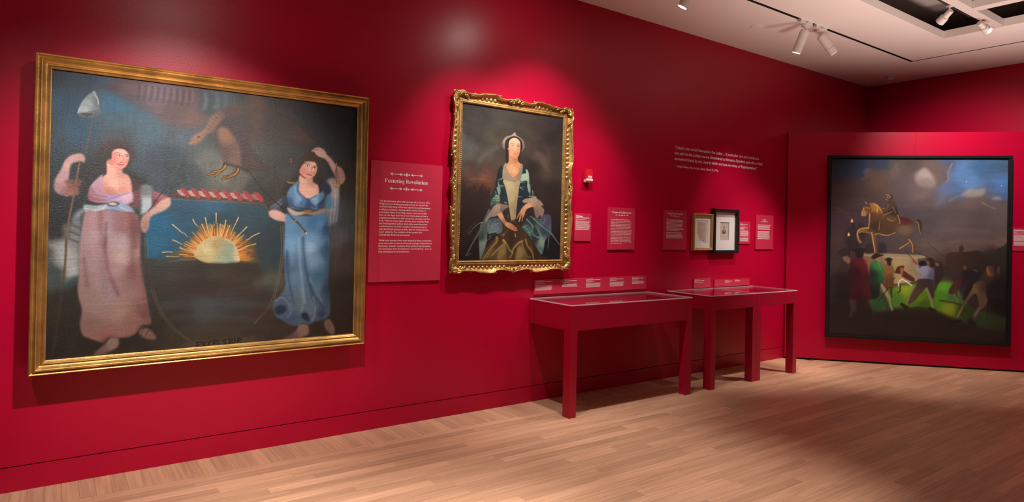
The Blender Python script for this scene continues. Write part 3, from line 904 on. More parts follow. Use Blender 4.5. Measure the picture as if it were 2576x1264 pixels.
PAINT_ALLEGORY = paint("""
B|1c2d3c,-2,21;26394a,82,22;1d4058,39,118;263a48,7,216;20465e,68,196;2c5a78,190,106;4a434c,237,14;3a5462,203,154;3f5868,291,188;4c525c,367,121;222f39,21,351;22282e,34,473;22262a,36,541;4a4f52,21,636;3c4846,28,717;2b2a28,41,800;231f1d,32,921;2a2420,101,976;252528,123,358;38404a,204,218;2e3b48,357,285;47545f,408,191;343e44,438,324;3b3b40,548,178;343130,757,93;272a2d,921,74;20242a,1060,24;2a3034,1028,166;393b3b,762,304;343434,670,381;68665e,558,332;565a58,493,290;56544f,609,353;2f2d2a,1067,319;3a4043,1071,510;4a4c50,1018,562;3d3531,1074,649;2b2420,1059,821;2b211d,1045,976;35322f,732,386;333331,746,305;3e3e38,708,740;38312d,698,980;352f29,411,984;2c2723,565,1030;2a2521,269,1021;332a26,776,1003;45444c,459,-11;3f4a50,545,39;30363b,632,-4;2c2d2f,819,-13
N|4.3|58|0.1|1
N|37.7|43.5|0.1|2
P|8d9294|17|0.75|1,595.4 26.2,602.3 48.5,588.5 85.3,567.5 94.7,602.5 95.1,697 79.6,714 57,734 47.6,685.3 27.4,664.2 21,622.9|
P|b9bcbc|19.6|0.55|29.6,633.3 57.5,612.8 86.7,637.4 84.5,672.3 64.7,685.7 36,671.2|
P|a9aaa8|14.7|0.5|17.7,595.4 51.3,585.1 57.6,616.2 29.4,622.9|
P|6f6a66|9.9|0.7|44.2,538.1 55.2,531.9 65.5,546.9 53.9,589.5 44.7,565.3|
P|d8dcde|12.4|0.4|59.1,692.5 78.9,679.1 93.5,686.4 91,710.8 65.3,717|
P|2f4a4c|14.8|0.7|48.5,733.7 91.1,714.3 93.2,745.9 60.4,758.4|
P|2a2522|21.9|0.85|3.7,800.3 46.5,775.1 63.3,762 93.2,745.9 105,827 104,925 4.7,923.2|
P|352c28|24.4|0.5|13.6,814.5 41.4,802.4 39.6,857.4 17.6,876.4|
P|4e3e42|18|0.75|134.4,49.9 162,49.3 181.8,59.8 213.4,82.2 251.1,94.1 298.5,112 350.5,147.2 403.4,162.4 460.4,156.5 505.3,123.3 472.3,105.6 455.3,65.1 451.1,12.7 390.8,3.6 299.3,3 240.7,11.5 192.5,28.5|6a5258,247,31;7a6470,315,42;5c4444,381,116;6b4c48,441,127;4a2a2c,165,52;53444c,222,74
S|3a3038|5.4|5.4|5.4|0.5|264.3,25 261.9,52.3 258.2,73
S|8a7884|5.4|5.4|5.4|0.35|273.7,23.6 271.9,54.3
S|3a3038|5.4|5.4|5.4|0.5|284.3,24.9 281.9,53 278.2,73.8
S|8a7884|5.5|5.5|5.5|0.35|293.8,23.5 292,55
S|3a3038|5.5|5.5|5.5|0.5|304.5,24.7 302.1,53.7 298.4,74.6
S|8a7884|5.5|5.5|5.5|0.35|314.1,23.4 312.3,55.8
S|3a3038|5.5|5.5|5.5|0.5|325,24.6 322.5,54.4 318.7,75.4
S|8a7884|5.5|5.5|5.5|0.35|334.6,23.3 332.8,56.5
S|3a3038|5.6|5.6|5.6|0.5|345.6,24.5 343.1,55.1 339.3,76.3
S|8a7884|5.6|5.6|5.6|0.35|355.3,23.1 353.6,57.2
S|3a3038|5.6|5.6|5.6|0.5|366.4,24.4 364,55.8 360.1,77.1
S|8a7884|5.6|5.6|5.6|0.35|376.3,23 374.5,57.9
S|3a3038|5.6|5.6|5.6|0.5|387.5,24.3 385,56.6 381.1,77.9
S|8a7884|5.7|5.7|5.7|0.35|397.4,22.9 395.6,58.7
S|3a3038|5.7|5.7|5.7|0.5|408.7,24.1 406.3,57.3 402.3,78.8
S|8a7884|5.7|5.7|5.7|0.35|418.8,22.8 417,59.4
S|3a3038|5.7|5.7|5.7|0.5|430.2,24 427.7,58.1 423.7,79.6
S|8a7884|5.8|5.8|5.8|0.35|440.4,22.6 438.6,60.2
S|6f828c|13.1|13.1|10.2|0.6|483.7,26 487.5,54 481.5,79.7
S|5d6a72|13.3|13.3|10.4|0.6|523,20.7 526.9,49 520.8,74.9
S|566168|13.5|13.5|10.5|0.6|553,16.7 557,45.2 550.8,71.3
S|36424a|13.2|13.2|10.3|0.6|496.7,24.2 500.6,52.3 494.5,78.1
P|3d302d|21.1|0.85|570.9,65.2 635.9,42.5 642.1,4.8 699.1,12.1 729.1,60.9 796,72.1 861.7,118.9 929.5,174.8 882.6,190.7 768.3,177.8 677.8,193.6 642.4,189.4 637.6,123.4 582,107.5|4e3a34,658,69;332a29,748,104;4a3531,882,164;5a4036,653,26
S|2a2325|8|8|6.4|0.6|758.7,72.6 826.7,95.5 893.5,150.7 937.6,178.1
P|3a3032|17.7|0.8|519,150.5 541.3,97.7 588.4,84.9 643.8,85.8 658.9,136 639.4,211.8 641.3,303.8 592.5,288.8 551.5,270 533.3,199.4|
P|5e453f|8.9|0.9|531,84.5 567.5,62 608.5,60.6 609.1,93.5 561.6,106.2 532,134.7 512.7,165.4 493.4,181.6 474.3,204.8 458.5,220.4 433,226.1 432.7,212.1 445,189.8 467.2,173.5 489.4,146.4 501.8,112.9|7a5a50,505,123;866254,452,200;4c3a3c,582,86
S|8a6a5c|5.8|5.8|4.3|0.6|445.4,207.4 454.6,188.9 477,176.1 499,138.2 518.1,103.9
S|3a2c2c|2.2|2.2|1.8|0.5|483,154.2 502.8,162.9
S|3a2c2c|2.2|2.2|1.8|0.5|489.9,139.9 509.2,151.5
S|3a2c2c|2.2|2.2|1.8|0.5|496.8,125.6 515.5,140.1
S|3a2c2c|2.2|2.2|1.8|0.5|503.7,111.3 521.9,128.6
S|3a2c2c|2.2|2.2|1.8|0.5|510.7,96.9 528.3,117.1
S|3a2c2c|2.2|2.2|1.8|0.5|517.7,82.4 534.7,105.6
S|1c1616|4.3|4.3|1.4|0.9|460.5,194.7 465,192.9
S|98705c|4.3|4.3|2.1|0.8|432.3,222 442.3,213 455.1,213.6
P|705046|11.9|0.85|529.2,160.2 555.7,146.7 583.3,172.9 611.8,221.5 623,264.6 613.3,298.3 585.7,289.2 558.2,269.5 540.4,220.3|8a6250,549,169;6a4e46,599,266;55423f,558,251
P|3c2e2c|9.2|0.9|632,190.3 667.9,231.6 704.5,273.5 741.3,297.2 698,307.5 662.6,317.2 634.4,311.6 616.1,265.1|
S|1c120e|13.5|7.5|3|0.85|558.6,291.1 552.3,309.6 525.9,325.7 499.7,334.5
S|a8782f|8.2|3.3|2.2|0.95|558.6,291.1 552.3,309.6 525.9,325.7 499.7,334.5
S|1c120e|13.5|7.5|3|0.85|558.7,294.7 545.7,317.3 522.9,338.5
S|a8782f|8.2|3.3|2.2|0.95|558.7,294.7 545.7,317.3 522.9,338.5
S|1c120e|13.5|7.5|3|0.85|560.4,296.4 549,313.5 512.7,324.7
S|a8782f|8.2|3.3|2.2|0.95|560.4,296.4 549,313.5 512.7,324.7
S|1c120e|13.7|7.6|3|0.85|608.3,304.1 593.4,332.5 556.2,338.3
S|a8782f|8.4|3.4|2.3|0.95|608.3,304.1 593.4,332.5 556.2,338.3
S|1c120e|13.7|7.6|3|0.85|606.5,298.8 603.4,317.2 573.1,337.3 549.7,349.5
S|a8782f|8.4|3.4|2.3|0.95|606.5,298.8 603.4,317.2 573.1,337.3 549.7,349.5
S|1c120e|13.7|7.6|3|0.85|608.3,302.3 600.1,324.8 566.5,344.9
S|a8782f|8.4|3.4|2.3|0.95|608.3,302.3 600.1,324.8 566.5,344.9
S|2a1a10|9|9|6|0.7|558.6,287.5 606.5,298.8 641.4,311.2
P|2c4450|4.2|0.95|373.4,435.4 496,436.8 689.7,442.6 714.6,454.6 730.9,491.2 766,514.8 786.1,563.5 783.7,677.7 768.2,774.8 735.6,870.2 681.4,930.5 607.7,987.4 564.6,1014.4 479.2,987.8 396.5,926.4 347.6,853.3 317.3,759.3 302.7,668.4 293.3,581 299.2,493.6|1d5a80,343,537;24607f,331,610;274a62,401,469;2b5470,524,450;2c4450,672,469;2a3a42,752,580;26414f,554,518;2b3c44,753,661;27506a,364,647;2f3230,474,717;39342f,617,737;35322e,367,758;3a3d40,561,828;41464a,504,856;36322e,621,894;3a342c,535,950;352c29,710,853;2e2a27,409,880;3e423e,755,742
S|7c6a50|3.1|3.1|1.4|0.6|373.3,433.9 496,436.8 689.6,441 714.6,453 730.9,491.2
S|8a7450|2.9|2.9|1.6|0.55|775.9,531 780.8,612.4 776.1,693.8 761.9,774.6 735.3,854.1 681.2,922.5
S|8a7450|2.9|2.9|1.6|0.55|783.9,530.8 788.8,612.4 784.1,694 769.8,774.9 743.1,854.5 681.2,922.5
S|7c6a52|2.4|2.4|1.4|0.5|290.8,581 296.3,668.3 312.2,759.1 345,853.2 396.5,926.4 465.4,986.5
S|7c6a52|2.5|2.5|1.4|0.5|298.4,581 304,668.5 319.9,759.5 352.9,853.7 404.5,927.1 473.7,987.3
P|8a5a2c|21.7|0.75|665.1,672 674.4,652.2 675.2,632.2 665.2,607.3 647,585.9 626.2,576.4 607.5,570.4 592.1,553.6 577.9,531.4 562,523.7 542.8,534.5 521.3,544 500.7,539 484.2,532.7 472.2,543.4 461.9,566.9 449.6,585.3 433.9,594.9 417.4,607.5 404.9,628.4 400.9,650|
P|a86a34|13.9|0.75|644,670.1 643.5,652.7 640.3,635.5 634.4,619 626.1,603.7 615.6,589.8 603.1,577.7 589,567.8 573.7,560.2 557.6,555.2 541,552.9 524.5,553.2 508.4,556.1 493,561.5 478.8,569.3 466.1,579.3 455.1,591.2 446.1,604.7 439.4,619.5 434.9,635.2 432.9,651.5|
S|d8964c|2.6|1.2|1.1|0.85|614.3,666.1 666.5,669.8
S|c07a3c|2.6|1.2|1.1|0.85|614.3,664.5 658.2,666.8
S|e8a85c|2.6|1.2|1.1|0.85|614.3,661.5 671.3,662.2
S|7a4824|2.6|1.2|1.1|0.85|614.3,659.5 670.2,658.8
S|e8a85c|2.6|1.2|1.1|0.85|614.1,657 661.1,654.9
S|c07a3c|2.6|1.2|1.1|0.85|613.9,654.5 655.7,651.2
S|c07a3c|2.6|1.2|1.1|0.85|613.6,652 666,646.2
S|d8964c|2.6|1.2|1.1|0.85|613.3,649.9 644.8,645.5
S|e8a85c|2.6|1.2|1.1|0.85|612.9,647.7 645.9,642.2
S|c07a3c|2.6|1.2|1.1|0.85|612.4,645 641.6,639.1
S|c07a3c|2.6|1.2|1.1|0.85|611.9,642.8 645.6,634.9
S|d8964c|2.6|1.2|1.1|0.85|611.5,641.3 668.2,626.9
S|c07a3c|2.6|1.2|1.1|0.85|610.8,638.4 657.1,624.7
S|7a4824|2.6|1.2|1.1|0.85|610.1,636.1 657.8,620.4
S|c07a3c|2.6|1.2|1.1|0.85|609.6,634.7 647.7,621.2
S|f0bc70|2.6|1.2|1.1|0.85|608.5,631.8 643.4,617.9
S|e8a85c|2.6|1.2|1.1|0.85|608,630.3 652,611.9
S|e8a85c|2.6|1.2|1.1|0.85|607,627.9 653.2,606.6
S|7a4824|2.6|1.2|1.1|0.85|606.2,626.1 654.9,602.2
S|7a4824|2.6|1.2|1.1|0.85|605,623.6 636,606.9
S|e8a85c|2.6|1.2|1.1|0.85|603.9,621.5 631.2,605.9
S|7a4824|2.6|1.2|1.1|0.85|602.7,619.2 637.1,598
S|f0bc70|2.6|1.2|1.1|0.85|602.1,618.2 647.1,589.4
S|7a4824|2.6|1.2|1.1|0.85|600.7,615.9 646.1,584.6
S|c07a3c|2.6|1.2|1.1|0.85|599.7,614.3 628.2,593.6
S|7a4824|2.6|1.2|1.1|0.85|598.4,612.3 627.8,589.6
S|d8964c|2.6|1.2|1.1|0.85|596.9,610.2 628.2,584.4
S|d8964c|2.6|1.2|1.1|0.85|595.6,608.5 628.6,579.7
S|f0bc70|2.6|1.2|1.1|0.85|593.8,606.3 633.3,569.3
S|e8a85c|2.6|1.2|1.1|0.85|592.9,605.2 634.9,564.4
S|f0bc70|2.6|1.2|1.1|0.85|591.2,603.4 622.9,570.6
S|d8964c|2.6|1.2|1.1|0.85|589.1,601.1 616.1,571.1
S|f0bc70|2.6|1.2|1.1|0.85|588.2,600.2 621.6,561.7
S|c07a3c|2.6|1.2|1.1|0.85|586.5,598.6 607.1,573.4
S|7a4824|2.6|1.2|1.1|0.85|584.4,596.7 608.4,565.1
S|d8964c|2.6|1.2|1.1|0.85|583.2,595.6 601.9,570
S|c07a3c|2.6|1.2|1.1|0.85|581.2,594 605.1,558.7
S|f0bc70|2.6|1.2|1.1|0.85|579.2,592.5 601.1,558
S|e8a85c|2.6|1.2|1.1|0.85|577.7,591.4 600,554.4
S|7a4824|2.6|1.2|1.1|0.85|575.4,589.8 599.7,546.2
S|d8964c|2.6|1.2|1.1|0.85|574.1,589 591.5,556.6
S|7a4824|2.6|1.2|1.1|0.85|571.7,587.5 593.6,542.8
S|c07a3c|2.6|1.2|1.1|0.85|570.6,586.9 589.3,547.2
S|c07a3c|2.6|1.2|1.1|0.85|568.7,585.9 586.2,546.1
S|c07a3c|2.5|1.2|1|0.85|566.4,584.7 589.3,527.8
S|7a4824|2.5|1.2|1|0.85|563.9,583.6 579.1,541.7
S|f0bc70|2.5|1.2|1|0.85|562.2,582.8 575.1,544.6
S|c07a3c|2.5|1.2|1|0.85|560.6,582.2 573.5,541.1
S|d8964c|2.5|1.2|1|0.85|558.7,581.5 574.3,527.7
S|7a4824|2.5|1.2|1|0.85|555.8,580.6 567.9,532
S|7a4824|2.5|1.2|1|0.85|553.9,580 561.8,544.6
S|d8964c|2.5|1.2|1|0.85|552.4,579.6 563.4,525.8
S|f0bc70|2.5|1.2|1|0.85|550.3,579.1 559.9,524.9
S|f0bc70|2.5|1.2|1|0.85|547.8,578.6 555.2,527.8
S|f0bc70|2.5|1.2|1|0.85|546.1,578.3 552.6,526.1
S|f0bc70|2.5|1.2|1|0.85|543.5,577.9 547.1,539.1
S|c07a3c|2.5|1.2|1|0.85|541.3,577.7 544,536.4
S|d8964c|2.5|1.2|1|0.85|539.6,577.5 541,546.3
S|f0bc70|2.5|1.2|1|0.85|537.3,577.4 538,536.5
S|f0bc70|2.5|1.2|1|0.85|535.5,577.3 535.3,521.3
S|7a4824|2.5|1.2|1|0.85|533.5,577.3 532.1,526.7
S|7a4824|2.5|1.2|1|0.85|531.4,577.4 528.4,520.7
S|d8964c|2.5|1.2|1|0.85|528.7,577.6 523.5,517.5
S|c07a3c|2.5|1.2|1|0.85|527.5,577.7 521.4,517
S|7a4824|2.5|1.2|1|0.85|524.7,578 516.7,519
S|7a4824|2.5|1.2|1|0.85|523.2,578.2 518.2,545.4
S|d8964c|2.5|1.2|1|0.85|521.3,578.6 511.7,524.8
S|f0bc70|2.5|1.2|1|0.85|518.9,579.1 506.7,521
S|f0bc70|2.5|1.2|1|0.85|516.7,579.6 504.2,526.7
S|c07a3c|2.5|1.2|1|0.85|514.6,580.1 506.6,549.7
S|c07a3c|2.5|1.2|1|0.85|512.8,580.7 499,533.1
S|e8a85c|2.5|1.2|1|0.85|511.2,581.2 495.9,532.2
S|c07a3c|2.5|1.2|1|0.85|508.5,582.3 488.6,525.4
S|f0bc70|2.5|1.2|1|0.85|507.4,582.7 495.6,550.3
S|d8964c|2.5|1.2|1|0.85|504.6,583.9 487.7,542.2
S|7a4824|2.5|1.2|1|0.85|503.7,584.4 486.4,543.5
S|c07a3c|2.5|1.2|1|0.85|501.2,585.6 487.6,556.2
S|e8a85c|2.5|1.2|1|0.85|499.8,586.4 474.7,534.8
S|7a4824|2.5|1.2|1|0.85|497.9,587.5 470.8,535.4
S|d8964c|2.5|1.2|1|0.85|495.6,588.9 470.8,544.7
S|d8964c|2.5|1.2|1|0.85|494.3,589.8 478.6,562.9
S|d8964c|2.5|1.2|1|0.85|492.7,590.9 472.3,558
S|f0bc70|2.5|1.2|1|0.85|491,592.2 465.1,552.8
S|d8964c|2.5|1.2|1|0.85|488.9,593.8 464.7,559.3
S|c07a3c|2.5|1.2|1|0.85|487.5,595.1 463.3,562.4
S|7a4824|2.5|1.2|1|0.85|486.3,596.1 461.3,563.7
S|d8964c|2.5|1.2|1|0.85|484.1,598.2 447.2,553.6
S|e8a85c|2.5|1.2|1|0.85|483.3,599 448.6,558.3
S|d8964c|2.5|1.2|1|0.85|481.6,600.8 455.5,571.9
S|d8964c|2.5|1.2|1|0.85|480.1,602.5 453.2,574.5
S|c07a3c|2.5|1.2|1|0.85|478.8,603.9 449.2,574.5
S|7a4824|2.5|1.2|1|0.85|477.4,605.7 446.1,576.3
S|c07a3c|2.5|1.2|1|0.85|476.2,607.3 436.2,571.6
S|f0bc70|2.5|1.2|1|0.85|474.8,609.2 447,585.8
S|f0bc70|2.5|1.2|1|0.85|473.7,610.9 441.8,585.5
S|f0bc70|2.5|1.2|1|0.85|472.3,613.2 442.2,590.7
S|d8964c|2.5|1.2|1|0.85|471.7,614.2 447.8,597
S|e8a85c|2.5|1.2|1|0.85|470.2,616.9 440.5,597.2
S|e8a85c|2.5|1.2|1|0.85|469.3,618.6 425.4,591
S|c07a3c|2.5|1.2|1|0.85|468.5,620.3 430.5,597.6
S|c07a3c|2.5|1.2|1|0.85|467.3,622.7 423.3,598.4
S|f0bc70|2.5|1.2|1|0.85|466.7,624.3 420.7,600.1
S|7a4824|2.5|1.2|1|0.85|466,626.1 425.4,606.1
S|e8a85c|2.5|1.2|1|0.85|465.1,628.3 417.6,606.7
S|f0bc70|2.5|1.2|1|0.85|464.6,629.9 435.6,617.4
S|f0bc70|2.5|1.2|1|0.85|463.8,632.5 429,619
S|f0bc70|2.5|1.2|1|0.85|463.1,634.8 436.1,625.3
S|d8964c|2.5|1.2|1|0.85|462.7,636.6 416.7,621.5
S|d8964c|2.5|1.2|1|0.85|462.2,638.5 435.5,630.4
S|d8964c|2.5|1.2|1|0.85|461.7,641 410.6,627.5
S|7a4824|2.5|1.2|1|0.85|461.4,642.8 423,633.7
S|7a4824|2.5|1.2|1|0.85|461,645.5 415.4,636.3
S|7a4824|2.5|1.2|1|0.85|460.7,648 410.9,639.6
S|c07a3c|2.5|1.2|1|0.85|460.5,649.7 410.3,642.4
S|e8a85c|2.5|1.2|1|0.85|460.3,652.4 420.4,648.1
S|7a4824|2.5|1.2|1|0.85|460.2,654 432.8,651.6
S|7a4824|2.5|1.2|1|0.85|460.2,656.5 415.2,654.1
S|7a4824|2.5|1.2|1|0.85|460.2,659.1 428.9,658.5
S|f0bc70|2.5|1.2|1|0.85|460.2,661.1 408.9,661.5
S|d8964c|2.5|1.2|1|0.85|460.3,663.1 421.5,664.5
S|f2c272|3.1|1.4|1.3|0.95|380.4,529.2 395.8,543.2 412.4,558.7 421.9,562.5 431.6,575.5
S|f2c272|3.2|1.4|1.3|0.95|449.2,508.4 456.7,524.1 469,537.1
S|f2c272|3.2|1.5|1.3|0.95|492,500.9 497.9,526.1 505.8,555.3 509.8,571.2
S|f2c272|3.3|1.5|1.3|0.95|530.4,482.7 530.9,504.1 531.8,525.6
S|f2c272|3.3|1.5|1.3|0.95|565.7,510.2 562.5,535.9 555.6,568.3
S|f2c272|3.4|1.5|1.4|0.95|612.6,497 602.8,521.8 594.3,540.9 583.4,570.9
S|f2c272|3.4|1.5|1.4|0.95|644.5,534.9 624.1,557 596.4,581.7
S|f2c272|3.4|1.6|1.4|0.95|692.5,558.7 666.3,571.9 653.3,583 640.3,587.1
S|f2c272|3.1|1.4|1.3|0.95|381.6,586.1 396.8,593.8 413.3,603
S|f2c272|3.1|1.4|1.2|0.95|349.3,633.1 367.6,631.2 383.7,632.6
S|f2c272|3.1|1.4|1.3|0.95|362.2,647.9 384,648.9 404.9,648.7
S|f2c272|3.4|1.6|1.4|0.95|680.1,602.4 659.1,607.8 635.7,614.6
S|f2c272|3.1|1.4|1.3|0.95|372.8,666.1 407.6,665.4
S|f2c272|3.2|1.5|1.3|0.95|480.8,526.3 491,550.1 498.8,574
S|f2c272|3.3|1.5|1.4|0.95|580,530.3 571.7,557.4 567.1,576.4
S|f2c272|3.3|1.5|1.3|0.95|546,525.3 544.8,552.3
S|f2c272|3.2|1.5|1.3|0.95|516.3,528.5 519.4,560.5
S|f2c272|3.1|1.4|1.3|0.95|406.6,616 435,627.9
S|f2c272|3.1|1.4|1.3|0.95|407.1,642 437.7,643.7
P|b9a777|2.9|1|455.6,645.2 463.5,621.6 475.1,600.5 491.7,584.6 516,573.9 545.7,573.2 571,581.8 591.5,595.3 607.3,617.2 616.9,644.6 617.5,674.6 578,679.3 503.3,676.4 469.1,661.2|c8bc8c,502,627;a29266,534,601;8c9a84,577,622;86a090,583,660;b8a878,483,648;c9b490,613,650;bca878,516,579
S|d0b088|6|6|2.2|0.7|566,583.1 591.6,598.1 604.8,619.9 613,644.5 614.9,671.9
S|8a7a58|2.2|2.2|1.4|0.5|459.3,649.5 552.2,648.6 615.7,647.8
P|322e2a|8.2|0.85|294,663.4 352.2,661.8 407.6,665.4 440.4,660.7 459.5,659.7 474,665.3 488.6,672.2 508.2,676.5 532.9,675.1 567.9,678.5 593.2,674.2 616.2,674.6 655.3,679.5 687.1,684.3 703.6,706.9 709.8,746.2 505.7,792.3 306.9,757.5|3a3733,362,683;3b352f,528,692;34302b,656,700;322c29,480,738
S|4a4742|30.7|30.7|19.5|0.35|366.1,728.8 515.9,726.2 677.5,744.1
S|40302c|31.6|31.6|20.1|0.5|447.6,784.4 502.9,779.3 560.1,794.2
S|453731|32.9|32.9|20.9|0.4|559.8,778.7 625.5,773.7 693.7,789.4
S|4a4e52|30.7|30.7|19.5|0.45|368.1,832.5 553.7,835.7 757.4,860.2
S|484c4c|31|31|19.7|0.4|395.5,878.7 533.2,880.6 680.8,903.4
S|4a4234|31.3|31.3|19.9|0.4|423.3,925.6 520,925.7 621.6,946.3
S|49463f|30.4|30.4|19.3|0.3|338.7,669.1 391.2,662.7 445.4,675.7
S|54554c|34.4|34.4|21.9|0.5|693.2,763.8 731.7,757.2 771.3,771.7
S|5c5d52|34.8|34.8|22.1|0.5|720.5,740.7 749.2,733.6 778.8,747.6
S|423828|31.6|31.6|20.1|0.4|451.4,973.1 563.8,975.6 682.8,999
S|3c2c28|34.3|34.3|21.8|0.6|680.4,882.7 718.7,877.2 758,892.7
S|2a2826|1.5|1.5|1|0.5|2.7,655.9 164.5,653.1 338.6,660.3 391.2,662.7
S|54302e|28.2|28.2|3.5|0.95|392.9,413.7 523.7,414.3 689.2,420.2
S|9c3a3c|17|17|3.6|0.9|410,398 421,409.5 429.3,419.7
S|c9b6ac|2.8|2.8|1.4|0.9|393.9,400.3 400.8,410.4 409,419
S|c9b6ac|2.8|2.8|1.4|0.9|398.7,400 405.6,410.2 413.9,418.8
S|c9b6ac|2.8|2.8|1.4|0.9|403.6,399.8 410.5,410 418.8,418.6
S|9c3a3c|17.3|17.3|3.6|0.9|446,398.6 457.2,410.2 465.7,420.5
S|c9b6ac|2.9|2.9|1.4|0.9|429.6,400.9 436.7,411.1 445,419.8
S|c9b6ac|2.9|2.9|1.4|0.9|434.5,400.6 441.6,410.9 450,419.6
S|c9b6ac|2.9|2.9|1.4|0.9|439.4,400.4 446.5,410.7 454.9,419.4
S|9c3a3c|17.5|17.5|3.6|0.9|482.6,399.2 494,410.9 502.7,421.3
S|c9b6ac|2.9|2.9|1.4|0.9|466,401.5 473.1,411.8 481.6,420.6
S|c9b6ac|2.9|2.9|1.5|0.9|471,401.3 478.1,411.6 486.7,420.4
S|c9b6ac|2.9|2.9|1.5|0.9|476,401 483.1,411.4 491.7,420.2
S|9c3a3c|17.7|17.7|3.7|0.9|519.9,399.8 531.5,411.6 540.3,422.1
S|c9b6ac|2.9|2.9|1.5|0.9|503,402.1 510.2,412.5 518.9,421.4
S|c9b6ac|2.9|2.9|1.5|0.9|508,401.9 515.3,412.3 524,421.2
S|c9b6ac|2.9|2.9|1.5|0.9|513.1,401.7 520.4,412.1 529.1,421
S|9c3a3c|18|18|3.7|0.9|557.8,400.5 569.7,412.4 578.6,422.9
S|c9b6ac|3|3|1.5|0.9|540.6,402.8 548,413.3 556.8,422.2
S|c9b6ac|3|3|1.5|0.9|545.8,402.5 553.2,413.1 562,422
S|c9b6ac|3|3|1.5|0.9|551,402.3 558.4,412.8 567.2,421.8
S|9c3a3c|18.2|18.2|3.8|0.9|596.5,401.1 608.5,413.1 617.6,423.8
S|c9b6ac|3|3|1.5|0.9|578.9,403.4 586.5,414 595.4,423
S|c9b6ac|3|3|1.5|0.9|584.2,403.2 591.7,413.8 600.7,422.8
S|c9b6ac|3|3|1.5|0.9|589.5,403 597,413.6 606,422.6
S|9c3a3c|18.4|18.4|3.8|0.9|635.8,401.7 648,413.9 657.3,424.6
S|c9b6ac|3.1|3.1|1.5|0.5|617.9,404.1 625.6,414.8 634.7,423.9
S|c9b6ac|3.1|3.1|1.5|0.5|623.3,403.9 631,414.6 640.1,423.7
S|c9b6ac|3.1|3.1|1.5|0.5|628.7,403.6 636.3,414.4 645.5,423.5
S|9c3a3c|18.7|18.7|3.9|0.9|675.8,402.4 688.3,414.7 697.8,425.5
S|c9b6ac|3.1|3.1|1.5|0.5|657.7,404.8 665.5,415.6 674.8,424.8
S|c9b6ac|3.1|3.1|1.6|0.5|663.1,404.5 670.9,415.3 680.3,424.5
S|c9b6ac|3.1|3.1|1.6|0.5|668.6,404.3 676.4,415.1 685.8,424.3
S|1e2624|5.7|5.7|5.7|0.18|414.2,290 368.6,396.6
S|1e2624|5.7|5.7|5.7|0.18|414.1,370.4 350.8,384.6
S|1e2624|5.7|5.7|5.7|0.18|431.4,414.9 407.2,290.9
S|1e2624|5.7|5.7|5.7|0.18|417.3,310.2 404.9,412.8
S|1e2624|5.7|5.7|5.7|0.18|405.7,299.6 374.2,409.5
S|1e2624|5.6|5.6|5.6|0.18|358.4,366.3 382.6,307.7
S|1e2624|5.7|5.7|5.7|0.18|397.6,287.9 357,338.5
S|1e2624|5.6|5.6|5.6|0.18|350.3,293.2 398.1,384.8
S|1e2624|5.7|5.7|5.7|0.18|420.3,298.5 384.5,328.2
S|1e2624|5.7|5.7|5.7|0.18|396.9,347.9 429,333.4
S|1e2624|5.6|5.6|5.6|0.18|350.7,378.3 361.3,371.9
S|1e2624|5.6|5.6|5.6|0.18|389.8,404.8 396,368.6
S|1e2624|5.6|5.6|5.6|0.18|368,357.9 370.4,387.3
S|1e2624|5.6|5.6|5.6|0.18|388.7,300.6 367.7,336.8
S|1e2624|5.7|5.7|5.7|0.18|408,305.4 409.9,372.5
S|1e2624|5.6|5.6|5.6|0.18|353.1,374.2 354.8,304.8
S|1e2624|5.7|5.7|5.7|0.18|395.7,314.3 423.8,348.1
S|1e2624|5.6|5.6|5.6|0.18|373.8,390.3 351.2,384.9
S|1e2624|5.6|5.6|5.6|0.18|349,305.7 431,374.9
S|1e2624|5.6|5.6|5.6|0.18|363.4,300.1 432.8,372.6
S|1e2624|5.7|5.7|5.7|0.18|415.2,299.6 401.4,332.4
S|1e2624|5.6|5.6|5.6|0.18|365,328.9 400.4,331.7
S|1e2624|5.6|5.6|5.6|0.18|377.4,301.8 420.3,371
S|1e2624|5.7|5.7|5.7|0.18|414.6,339.3 421.7,353.3
S|1e2624|5.7|5.7|5.7|0.18|396.5,359.2 411.6,337.4
S|1e2624|5.6|5.6|5.6|0.18|352.4,289.8 364.1,292.8
P|2e2628|17.9|0.9|134.5,289 136.6,267.1 157.1,243.6 183.3,228.7 215.6,228.8 240.5,242.5 252,267.1 247.2,302.5 234.1,335.3 267.6,352.4 287.6,377 285.6,415.7 269.5,448.4 246.6,411 234.5,354.3 217.8,336.3 169.7,345.7 148.3,328.4 137.5,310.5|3c2c2e,163,262;33262a,216,245;241e20,246,366;261f20,148,304
P|a8838a|4.9|1|16.8,397.4 22.5,373 36.6,342 46,314.1 63.1,294.6 85.6,286.7 95.8,288.9 103.7,300.6 101.5,316.2 91.2,313.8 68.6,321.6 61.4,337.3 59.4,361.7 57.5,395.3 58.2,431.7 38.4,432.5 20.9,421.2|c09a98,51,317;b28e92,37,378;8c6468,51,420;a07c84,26,409;b8908e,86,299
S|7c585c|1.5|1.5|1.3|0.6|84.5,294.4 99.9,301.2
S|7c585c|1.5|1.5|1.3|0.6|84.7,302.7 100.1,309.5
S|7c585c|1.5|1.5|1.3|0.6|84.8,310.6 100.2,317.5
P|7c4c44|6.2|0.95|47.3,383.7 69.7,377.9 97.6,379.4 87.9,405.9 88.4,427.3 68.3,434.3 48.3,435.1 55.3,407.5|8c5c54,63,419;68403c,88,394
S|b06a62|3|3|1.7|0.6|50.8,435 68.1,425.2 85.4,406.1
S|5a463c|3.8|3.8|1.3|0.95|123.9,148.8 105.6,283
S|6e5648|5.7|5.7|1.8|0.95|87.5,320.2 79.9,381.9 71.1,449.4 60.1,528.8 54.2,608.9
S|5c4334|6.8|6.8|2.5|0.9|55.5,581.6 54.1,657.8 48.6,737.2
S|4a3a30|6.2|6.2|4.9|0.45|47.2,737.1 39.4,843.6 25.1,976.4
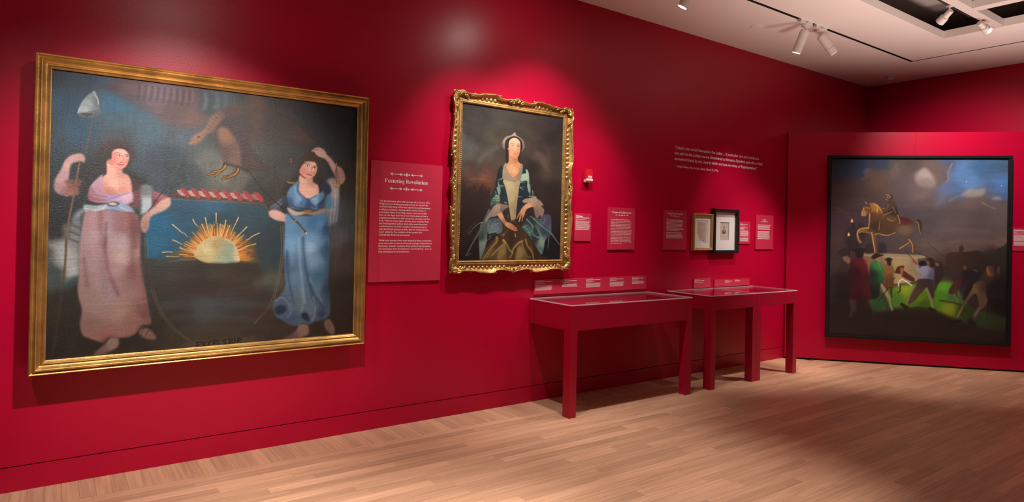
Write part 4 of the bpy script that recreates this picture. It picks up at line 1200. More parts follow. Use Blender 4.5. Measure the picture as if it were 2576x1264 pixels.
P|7c8a90|2.5|1|78.8,147.1 87.3,114.2 101.7,87.4 120,68.3 129.2,62.8 137.9,85.5 141.9,107.4 144.9,140.8 131,153.6 102,158.3|8b9aa0,109,112;5d6b74,137,105;9aa6aa,98,131;4c555c,131,148
P|2a2e34|2.5|0.8|79.9,146.9 101.6,140.2 124.9,138.9 110.1,157.4 93.8,155|
S|cfd2d0|2.6|2.6|1.3|0.8|122.3,66.6 129.5,78.2 136.8,91.2 139.5,107.7
S|b9c2c4|2|2|1.3|0.6|89.8,125 79.9,145.6 99.3,141.9 126,140.2
P|d09c90|3.9|1|167.6,308.3 179.8,316.8 212.2,330.4 218,345.8 234.5,354.3 246,379.2 249.2,404.5 235.7,417.9 187.3,426.3 163.2,417.9 154.9,396.5 156.9,365.2 168.4,348.9|d8a294,180,345;dcaa9c,192,388;c08a7e,213,346;c48a7c,219,412;cc988c,235,380;b87a6a,176,414
P|d6988a|3.3|1|181.6,275.9 189.4,264.3 205.4,258.2 221.7,261.6 234.2,271.7 236.5,290.6 233.5,306.7 225.7,323.1 212.3,333.5 196,328.3 182.5,319.8 170.3,308.1 171.4,298.6 180.7,294.8|e0aa9c,211,270;d47c74,187,297;dba094,214,302;c88478,228,307;d2948a,204,318;c47a70,180,307
S|6a463e|2|2|1.3|0.85|190.2,279 199.8,274.4 211.2,276.7
S|6a463e|1.9|1.9|1.3|0.85|222.6,279.6 233.5,278.7
P|dccac2|1.1|0.9|198.4,285.9 202.1,282.5 207,282.7 210.8,286.2 206,288.5 201.1,288.2|
P|d4c0b8|1.1|0.9|223.9,286.5 227.6,283.6 231.4,284 234,286.6 229.4,288.6|
S|2a2220|3.4|3.4|1.1|0.95|205.4,284.1 205.4,286.6
S|2a2220|3.1|3.1|1.1|0.95|229.6,285.1 229.6,287.3
S|4a3430|1.6|1.6|0.9|0.9|197.9,285.9 202.6,281.8 208,282 211.4,286.2
S|4a3430|1.5|1.5|0.9|0.9|223.3,286.5 228.1,283 232,283.3 234.5,286.3
S|b8847a|1.6|1.6|1.3|0.5|200.1,290.2 205.5,290.4 210.3,288.1
S|a8685e|2.6|2.6|1.9|0.75|216.7,284.2 218.3,295.1 215.8,304.8 209.1,309.1
S|8c4a44|2.4|2.4|1.3|0.8|206.9,308 211.9,310.8 218.6,307.8
S|8c3a38|3.9|3.9|1.8|0.9|200.6,314.7 209.3,317.3 219.6,316.6
S|b06a60|2.6|2.6|2.1|0.5|204,322.1 214.8,322.6
S|9a5a50|2.6|2.6|2.6|0.5|198.7,328.7 212.3,334.8 224.4,325.1
S|2a2022|5.3|5.3|3.3|0.6|245.1,268.6 239.2,275.6
S|2a2022|5.4|5.4|3.3|0.6|246.8,268.4 244.8,274.9
S|41302f|5.2|5.2|3.2|0.6|168.6,251.5 167.3,257.2
S|2a2022|5.3|5.3|3.3|0.6|240.8,268.5 236.3,278.2
S|41302f|5.3|5.3|3.3|0.6|239.9,253 239.8,255.8
S|41302f|5.3|5.3|3.3|0.6|244.2,272.8 246.6,280.8
S|41302f|5.3|5.3|3.3|0.6|206.3,235.6 209.8,240.4
S|41302f|5.3|5.3|3.3|0.6|203,242.8 197.6,251.7
S|4a3638|5.3|5.3|3.3|0.6|220.3,240.8 219.3,251.5
S|2a2022|5.2|5.2|3.3|0.6|191.3,243.7 189.7,246.9
S|41302f|5.3|5.3|3.3|0.6|244.9,280.7 241.1,285.3
S|4a3638|5.2|5.2|3.2|0.6|157.5,267 163.1,269
S|2a2022|5.2|5.2|3.2|0.6|156.5,264.5 152.8,267.6
S|4a3638|5.4|5.4|3.3|0.6|247.5,261.2 245.8,264.7
S|2a2022|5.2|5.2|3.2|0.6|155.9,262.9 151.3,269.5
S|2a2022|5.3|5.3|3.3|0.6|233.3,247.4 232.1,250.5
S|2a2022|5.2|5.2|3.3|0.6|177.5,248.3 179.3,257.8
S|4a3638|5.3|5.3|3.3|0.6|242,275.8 242.3,281.7
S|2a2022|5.3|5.3|3.3|0.6|212.3,245.1 215.8,248.1
S|41302f|5.3|5.3|3.3|0.6|241.3,279.5 245.7,283.5
S|2a2022|5.2|5.2|3.2|0.6|157.1,270.1 156.4,278.9
S|41302f|5.3|5.3|3.3|0.6|211.4,244.5 216.4,249.1
S|41302f|5.3|5.3|3.3|0.6|202.7,236.8 203.4,240.4
S|2a2022|5.3|5.3|3.3|0.6|207.8,237.3 211.7,242.1
P|2c2224|5.2|0.9|181.6,275.9 180.7,295.4 171.5,301.8 163.3,289.9 168.2,267.6 189.1,250.1 216,247.8 235.4,262 232.9,273.4 221.7,261.6 202.7,259.1 189.4,264.3|
P|a07c92|3.8|1|114,432.4 121.1,398.2 138.7,372.5 156.7,357.4 157.5,396.3 165.8,417.8 187.3,426.3 219.4,418.6 248,411 252.7,442.7 236.6,459.2 203.9,453.9 171.9,455 140.4,456.1 119.5,447.6|b08aa0,139,385;9c6c7c,129,432;a88cb4,188,439;c8a4b8,236,427;a88498,145,416;8c5866,119,435
S|7c4a58|4.4|4.4|3.2|0.7|115.2,429.3 134.9,443.9 166.4,445.9
S|84606f|4.5|4.5|3.2|0.7|123.8,407.3 139.8,428.2 171.4,433.2
S|8a6a94|4.5|4.5|3.2|0.7|171.7,445.7 198.1,432.1 235.7,417.9
S|c4a8cc|4.6|4.6|3.3|0.7|177.2,454.9 206.3,441.2 244.2,430.2
S|c498a8|4.5|4.5|3.2|0.7|154.3,365.3 152.2,393.5 163.2,417.9
P|5c3a44|8|0.9|249.3,410.9 245.8,372.8 262.3,365.5 276.8,396.8 275.3,461.1 261.6,471.1 245.1,474.8 239.2,455.9 251.4,442.7|6c444c,261,430;3a2c30,252,385
P|8a959c|8.1|0.9|274,396.9 290.6,383.2 310.6,395.2 314.2,433.9 309.2,469.7 278.7,493.1 278,454.6|b0bcc2,295,454;6c747c,288,403
P|7c4854|5.5|0.95|312.3,408 336.7,413.5 371.9,431.7 351.6,435.7 317.7,466.2 311.6,447|94586a,340,423;683c44,320,453
P|b08a80|5.5|1|343,439.3 368.9,430.1 372.3,454.7 355.3,474.9 329.6,488.6 312.7,498.7 305.8,511.8 302.2,544.2 291.3,560.4 279.9,550.9 275.2,528.5 281.7,502.7 298.2,482.9 317.7,466.2|c49c90,352,449;b8938a,321,482;a07c76,288,525
S|6c5250|1.9|1.9|1.4|0.6|282.3,531.6 281.6,554.1
S|6c5250|1.9|1.9|1.4|0.6|289.3,531.5 288.6,554
S|6c5250|1.9|1.9|1.4|0.6|295.8,531.4 295.1,554
S|1e1a1c|2.8|2.8|1.4|0.8|359.4,389.5 339.6,416.6 317.4,453.2 301,482.9
P|98a6b8|5.1|0.95|102,475.9 106.9,463.5 140.5,465.4 171.9,458.2 203.8,450.8 236.6,462.3 256.4,487.2 220.8,488.2 201.8,482.4 172.4,480 141,487.1 110,491|8fa0a8,130,475;7c92c4,188,480;8ea0be,234,478;a8b4b8,156,477
S|c4ced4|3.8|3.8|2.5|0.6|104.6,475.8 130.5,481.2 156.5,477.4 170.7,461.3
S|c4ced4|3.9|3.9|2.6|0.6|206.8,463.3 228.8,478.4 253.7,488.9
S|c4ced4|3.8|3.8|2.5|0.6|110,488 140.9,485.6 164.4,478.7
P|46506c|2.6|0.9|171.9,458.2 187.7,448.8 206.6,452.3 206.8,463.3 188.1,468.6 174.7,465.9|
P|c8a880|2|1|176.7,457.4 187.8,452.9 199.9,456.6 198.7,462.9 185.3,462.7|
P|787e88|10.1|0.85|99.6,479 104.9,491.2 98,528.2 94.1,589.5 66.7,608.9 63.2,559.1 72.3,507.3 84.5,488.7|8d949c,90,498;7c8086,81,547;6a6c72,95,513
S|3c3a40|6.2|6.2|5|0.7|72.8,534.7 98.4,549.6
S|3c3a40|6.2|6.2|5|0.7|68.2,559.1 93.7,571.1
S|3c3a40|6.2|6.2|5|0.7|66.2,583.4 89.1,595.6
S|3c3a40|6.3|6.3|5|0.7|97.4,497.5 100.4,522
P|8c6668|5.1|1|107.5,491.1 141,487.1 172.4,480 204.5,482.3 259.2,490.4 273.8,525.3 278.3,610 275.3,581 278.4,654.4 284.3,709.6 296.8,772.5 307.6,832 317.8,888.1 312.2,898.8 289.7,900.7 271.1,924.9 249.3,937.6 215.1,939 187.4,934 172.7,952.3 148.5,943 124.6,930.3 108.2,918.3 100.2,879.2 105.1,834 95.5,791.4 91.4,756.3 94.9,686.5 93.5,616.5|9c7a80,131,528;8c6064,222,526;a08c94,148,574;6c484c,266,541;9a7c80,116,634;a49098,218,603;ac948e,222,650;94747a,204,689;7a5658,260,702;947c80,181,782;8c7672,155,823;94786e,213,841;80625c,127,885;835f5a,264,881;885c58,172,931;6c4a48,298,854;8c7470,116,775
S|6a4450|9.3|9.3|10.5|0.7|168.3,581.3 170,634.8 179.7,695.7 195.8,742.8 212,783.1
S|6c4c58|8.1|8.1|9.1|0.6|107.3,651.7 112.8,704.5 121,747
S|7c6c74|14.5|14.5|16.3|0.5|157.7,652.5 165.1,723.9 175.3,781.3
S|6e4648|17.1|17.1|19.3|0.6|251.6,581.1 252.9,646.7 257.1,701.5
S|a88e94|16.4|16.4|18.4|0.4|136.3,623.8 143.8,705.4 147.7,751.6
S|b8a09c|23.3|23.3|26.2|0.45|224.3,624.6 209.8,674.9 198.1,699.8
S|b07c78|10.8|10.8|12.1|0.35|268.3,625 279.9,727.8 294.9,838.6
S|5a3c3e|10.8|10.8|12.2|0.45|278.4,654.4 288.6,764.8 298.5,860.9
S|a88c84|4.1|4.1|4.6|0.35|116.4,813.6 169.9,813.1 262.6,818.4 297.6,813
S|7a5458|16.3|16.3|9|0.5|154.1,489.9 154.8,527.2 159.1,609.4
S|9a90b4|21.1|21.1|11.7|0.35|177.9,489.3 179.2,558.1
S|7c7488|16.6|16.6|9.2|0.35|201.9,488.7 206,557.9
S|6c4246|19.3|19.3|10.7|0.6|248.2,493.8 255,557.5 261.6,609.9
S|ae8c94|18.4|18.4|10.2|0.4|130.8,496.7 127.8,609.2
S|6a4850|9.3|9.3|5.2|0.5|170.6,527 169.6,609.4
P|241e1c|15.5|0.55|160.6,951.2 187.4,934 215.1,939 252.4,937.9 274.2,925.1 283.4,903.9 315.4,899 325.5,914.6 332.5,937.4 297.1,949.1 222,978.5 178.9,960|
P|806460|6.5|0.9|190.5,936.1 215.1,941.8 215.6,967.1 200.5,980 173.4,991.6 146.6,995.9 143.4,988.5 161,969 178.7,952.9|8f7670,200,951;6e5650,161,983
P|7c5c58|6.8|0.9|283.5,911.3 302.7,909.1 319.1,921.5 334.3,945 326.3,955.4 297,945.4 280.7,929.3|
S|3a2a2a|3.2|3.2|1.9|0.7|277.3,918.1 296.3,908.6 312.5,915.4 300,934.7
S|3a2a2a|2.4|2.4|1.4|0.6|293.1,912 287.2,937.2
P|2e2925|14.8|0.9|839.6,295.1 845.8,267.5 858.8,239.2 882.3,220.2 910,218 927.8,237.4 939.2,278.3 940.1,319.9 965.3,339.4 983.8,366.5 984.4,394.5 934.7,396.6 912.6,342.2 884.6,330 854.1,342 824.1,360.5 801.4,388.7 778.6,403.1 784.3,362.5 816.9,333.8|3a3128,896,233;2a2320,941,369;2c2522,798,382
P|a49aa4|12|0.85|965.2,335.9 990,320.5 1012,333.4 1020.2,378.9 1014.4,449.8 1008.3,506.3 990.6,520.7 972.8,524.4 961,472.3 970.1,395.1 983.8,366.5|b4a8b0,1002,387;8a92a4,992,436;6c7078,983,500;a89c9c,987,338
S|c4bcc8|5.2|5.2|3.5|0.4|987.1,352.3 988.8,436.5 983.1,506.8
S|c4bcc8|5.2|5.2|3.5|0.4|1001.5,351.6 1003.2,436 997.5,506.5
S|c4bcc8|5.2|5.2|3.5|0.4|1014.1,350.9 1015.9,435.6 1010.2,506.3
P|3a7090|10.3|0.7|962.9,395.4 987.9,394.4 989.1,447 956.9,448 959.8,416.5|
P|58748c|20.9|0.35|1017.3,414.4 1028.4,421 1018.8,485 1001.3,513.5|
P|b48884|5|1|896,212.2 909.6,199 930.4,193.8 951.8,204.2 962.8,220.8 984.7,240.1 1003.2,263.4 1029,275.8 1042.3,299.8 1046.4,320.9 1034,342.8 1015.8,343.8 1004.5,323.2 993.1,299.3 974.5,265.4 956.2,242.2 931.3,233.7 913.6,224.6 909.9,216.3|c49c96,938,212;bc9490,989,268;a87c78,1034,322;9c7270,1004,309
S|7c5856|2.2|2.2|1.5|0.7|899.4,212.6 913.1,199.8
S|7c5856|2.2|2.2|1.5|0.7|908.4,209.2 921.5,201.1
S|7c5856|2.2|2.2|1.5|0.7|917.4,205.6 929.9,202.5
P|cc9a88|5|1|849.5,318.3 870.8,327.4 901.8,325.6 905.6,342.6 926.8,355.3 931,389.8 913.8,400.9 883,415.9 855.4,403.3 844.9,386.7 844.2,352.7|d4a492,868,351;dcae9e,889,385;c08c7a,899,340
P|d09a88|3.6|1|861.1,269.8 876.2,256.7 896.8,254.2 914.3,259.2 922.3,275.9 920.3,296.8 912,314.6 894.9,327.7 877.7,327 860.4,317.7 848.2,304.8 849.6,287.7|dcac9a,894,264;cc8478,863,300;dca898,898,291;c08474,912,304;d09888,884,316
S|60423a|2.5|2.5|1.5|0.85|867.9,268.6 879.8,264 893.7,270.3
S|60423a|2.4|2.4|1.5|0.85|902.5,275.2 918.1,274.1
P|d8c6bc|1.3|0.9|872.5,276.5 878.2,272 884.1,272.3 889,277.5 882.2,279.3|
P|d0bcb2|1.3|0.9|901.6,282.8 907.1,278.7 913,278.6 917.6,282.5 910,285|
S|241c1a|4.3|4.3|1.3|0.95|881,274.2 881.1,277.3
S|241c1a|4|4|1.3|0.95|910.2,280.2 910.3,283.3
S|3e2e2a|2|2|1.2|0.9|871.8,276.6 878.2,271.3 884.8,271.6 889.7,277.4
S|3e2e2a|2|2|1.2|0.9|900.9,282.9 907,278 913.6,277.9 918.3,282.4
S|a8685a|3|3|2|0.7|896.6,277.7 899,291.3 896.1,300.4 887.5,301.7
S|8c4038|5|5|2.2|0.9|879,309.7 887.7,312 897.4,313.4
P|3a2e26|5|0.85|846.3,291.3 845.7,264.1 862,232.1 889.1,216.2 917.1,227.8 928.3,261.6 922.3,275.9 914.3,259.2 896.8,254.2 876.2,257.8 861.1,270.5|
S|3c3430|2.3|2.3|1.3|0.9|825.3,253.6 910.7,253.2 974.2,254.9
S|8a6a4a|4.3|4.3|1.7|0.7|869.4,258.3 909,256.8
S|403830|2.2|2.2|1.3|0.8|907.5,214.8 908.6,252.7
S|b0602c|3.9|3.9|1.6|0.8|811.8,249.6 812.8,266.4
S|c06040|5.2|5.2|1.7|0.9|1004.9,256.2 1006.2,268.5
S|5a4a3c|2.1|2.1|1.2|0.8|1005.5,266.8 994.1,344.9
S|5a4a3c|2.1|2.1|1.2|0.8|1005.5,266.8 1004.9,344.4
S|5a4a3c|2.1|2.1|1.2|0.8|1005.5,266.8 1009.3,344.1
S|5a4a3c|2.1|2.1|1.2|0.8|1005.5,266.8 1021.3,343.5
P|a08048|2.6|0.95|993.4,346.7 1006.7,342.5 1023.2,346.9 1018,359.6 999.8,360.5|
S|e0cfa0|2.8|2.8|1.4|0.7|996,350.1 1019.6,350
P|8a6a38|2.6|0.9|796.5,343.4 810.5,346 830.6,346.6 824,353.1 804,353.1|
P|46688c|4.9|1|844,342.5 848.3,386.6 882.9,414.2 931,389.8 955.4,374.8 963.2,409.4 949.9,448.2 915,459.6 887.2,453.5 846.4,458.2 812.7,452.4 798.7,419.1 801.4,388.7 817.5,364.3|5c86ac,828,394;6c94b8,842,421;30486c,887,440;74a0be,918,422;30425e,943,438;4a6c92,866,430;3a567c,812,429
P|26304e|8.5|0.85|947.6,340.4 969,342.7 985.9,380.4 962.9,391.9 941.1,368.5|
S|33507a|6.6|6.6|4|0.7|845.7,345.8 844.8,383.3 872.6,409.5 886.4,415.8
S|84a8c8|6.6|6.6|3.9|0.7|831,367 834.9,394 859.1,420.2
S|2a3c5e|6.7|6.7|4|0.7|884.7,415.9 893.7,432.7 914.7,445.8
S|2a3a58|6.5|6.5|3.9|0.7|805.7,435.7 839.5,451.6 887.2,453.5
S|88b0cc|6.7|6.7|4|0.7|903.7,415.1 921,411 931.1,393.3
S|22304c|8.5|8.5|4.1|0.7|932,438.3 952.7,416.8 959.4,395.6
P|2e3440|8.1|0.95|798.7,419.1 778.7,409.8 753.1,434.2 731,458.2 728.1,471.5 760.3,467.3 786.7,476.7 802.7,452.7|48525c,760,444;2a3038,789,450
S|66727c|4.8|4.8|3.2|0.6|734.2,454.8 762.9,433.8 775.7,420
S|66727c|4.8|4.8|3.2|0.6|750.4,457.6 779.3,436.6
P|a89488|4.9|0.95|802.7,452.7 839.8,468.5 873.8,467.6 901.4,470.3 957,451.5 960.9,468.8 933.1,486.9 901.6,480.7 874,477.9 833.5,487.4 809.8,472.7|b8a89c,833,476;8a7c74,936,473
P|8c6438|3.3|0.9|868.5,462.6 901.2,461.7 903.1,471 873.9,472.8|
P|b88c84|4.8|1|727.6,478.2 734.4,466.4 757,464.1 780,473.5 803.5,489.7 830.5,506.1 847.7,522.8 871.8,536.1 879,553.2 868.9,560.1 851.7,553.4 834.6,540 817.5,523.3 790.7,511.9 757.9,505.8 734.9,492.9|c8a098,751,481;c09890,797,500;a87c74,855,543
S|7c5a54|2.1|2.1|1.5|0.6|844.5,533.1 861.8,549.9
S|7c5a54|2.1|2.1|1.5|0.6|851.4,535.7 868.7,551.2
S|7c5a54|2.2|2.2|1.5|0.6|858.2,538.3 875.5,552.5
P|4a7090|6.5|1|796.7,479.8 833.5,485.7 901.6,484.1 961,472.3 972.4,507 978.8,555.9 981.8,613.3 981.6,597.5 980.7,644.7 980,699.2 979.6,768.2 986.5,833.9 991.4,888.7 977.2,920.5 948,929.3 919,930.7 904.8,940.4 876.1,934.7 855.2,943.7 823.7,937.8 792.3,918 764.7,898.7 754,870.3 756.7,835.9 776.6,816.2 799.6,775.4 795,719.4 791.5,632.1 792.8,579.8|3d6a92,909,508;5c88ac,811,540;4a7ca6,937,521;2c4668,970,538;6490b4,911,584;547ea2,851,509;6c98bc,820,601;84a8c8,902,615;5e84a4,928,666;3a5878,964,637;46607c,805,695;5a7690,844,745;3e647e,929,730;4e6c86,930,788;2e4056,975,797;5a6c7c,846,834;46586c,794,845;3c5068,823,917;566a78,903,872;3a4c62,955,897
S|243c5c|9.3|9.3|9.3|0.75|868.7,579.6 873.6,643.5 885.9,722 909.1,801.3 924.7,859.4
S|8cb0cc|6.9|6.9|6.9|0.55|851.1,579.6 856.4,668.1 869,764.1 881.5,849.8
S|2c4464|8|8|8|0.65|803.5,632.2 808.8,719.8 820.6,790.3 839.3,854.5
S|86aaca|13.7|13.7|13.7|0.4|823.6,600.8 825.3,685.1
S|93b4d0|30.5|30.5|30.5|0.45|897.7,600.9 902.3,651 914.1,697.7
S|8caac0|8.2|8.2|8.2|0.4|900.8,751 923.5,802 953.6,846.7
S|243448|9.4|9.4|9.4|0.5|908.6,779.9 931.4,831.1 961.5,876
S|8098a8|9.3|9.3|9.3|0.45|862.3,778 874.4,849.4 867.9,881
S|2c5a74|11.9|11.9|11.9|0.6|933,737.7 958.6,734.9
S|7c98a8|7.1|7.1|7.1|0.5|916.9,830.3 927,884.7 915.4,930.5
S|72849c|5.6|5.6|5.6|0.6|760.1,836.1 786.9,823.7 811.4,845.9 826,881.8 812.6,905.5
S|263a54|14.4|14.4|14.4|0.5|970.5,601.1 973.1,724.5 979.6,855.3
P|1c2a40|8|0.9|759,867.2 777.4,854.4 804.9,863 801.8,880.3 785,893.1 764.5,888.3|
P|18243a|6.6|0.9|868.3,898.7 882.3,889 896.8,900.6 902.7,927.8 886.6,924.8 872.1,913.1|
P|28304a|10.2|0.6|932.7,895.8 954.4,886.4 969.4,898.2 951.4,918.7|
P|7c625a|6.6|0.85|862.1,940.7 894.1,943.2 900.2,979.3 877.3,991.6 842.3,999.1 800.8,998.9 797.2,991.6 827.9,976.7 848.5,960.9|8a7068,877,956;5e4a44,821,990
P|7c6258|6.8|0.85|966.5,937.8 984.7,924.6 1003.9,947.9 1013.9,977.8 1004.9,995.3 982.2,978.9 970.8,963.5|
S|3a2c28|2.7|2.7|1.7|0.6|971.9,931 989,950.4 982.1,975.3
S|191819|3.4|3.4|1.2|0.95|650.5,315.5 703.9,387.6 764.5,441.7 838.4,510.3
S|4a3a26|6.6|6.6|2|0.9|828.7,501.1 847.6,517.7 879,553.2
S|a08850|4.9|4.9|1.6|0.8|824,514.7 842.2,500.8
S|e0d8c8|5|5|1.7|0.9|880.8,556.6 882.5,559.3
S|1c1816|7.3|7.3|6.1|0.7|8.4,1005.5 479.6,1006.1 1103.2,1011.7
S|4c4236|31.5|31.5|14.3|0.8|438.1,989.9 549.7,991.4 667.4,988.1
L|0e0b0a|2.9|2.9|1|1.0|485.3,978.5 472.1,978.8 472.5,997 485.7,996.8
L|0e0b0a|2.9|2.9|1|1.0|472.3,987.9 481.5,987.7
L|0e0b0a|2.9|2.9|1|1.0|490.2,978.4 503.8,996.4
L|0e0b0a|2.9|2.9|1|1.0|503.4,978.1 490.5,996.7
L|0e0b0a|3|3|1|1.0|526,979.8 519.2,977.7 512.7,985.2 515.6,994.4 521,996.1 526.3,993.2
L|0e0b0a|3|3|1|1.0|545.9,977.1 532.3,977.4 532.7,995.9 546.3,995.6
L|0e0b0a|3|3|1|1.0|532.5,986.6 542,986.4
L|0e0b0a|3|3|1|1.0|548,977 548.4,995.6 560.7,995.4
L|0e0b0a|3|3|1.1|1.0|576.9,978.2 570.7,976.5 565.3,980.4 570.9,985.8 576.5,990.4 571,995.2 564.8,993
L|0e0b0a|3|3|1.1|1.0|589.5,976.1 589.9,994.8
L|0e0b0a|3|3|1.1|1.0|585.4,976.2 593.7,976
L|0e0b0a|3|3|1.1|1.0|585.8,994.9 594.1,994.7
L|0e0b0a|3|3|1.1|1.0|604.2,975.7 597.3,981.5 598.9,991.8 604.6,994.5 610.7,988.8 609.8,979.4 604.2,975.7
L|0e0b0a|3|3|1.1|1.0|619.7,994.3 619.3,975.4 630.6,976.6 630.7,983.1 620.9,984.8 632.3,994
S|15181b|2.7|2.7|1.9|0.1266298830847341|104.4,90.6 118.8,92.1
S|596068|2.8|2.8|2|0.14855298839400036|247.3,480.3 262.9,483.4
S|15181b|2.2|2.2|1.9|0.13597187096740548|66.1,747.4 83,752.4
S|15181b|2.8|2.8|2.2|0.08676948614905565|554.9,417.8 587.9,420.4
S|15181b|1.9|1.9|2.5|0.1097718912928526|834.7,338.4 851.7,336.4
S|15181b|1.4|1.4|2|0.07301182048505091|284,19.1 306.6,13
S|15181b|2.1|2.1|2.1|0.09624112397520619|334.2,849.9 367,851.5
S|596068|1.5|1.5|2|0.1130312289341717|290.6,-3.6 314.4,-3.8
S|6a6460|1.5|1.5|1.9|0.09170748460727186|153.6,692.9 172.7,697.1
S|6a6460|3.1|3.1|2.6|0.0760586584602305|970.4,423.1 997.9,418.9
S|596068|2.2|2.2|2.2|0.06523112878766454|446,473.5 457.1,476.7
S|6a6460|2.5|2.5|2.6|0.10641899929614348|1045.4,-90.6 1078.7,-91.6
S|3a3430|2.5|2.5|2|0.09666498314721203|183.5,803.2 199.8,807.3
S|15181b|2.4|2.4|2.5|0.07430541511090558|840.9,830.3 873.8,834.9
S|596068|3.2|3.2|2.5|0.0881447827072305|862.2,460.4 876.6,459.6
S|6a6460|3.5|3.5|2.6|0.12231033808820369|986.6,817.1 1024.6,822.6
S|596068|1.7|1.7|2.5|0.12779294239509797|819.9,332.4 833.3,335.4
S|6a6460|2.9|2.9|2.3|0.11793808767489222|596.3,493.2 621.5,493.5
S|596068|2.5|2.5|2.6|0.11935558529209911|999.4,535.9 1015.5,539.6
S|15181b|3|3|2.3|0.12106841905444579|676.4,500.9 696.4,497
S|15181b|3.1|3.1|2.5|0.06720330181553352|913.4,980.6 939.6,981.8
S|3a3430|3.2|3.2|2.4|0.13386131629775094|768.5,664.8 809,669.4
S|15181b|3.3|3.3|2.3|0.11439582424132594|590.4,164.4 615.9,160.8
S|596068|2.3|2.3|2.1|0.08071825706226737|353.2,-22.6 373.1,-22.2
S|3a3430|1.7|1.7|2.3|0.08938570775507375|669.4,280.5 690.5,277.7
S|596068|2.4|2.4|2.5|0.07854373307872468|826.1,810.2 841.4,807.5
S|6a6460|2.3|2.3|2.3|0.1128769713612072|649.9,553.6 679.1,554.1
S|3a3430|1.8|1.8|2.6|0.07155963264082063|952.8,238.2 975.3,234.4
S|596068|1.7|1.7|2.2|0.13867515287565096|544.9,590.2 561.1,589.5
S|596068|2.9|2.9|2|0.09184462948840945|291.7,60.4 324,61
S|596068|2.9|2.9|2.5|0.13978208249562213|889.9,638.3 931.7,644.7
S|15181b|2|2|2.5|0.12157321390540621|861,-100.3 894.5,-107.7
S|596068|2.7|2.7|1.9|0.15569011150330808|94.9,737.8 119.5,742
S|15181b|1.9|1.9|2.3|0.09241763068321175|623.2,982.4 638,987.5
S|15181b|2.7|2.7|1.9|0.10659986821948136|158.6,868.9 189.4,870.7
S|596068|1.9|1.9|1.8|0.1562697821427876|13,941.8 41.1,947.7
S|3a3430|3.4|3.4|2.6|0.15990586068789608|1001.2,-37.7 1039.6,-46
S|596068|2.6|2.6|2.4|0.12968655345300367|754.5,133.3 777,130.1
S|3a3430|1.8|1.8|2.4|0.10323911745130623|810.3,558.8 832.1,564.1
S|15181b|2.8|2.8|2|0.115334738252727|204.4,965.2 220,964.6
S|596068|2|2|2.1|0.1410780041542835|396.8,153.7 428,148.4
S|15181b|2|2|1.8|0.15567686794908184|8.7,741.8 24.6,739.5
S|596068|2.6|2.6|2.5|0.10718891420901488|899.3,-17 942.7,-15.7
S|6a6460|1.3|1.3|1.9|0.09927158621763577|68.8,282.7 97.6,282.1
S|15181b|2.4|2.4|2.4|0.13232623876128746|793.9,399.7 824.1,397.2
S|6a6460|3.3|3.3|2.5|0.07665750957412965|845.7,841.3 871.7,839.2
S|15181b|1.7|1.7|2.1|0.10214152186412079|304.4,287.6 319.1,291.7
S|15181b|2.5|2.5|2|0.0676913677706621|242.1,457.8 258.6,460.6
S|596068|1.6|1.6|2.3|0.1428290697141254|674.8,-34.4 698.3,-39.4
S|596068|2.5|2.5|2.6|0.12189343186549845|1035.9,584.8 1054.5,581.3
S|596068|1.8|1.8|1.8|0.1375185787786553|17.4,785.5 28,788.8
S|15181b|1.4|1.4|1.9|0.09994274092837335|132.5,508.3 162.7,507.6
S|6a6460|1.7|1.7|2|0.11686708699201583|282.3,893.2 305.1,900.3
S|596068|2.4|2.4|2|0.06558996797214525|236.1,532.8 262.4,531.7
S|596068|1.3|1.3|1.8|0.11005484464654444|7.1,224.3 20.6,226.2
S|15181b|1.9|1.9|1.8|0.07025414515650048|30,385.7 45.9,386.3
S|3a3430|2.7|2.7|1.9|0.15496541201362685|114.2,880.3 135.5,885
S|15181b|1.9|1.9|2.7|0.08120618859584683|1066.1,229 1086.1,230
S|3a3430|1.8|1.8|2.3|0.09509656940636081|597.4,44.3 623,45.5
S|6a6460|2.7|2.7|2.2|0.07168771709658385|469.8,550.9 486.1,547.5
S|3a3430|2|2|2.5|0.07243660544016009|928.8,323.6 953,323.3
S|596068|1.7|1.7|2|0.08633911042810771|214.8,19.8 230.2,19.6
S|596068|2.8|2.8|2.5|0.1501686644105094|918.9,399 960.3,400.3
S|6a6460|2.4|2.4|2.1|0.06260015546445188|317.3,104.9 338.3,105.2
S|6a6460|1.8|1.8|2.1|0.15490212551961824|380,394.5 403.4,395.7
S|15181b|2.3|2.3|1.9|0.09038434211080754|87.3,75.7 110.7,70.2
S|3a3430|2.8|2.8|2.2|0.08586517442273346|501.8,524.4 534.5,522.2
S|6a6460|1.6|1.6|2|0.08164032976582639|259.5,-10 286.8,-12.8
S|15181b|2.9|2.9|2|0.12398996593445709|244.3,930.3 258.8,929.3
S|596068|2.3|2.3|2.1|0.1287195073829366|409.3,502.2 429.7,499.6
S|596068|2.4|2.4|2.1|0.11026326070436451|420.2,559 453.5,560
S|596068|3.4|3.4|2.6|0.14359299250953433|1012.9,132.2 1034.7,130.3
S|3a3430|2.2|2.2|2|0.10866878586216233|256.8,96.6 272.7,98.5
S|15181b|1.8|1.8|2.4|0.12320355332238013|701.7,17.6 737,13.3
S|6a6460|2.3|2.3|2.5|0.13658456359854063|880.6,566.1 895.5,563.5
S|3a3430|2.3|2.3|1.9|0.10105337113060933|92.3,832.6 119.8,832.4
S|596068|1.9|1.9|2.5|0.1337229257049733|900.9,-35.4 923.5,-42
S|15181b|1.8|1.8|2.6|0.11649729113366045|1027.4,356.5 1056.5,353.6
S|3a3430|2.1|2.1|2|0.07027512414020784|253.3,97 275,99.5
S|15181b|2.9|2.9|2.4|0.09805786031296577|774.4,40.4 802.8,39.9
S|6a6460|2.6|2.6|1.9|0.1581383971260759|95.3,306.6 113.9,302.5
S|596068|2.5|2.5|1.9|0.11290118088661041|118.6,641 131.8,640.5
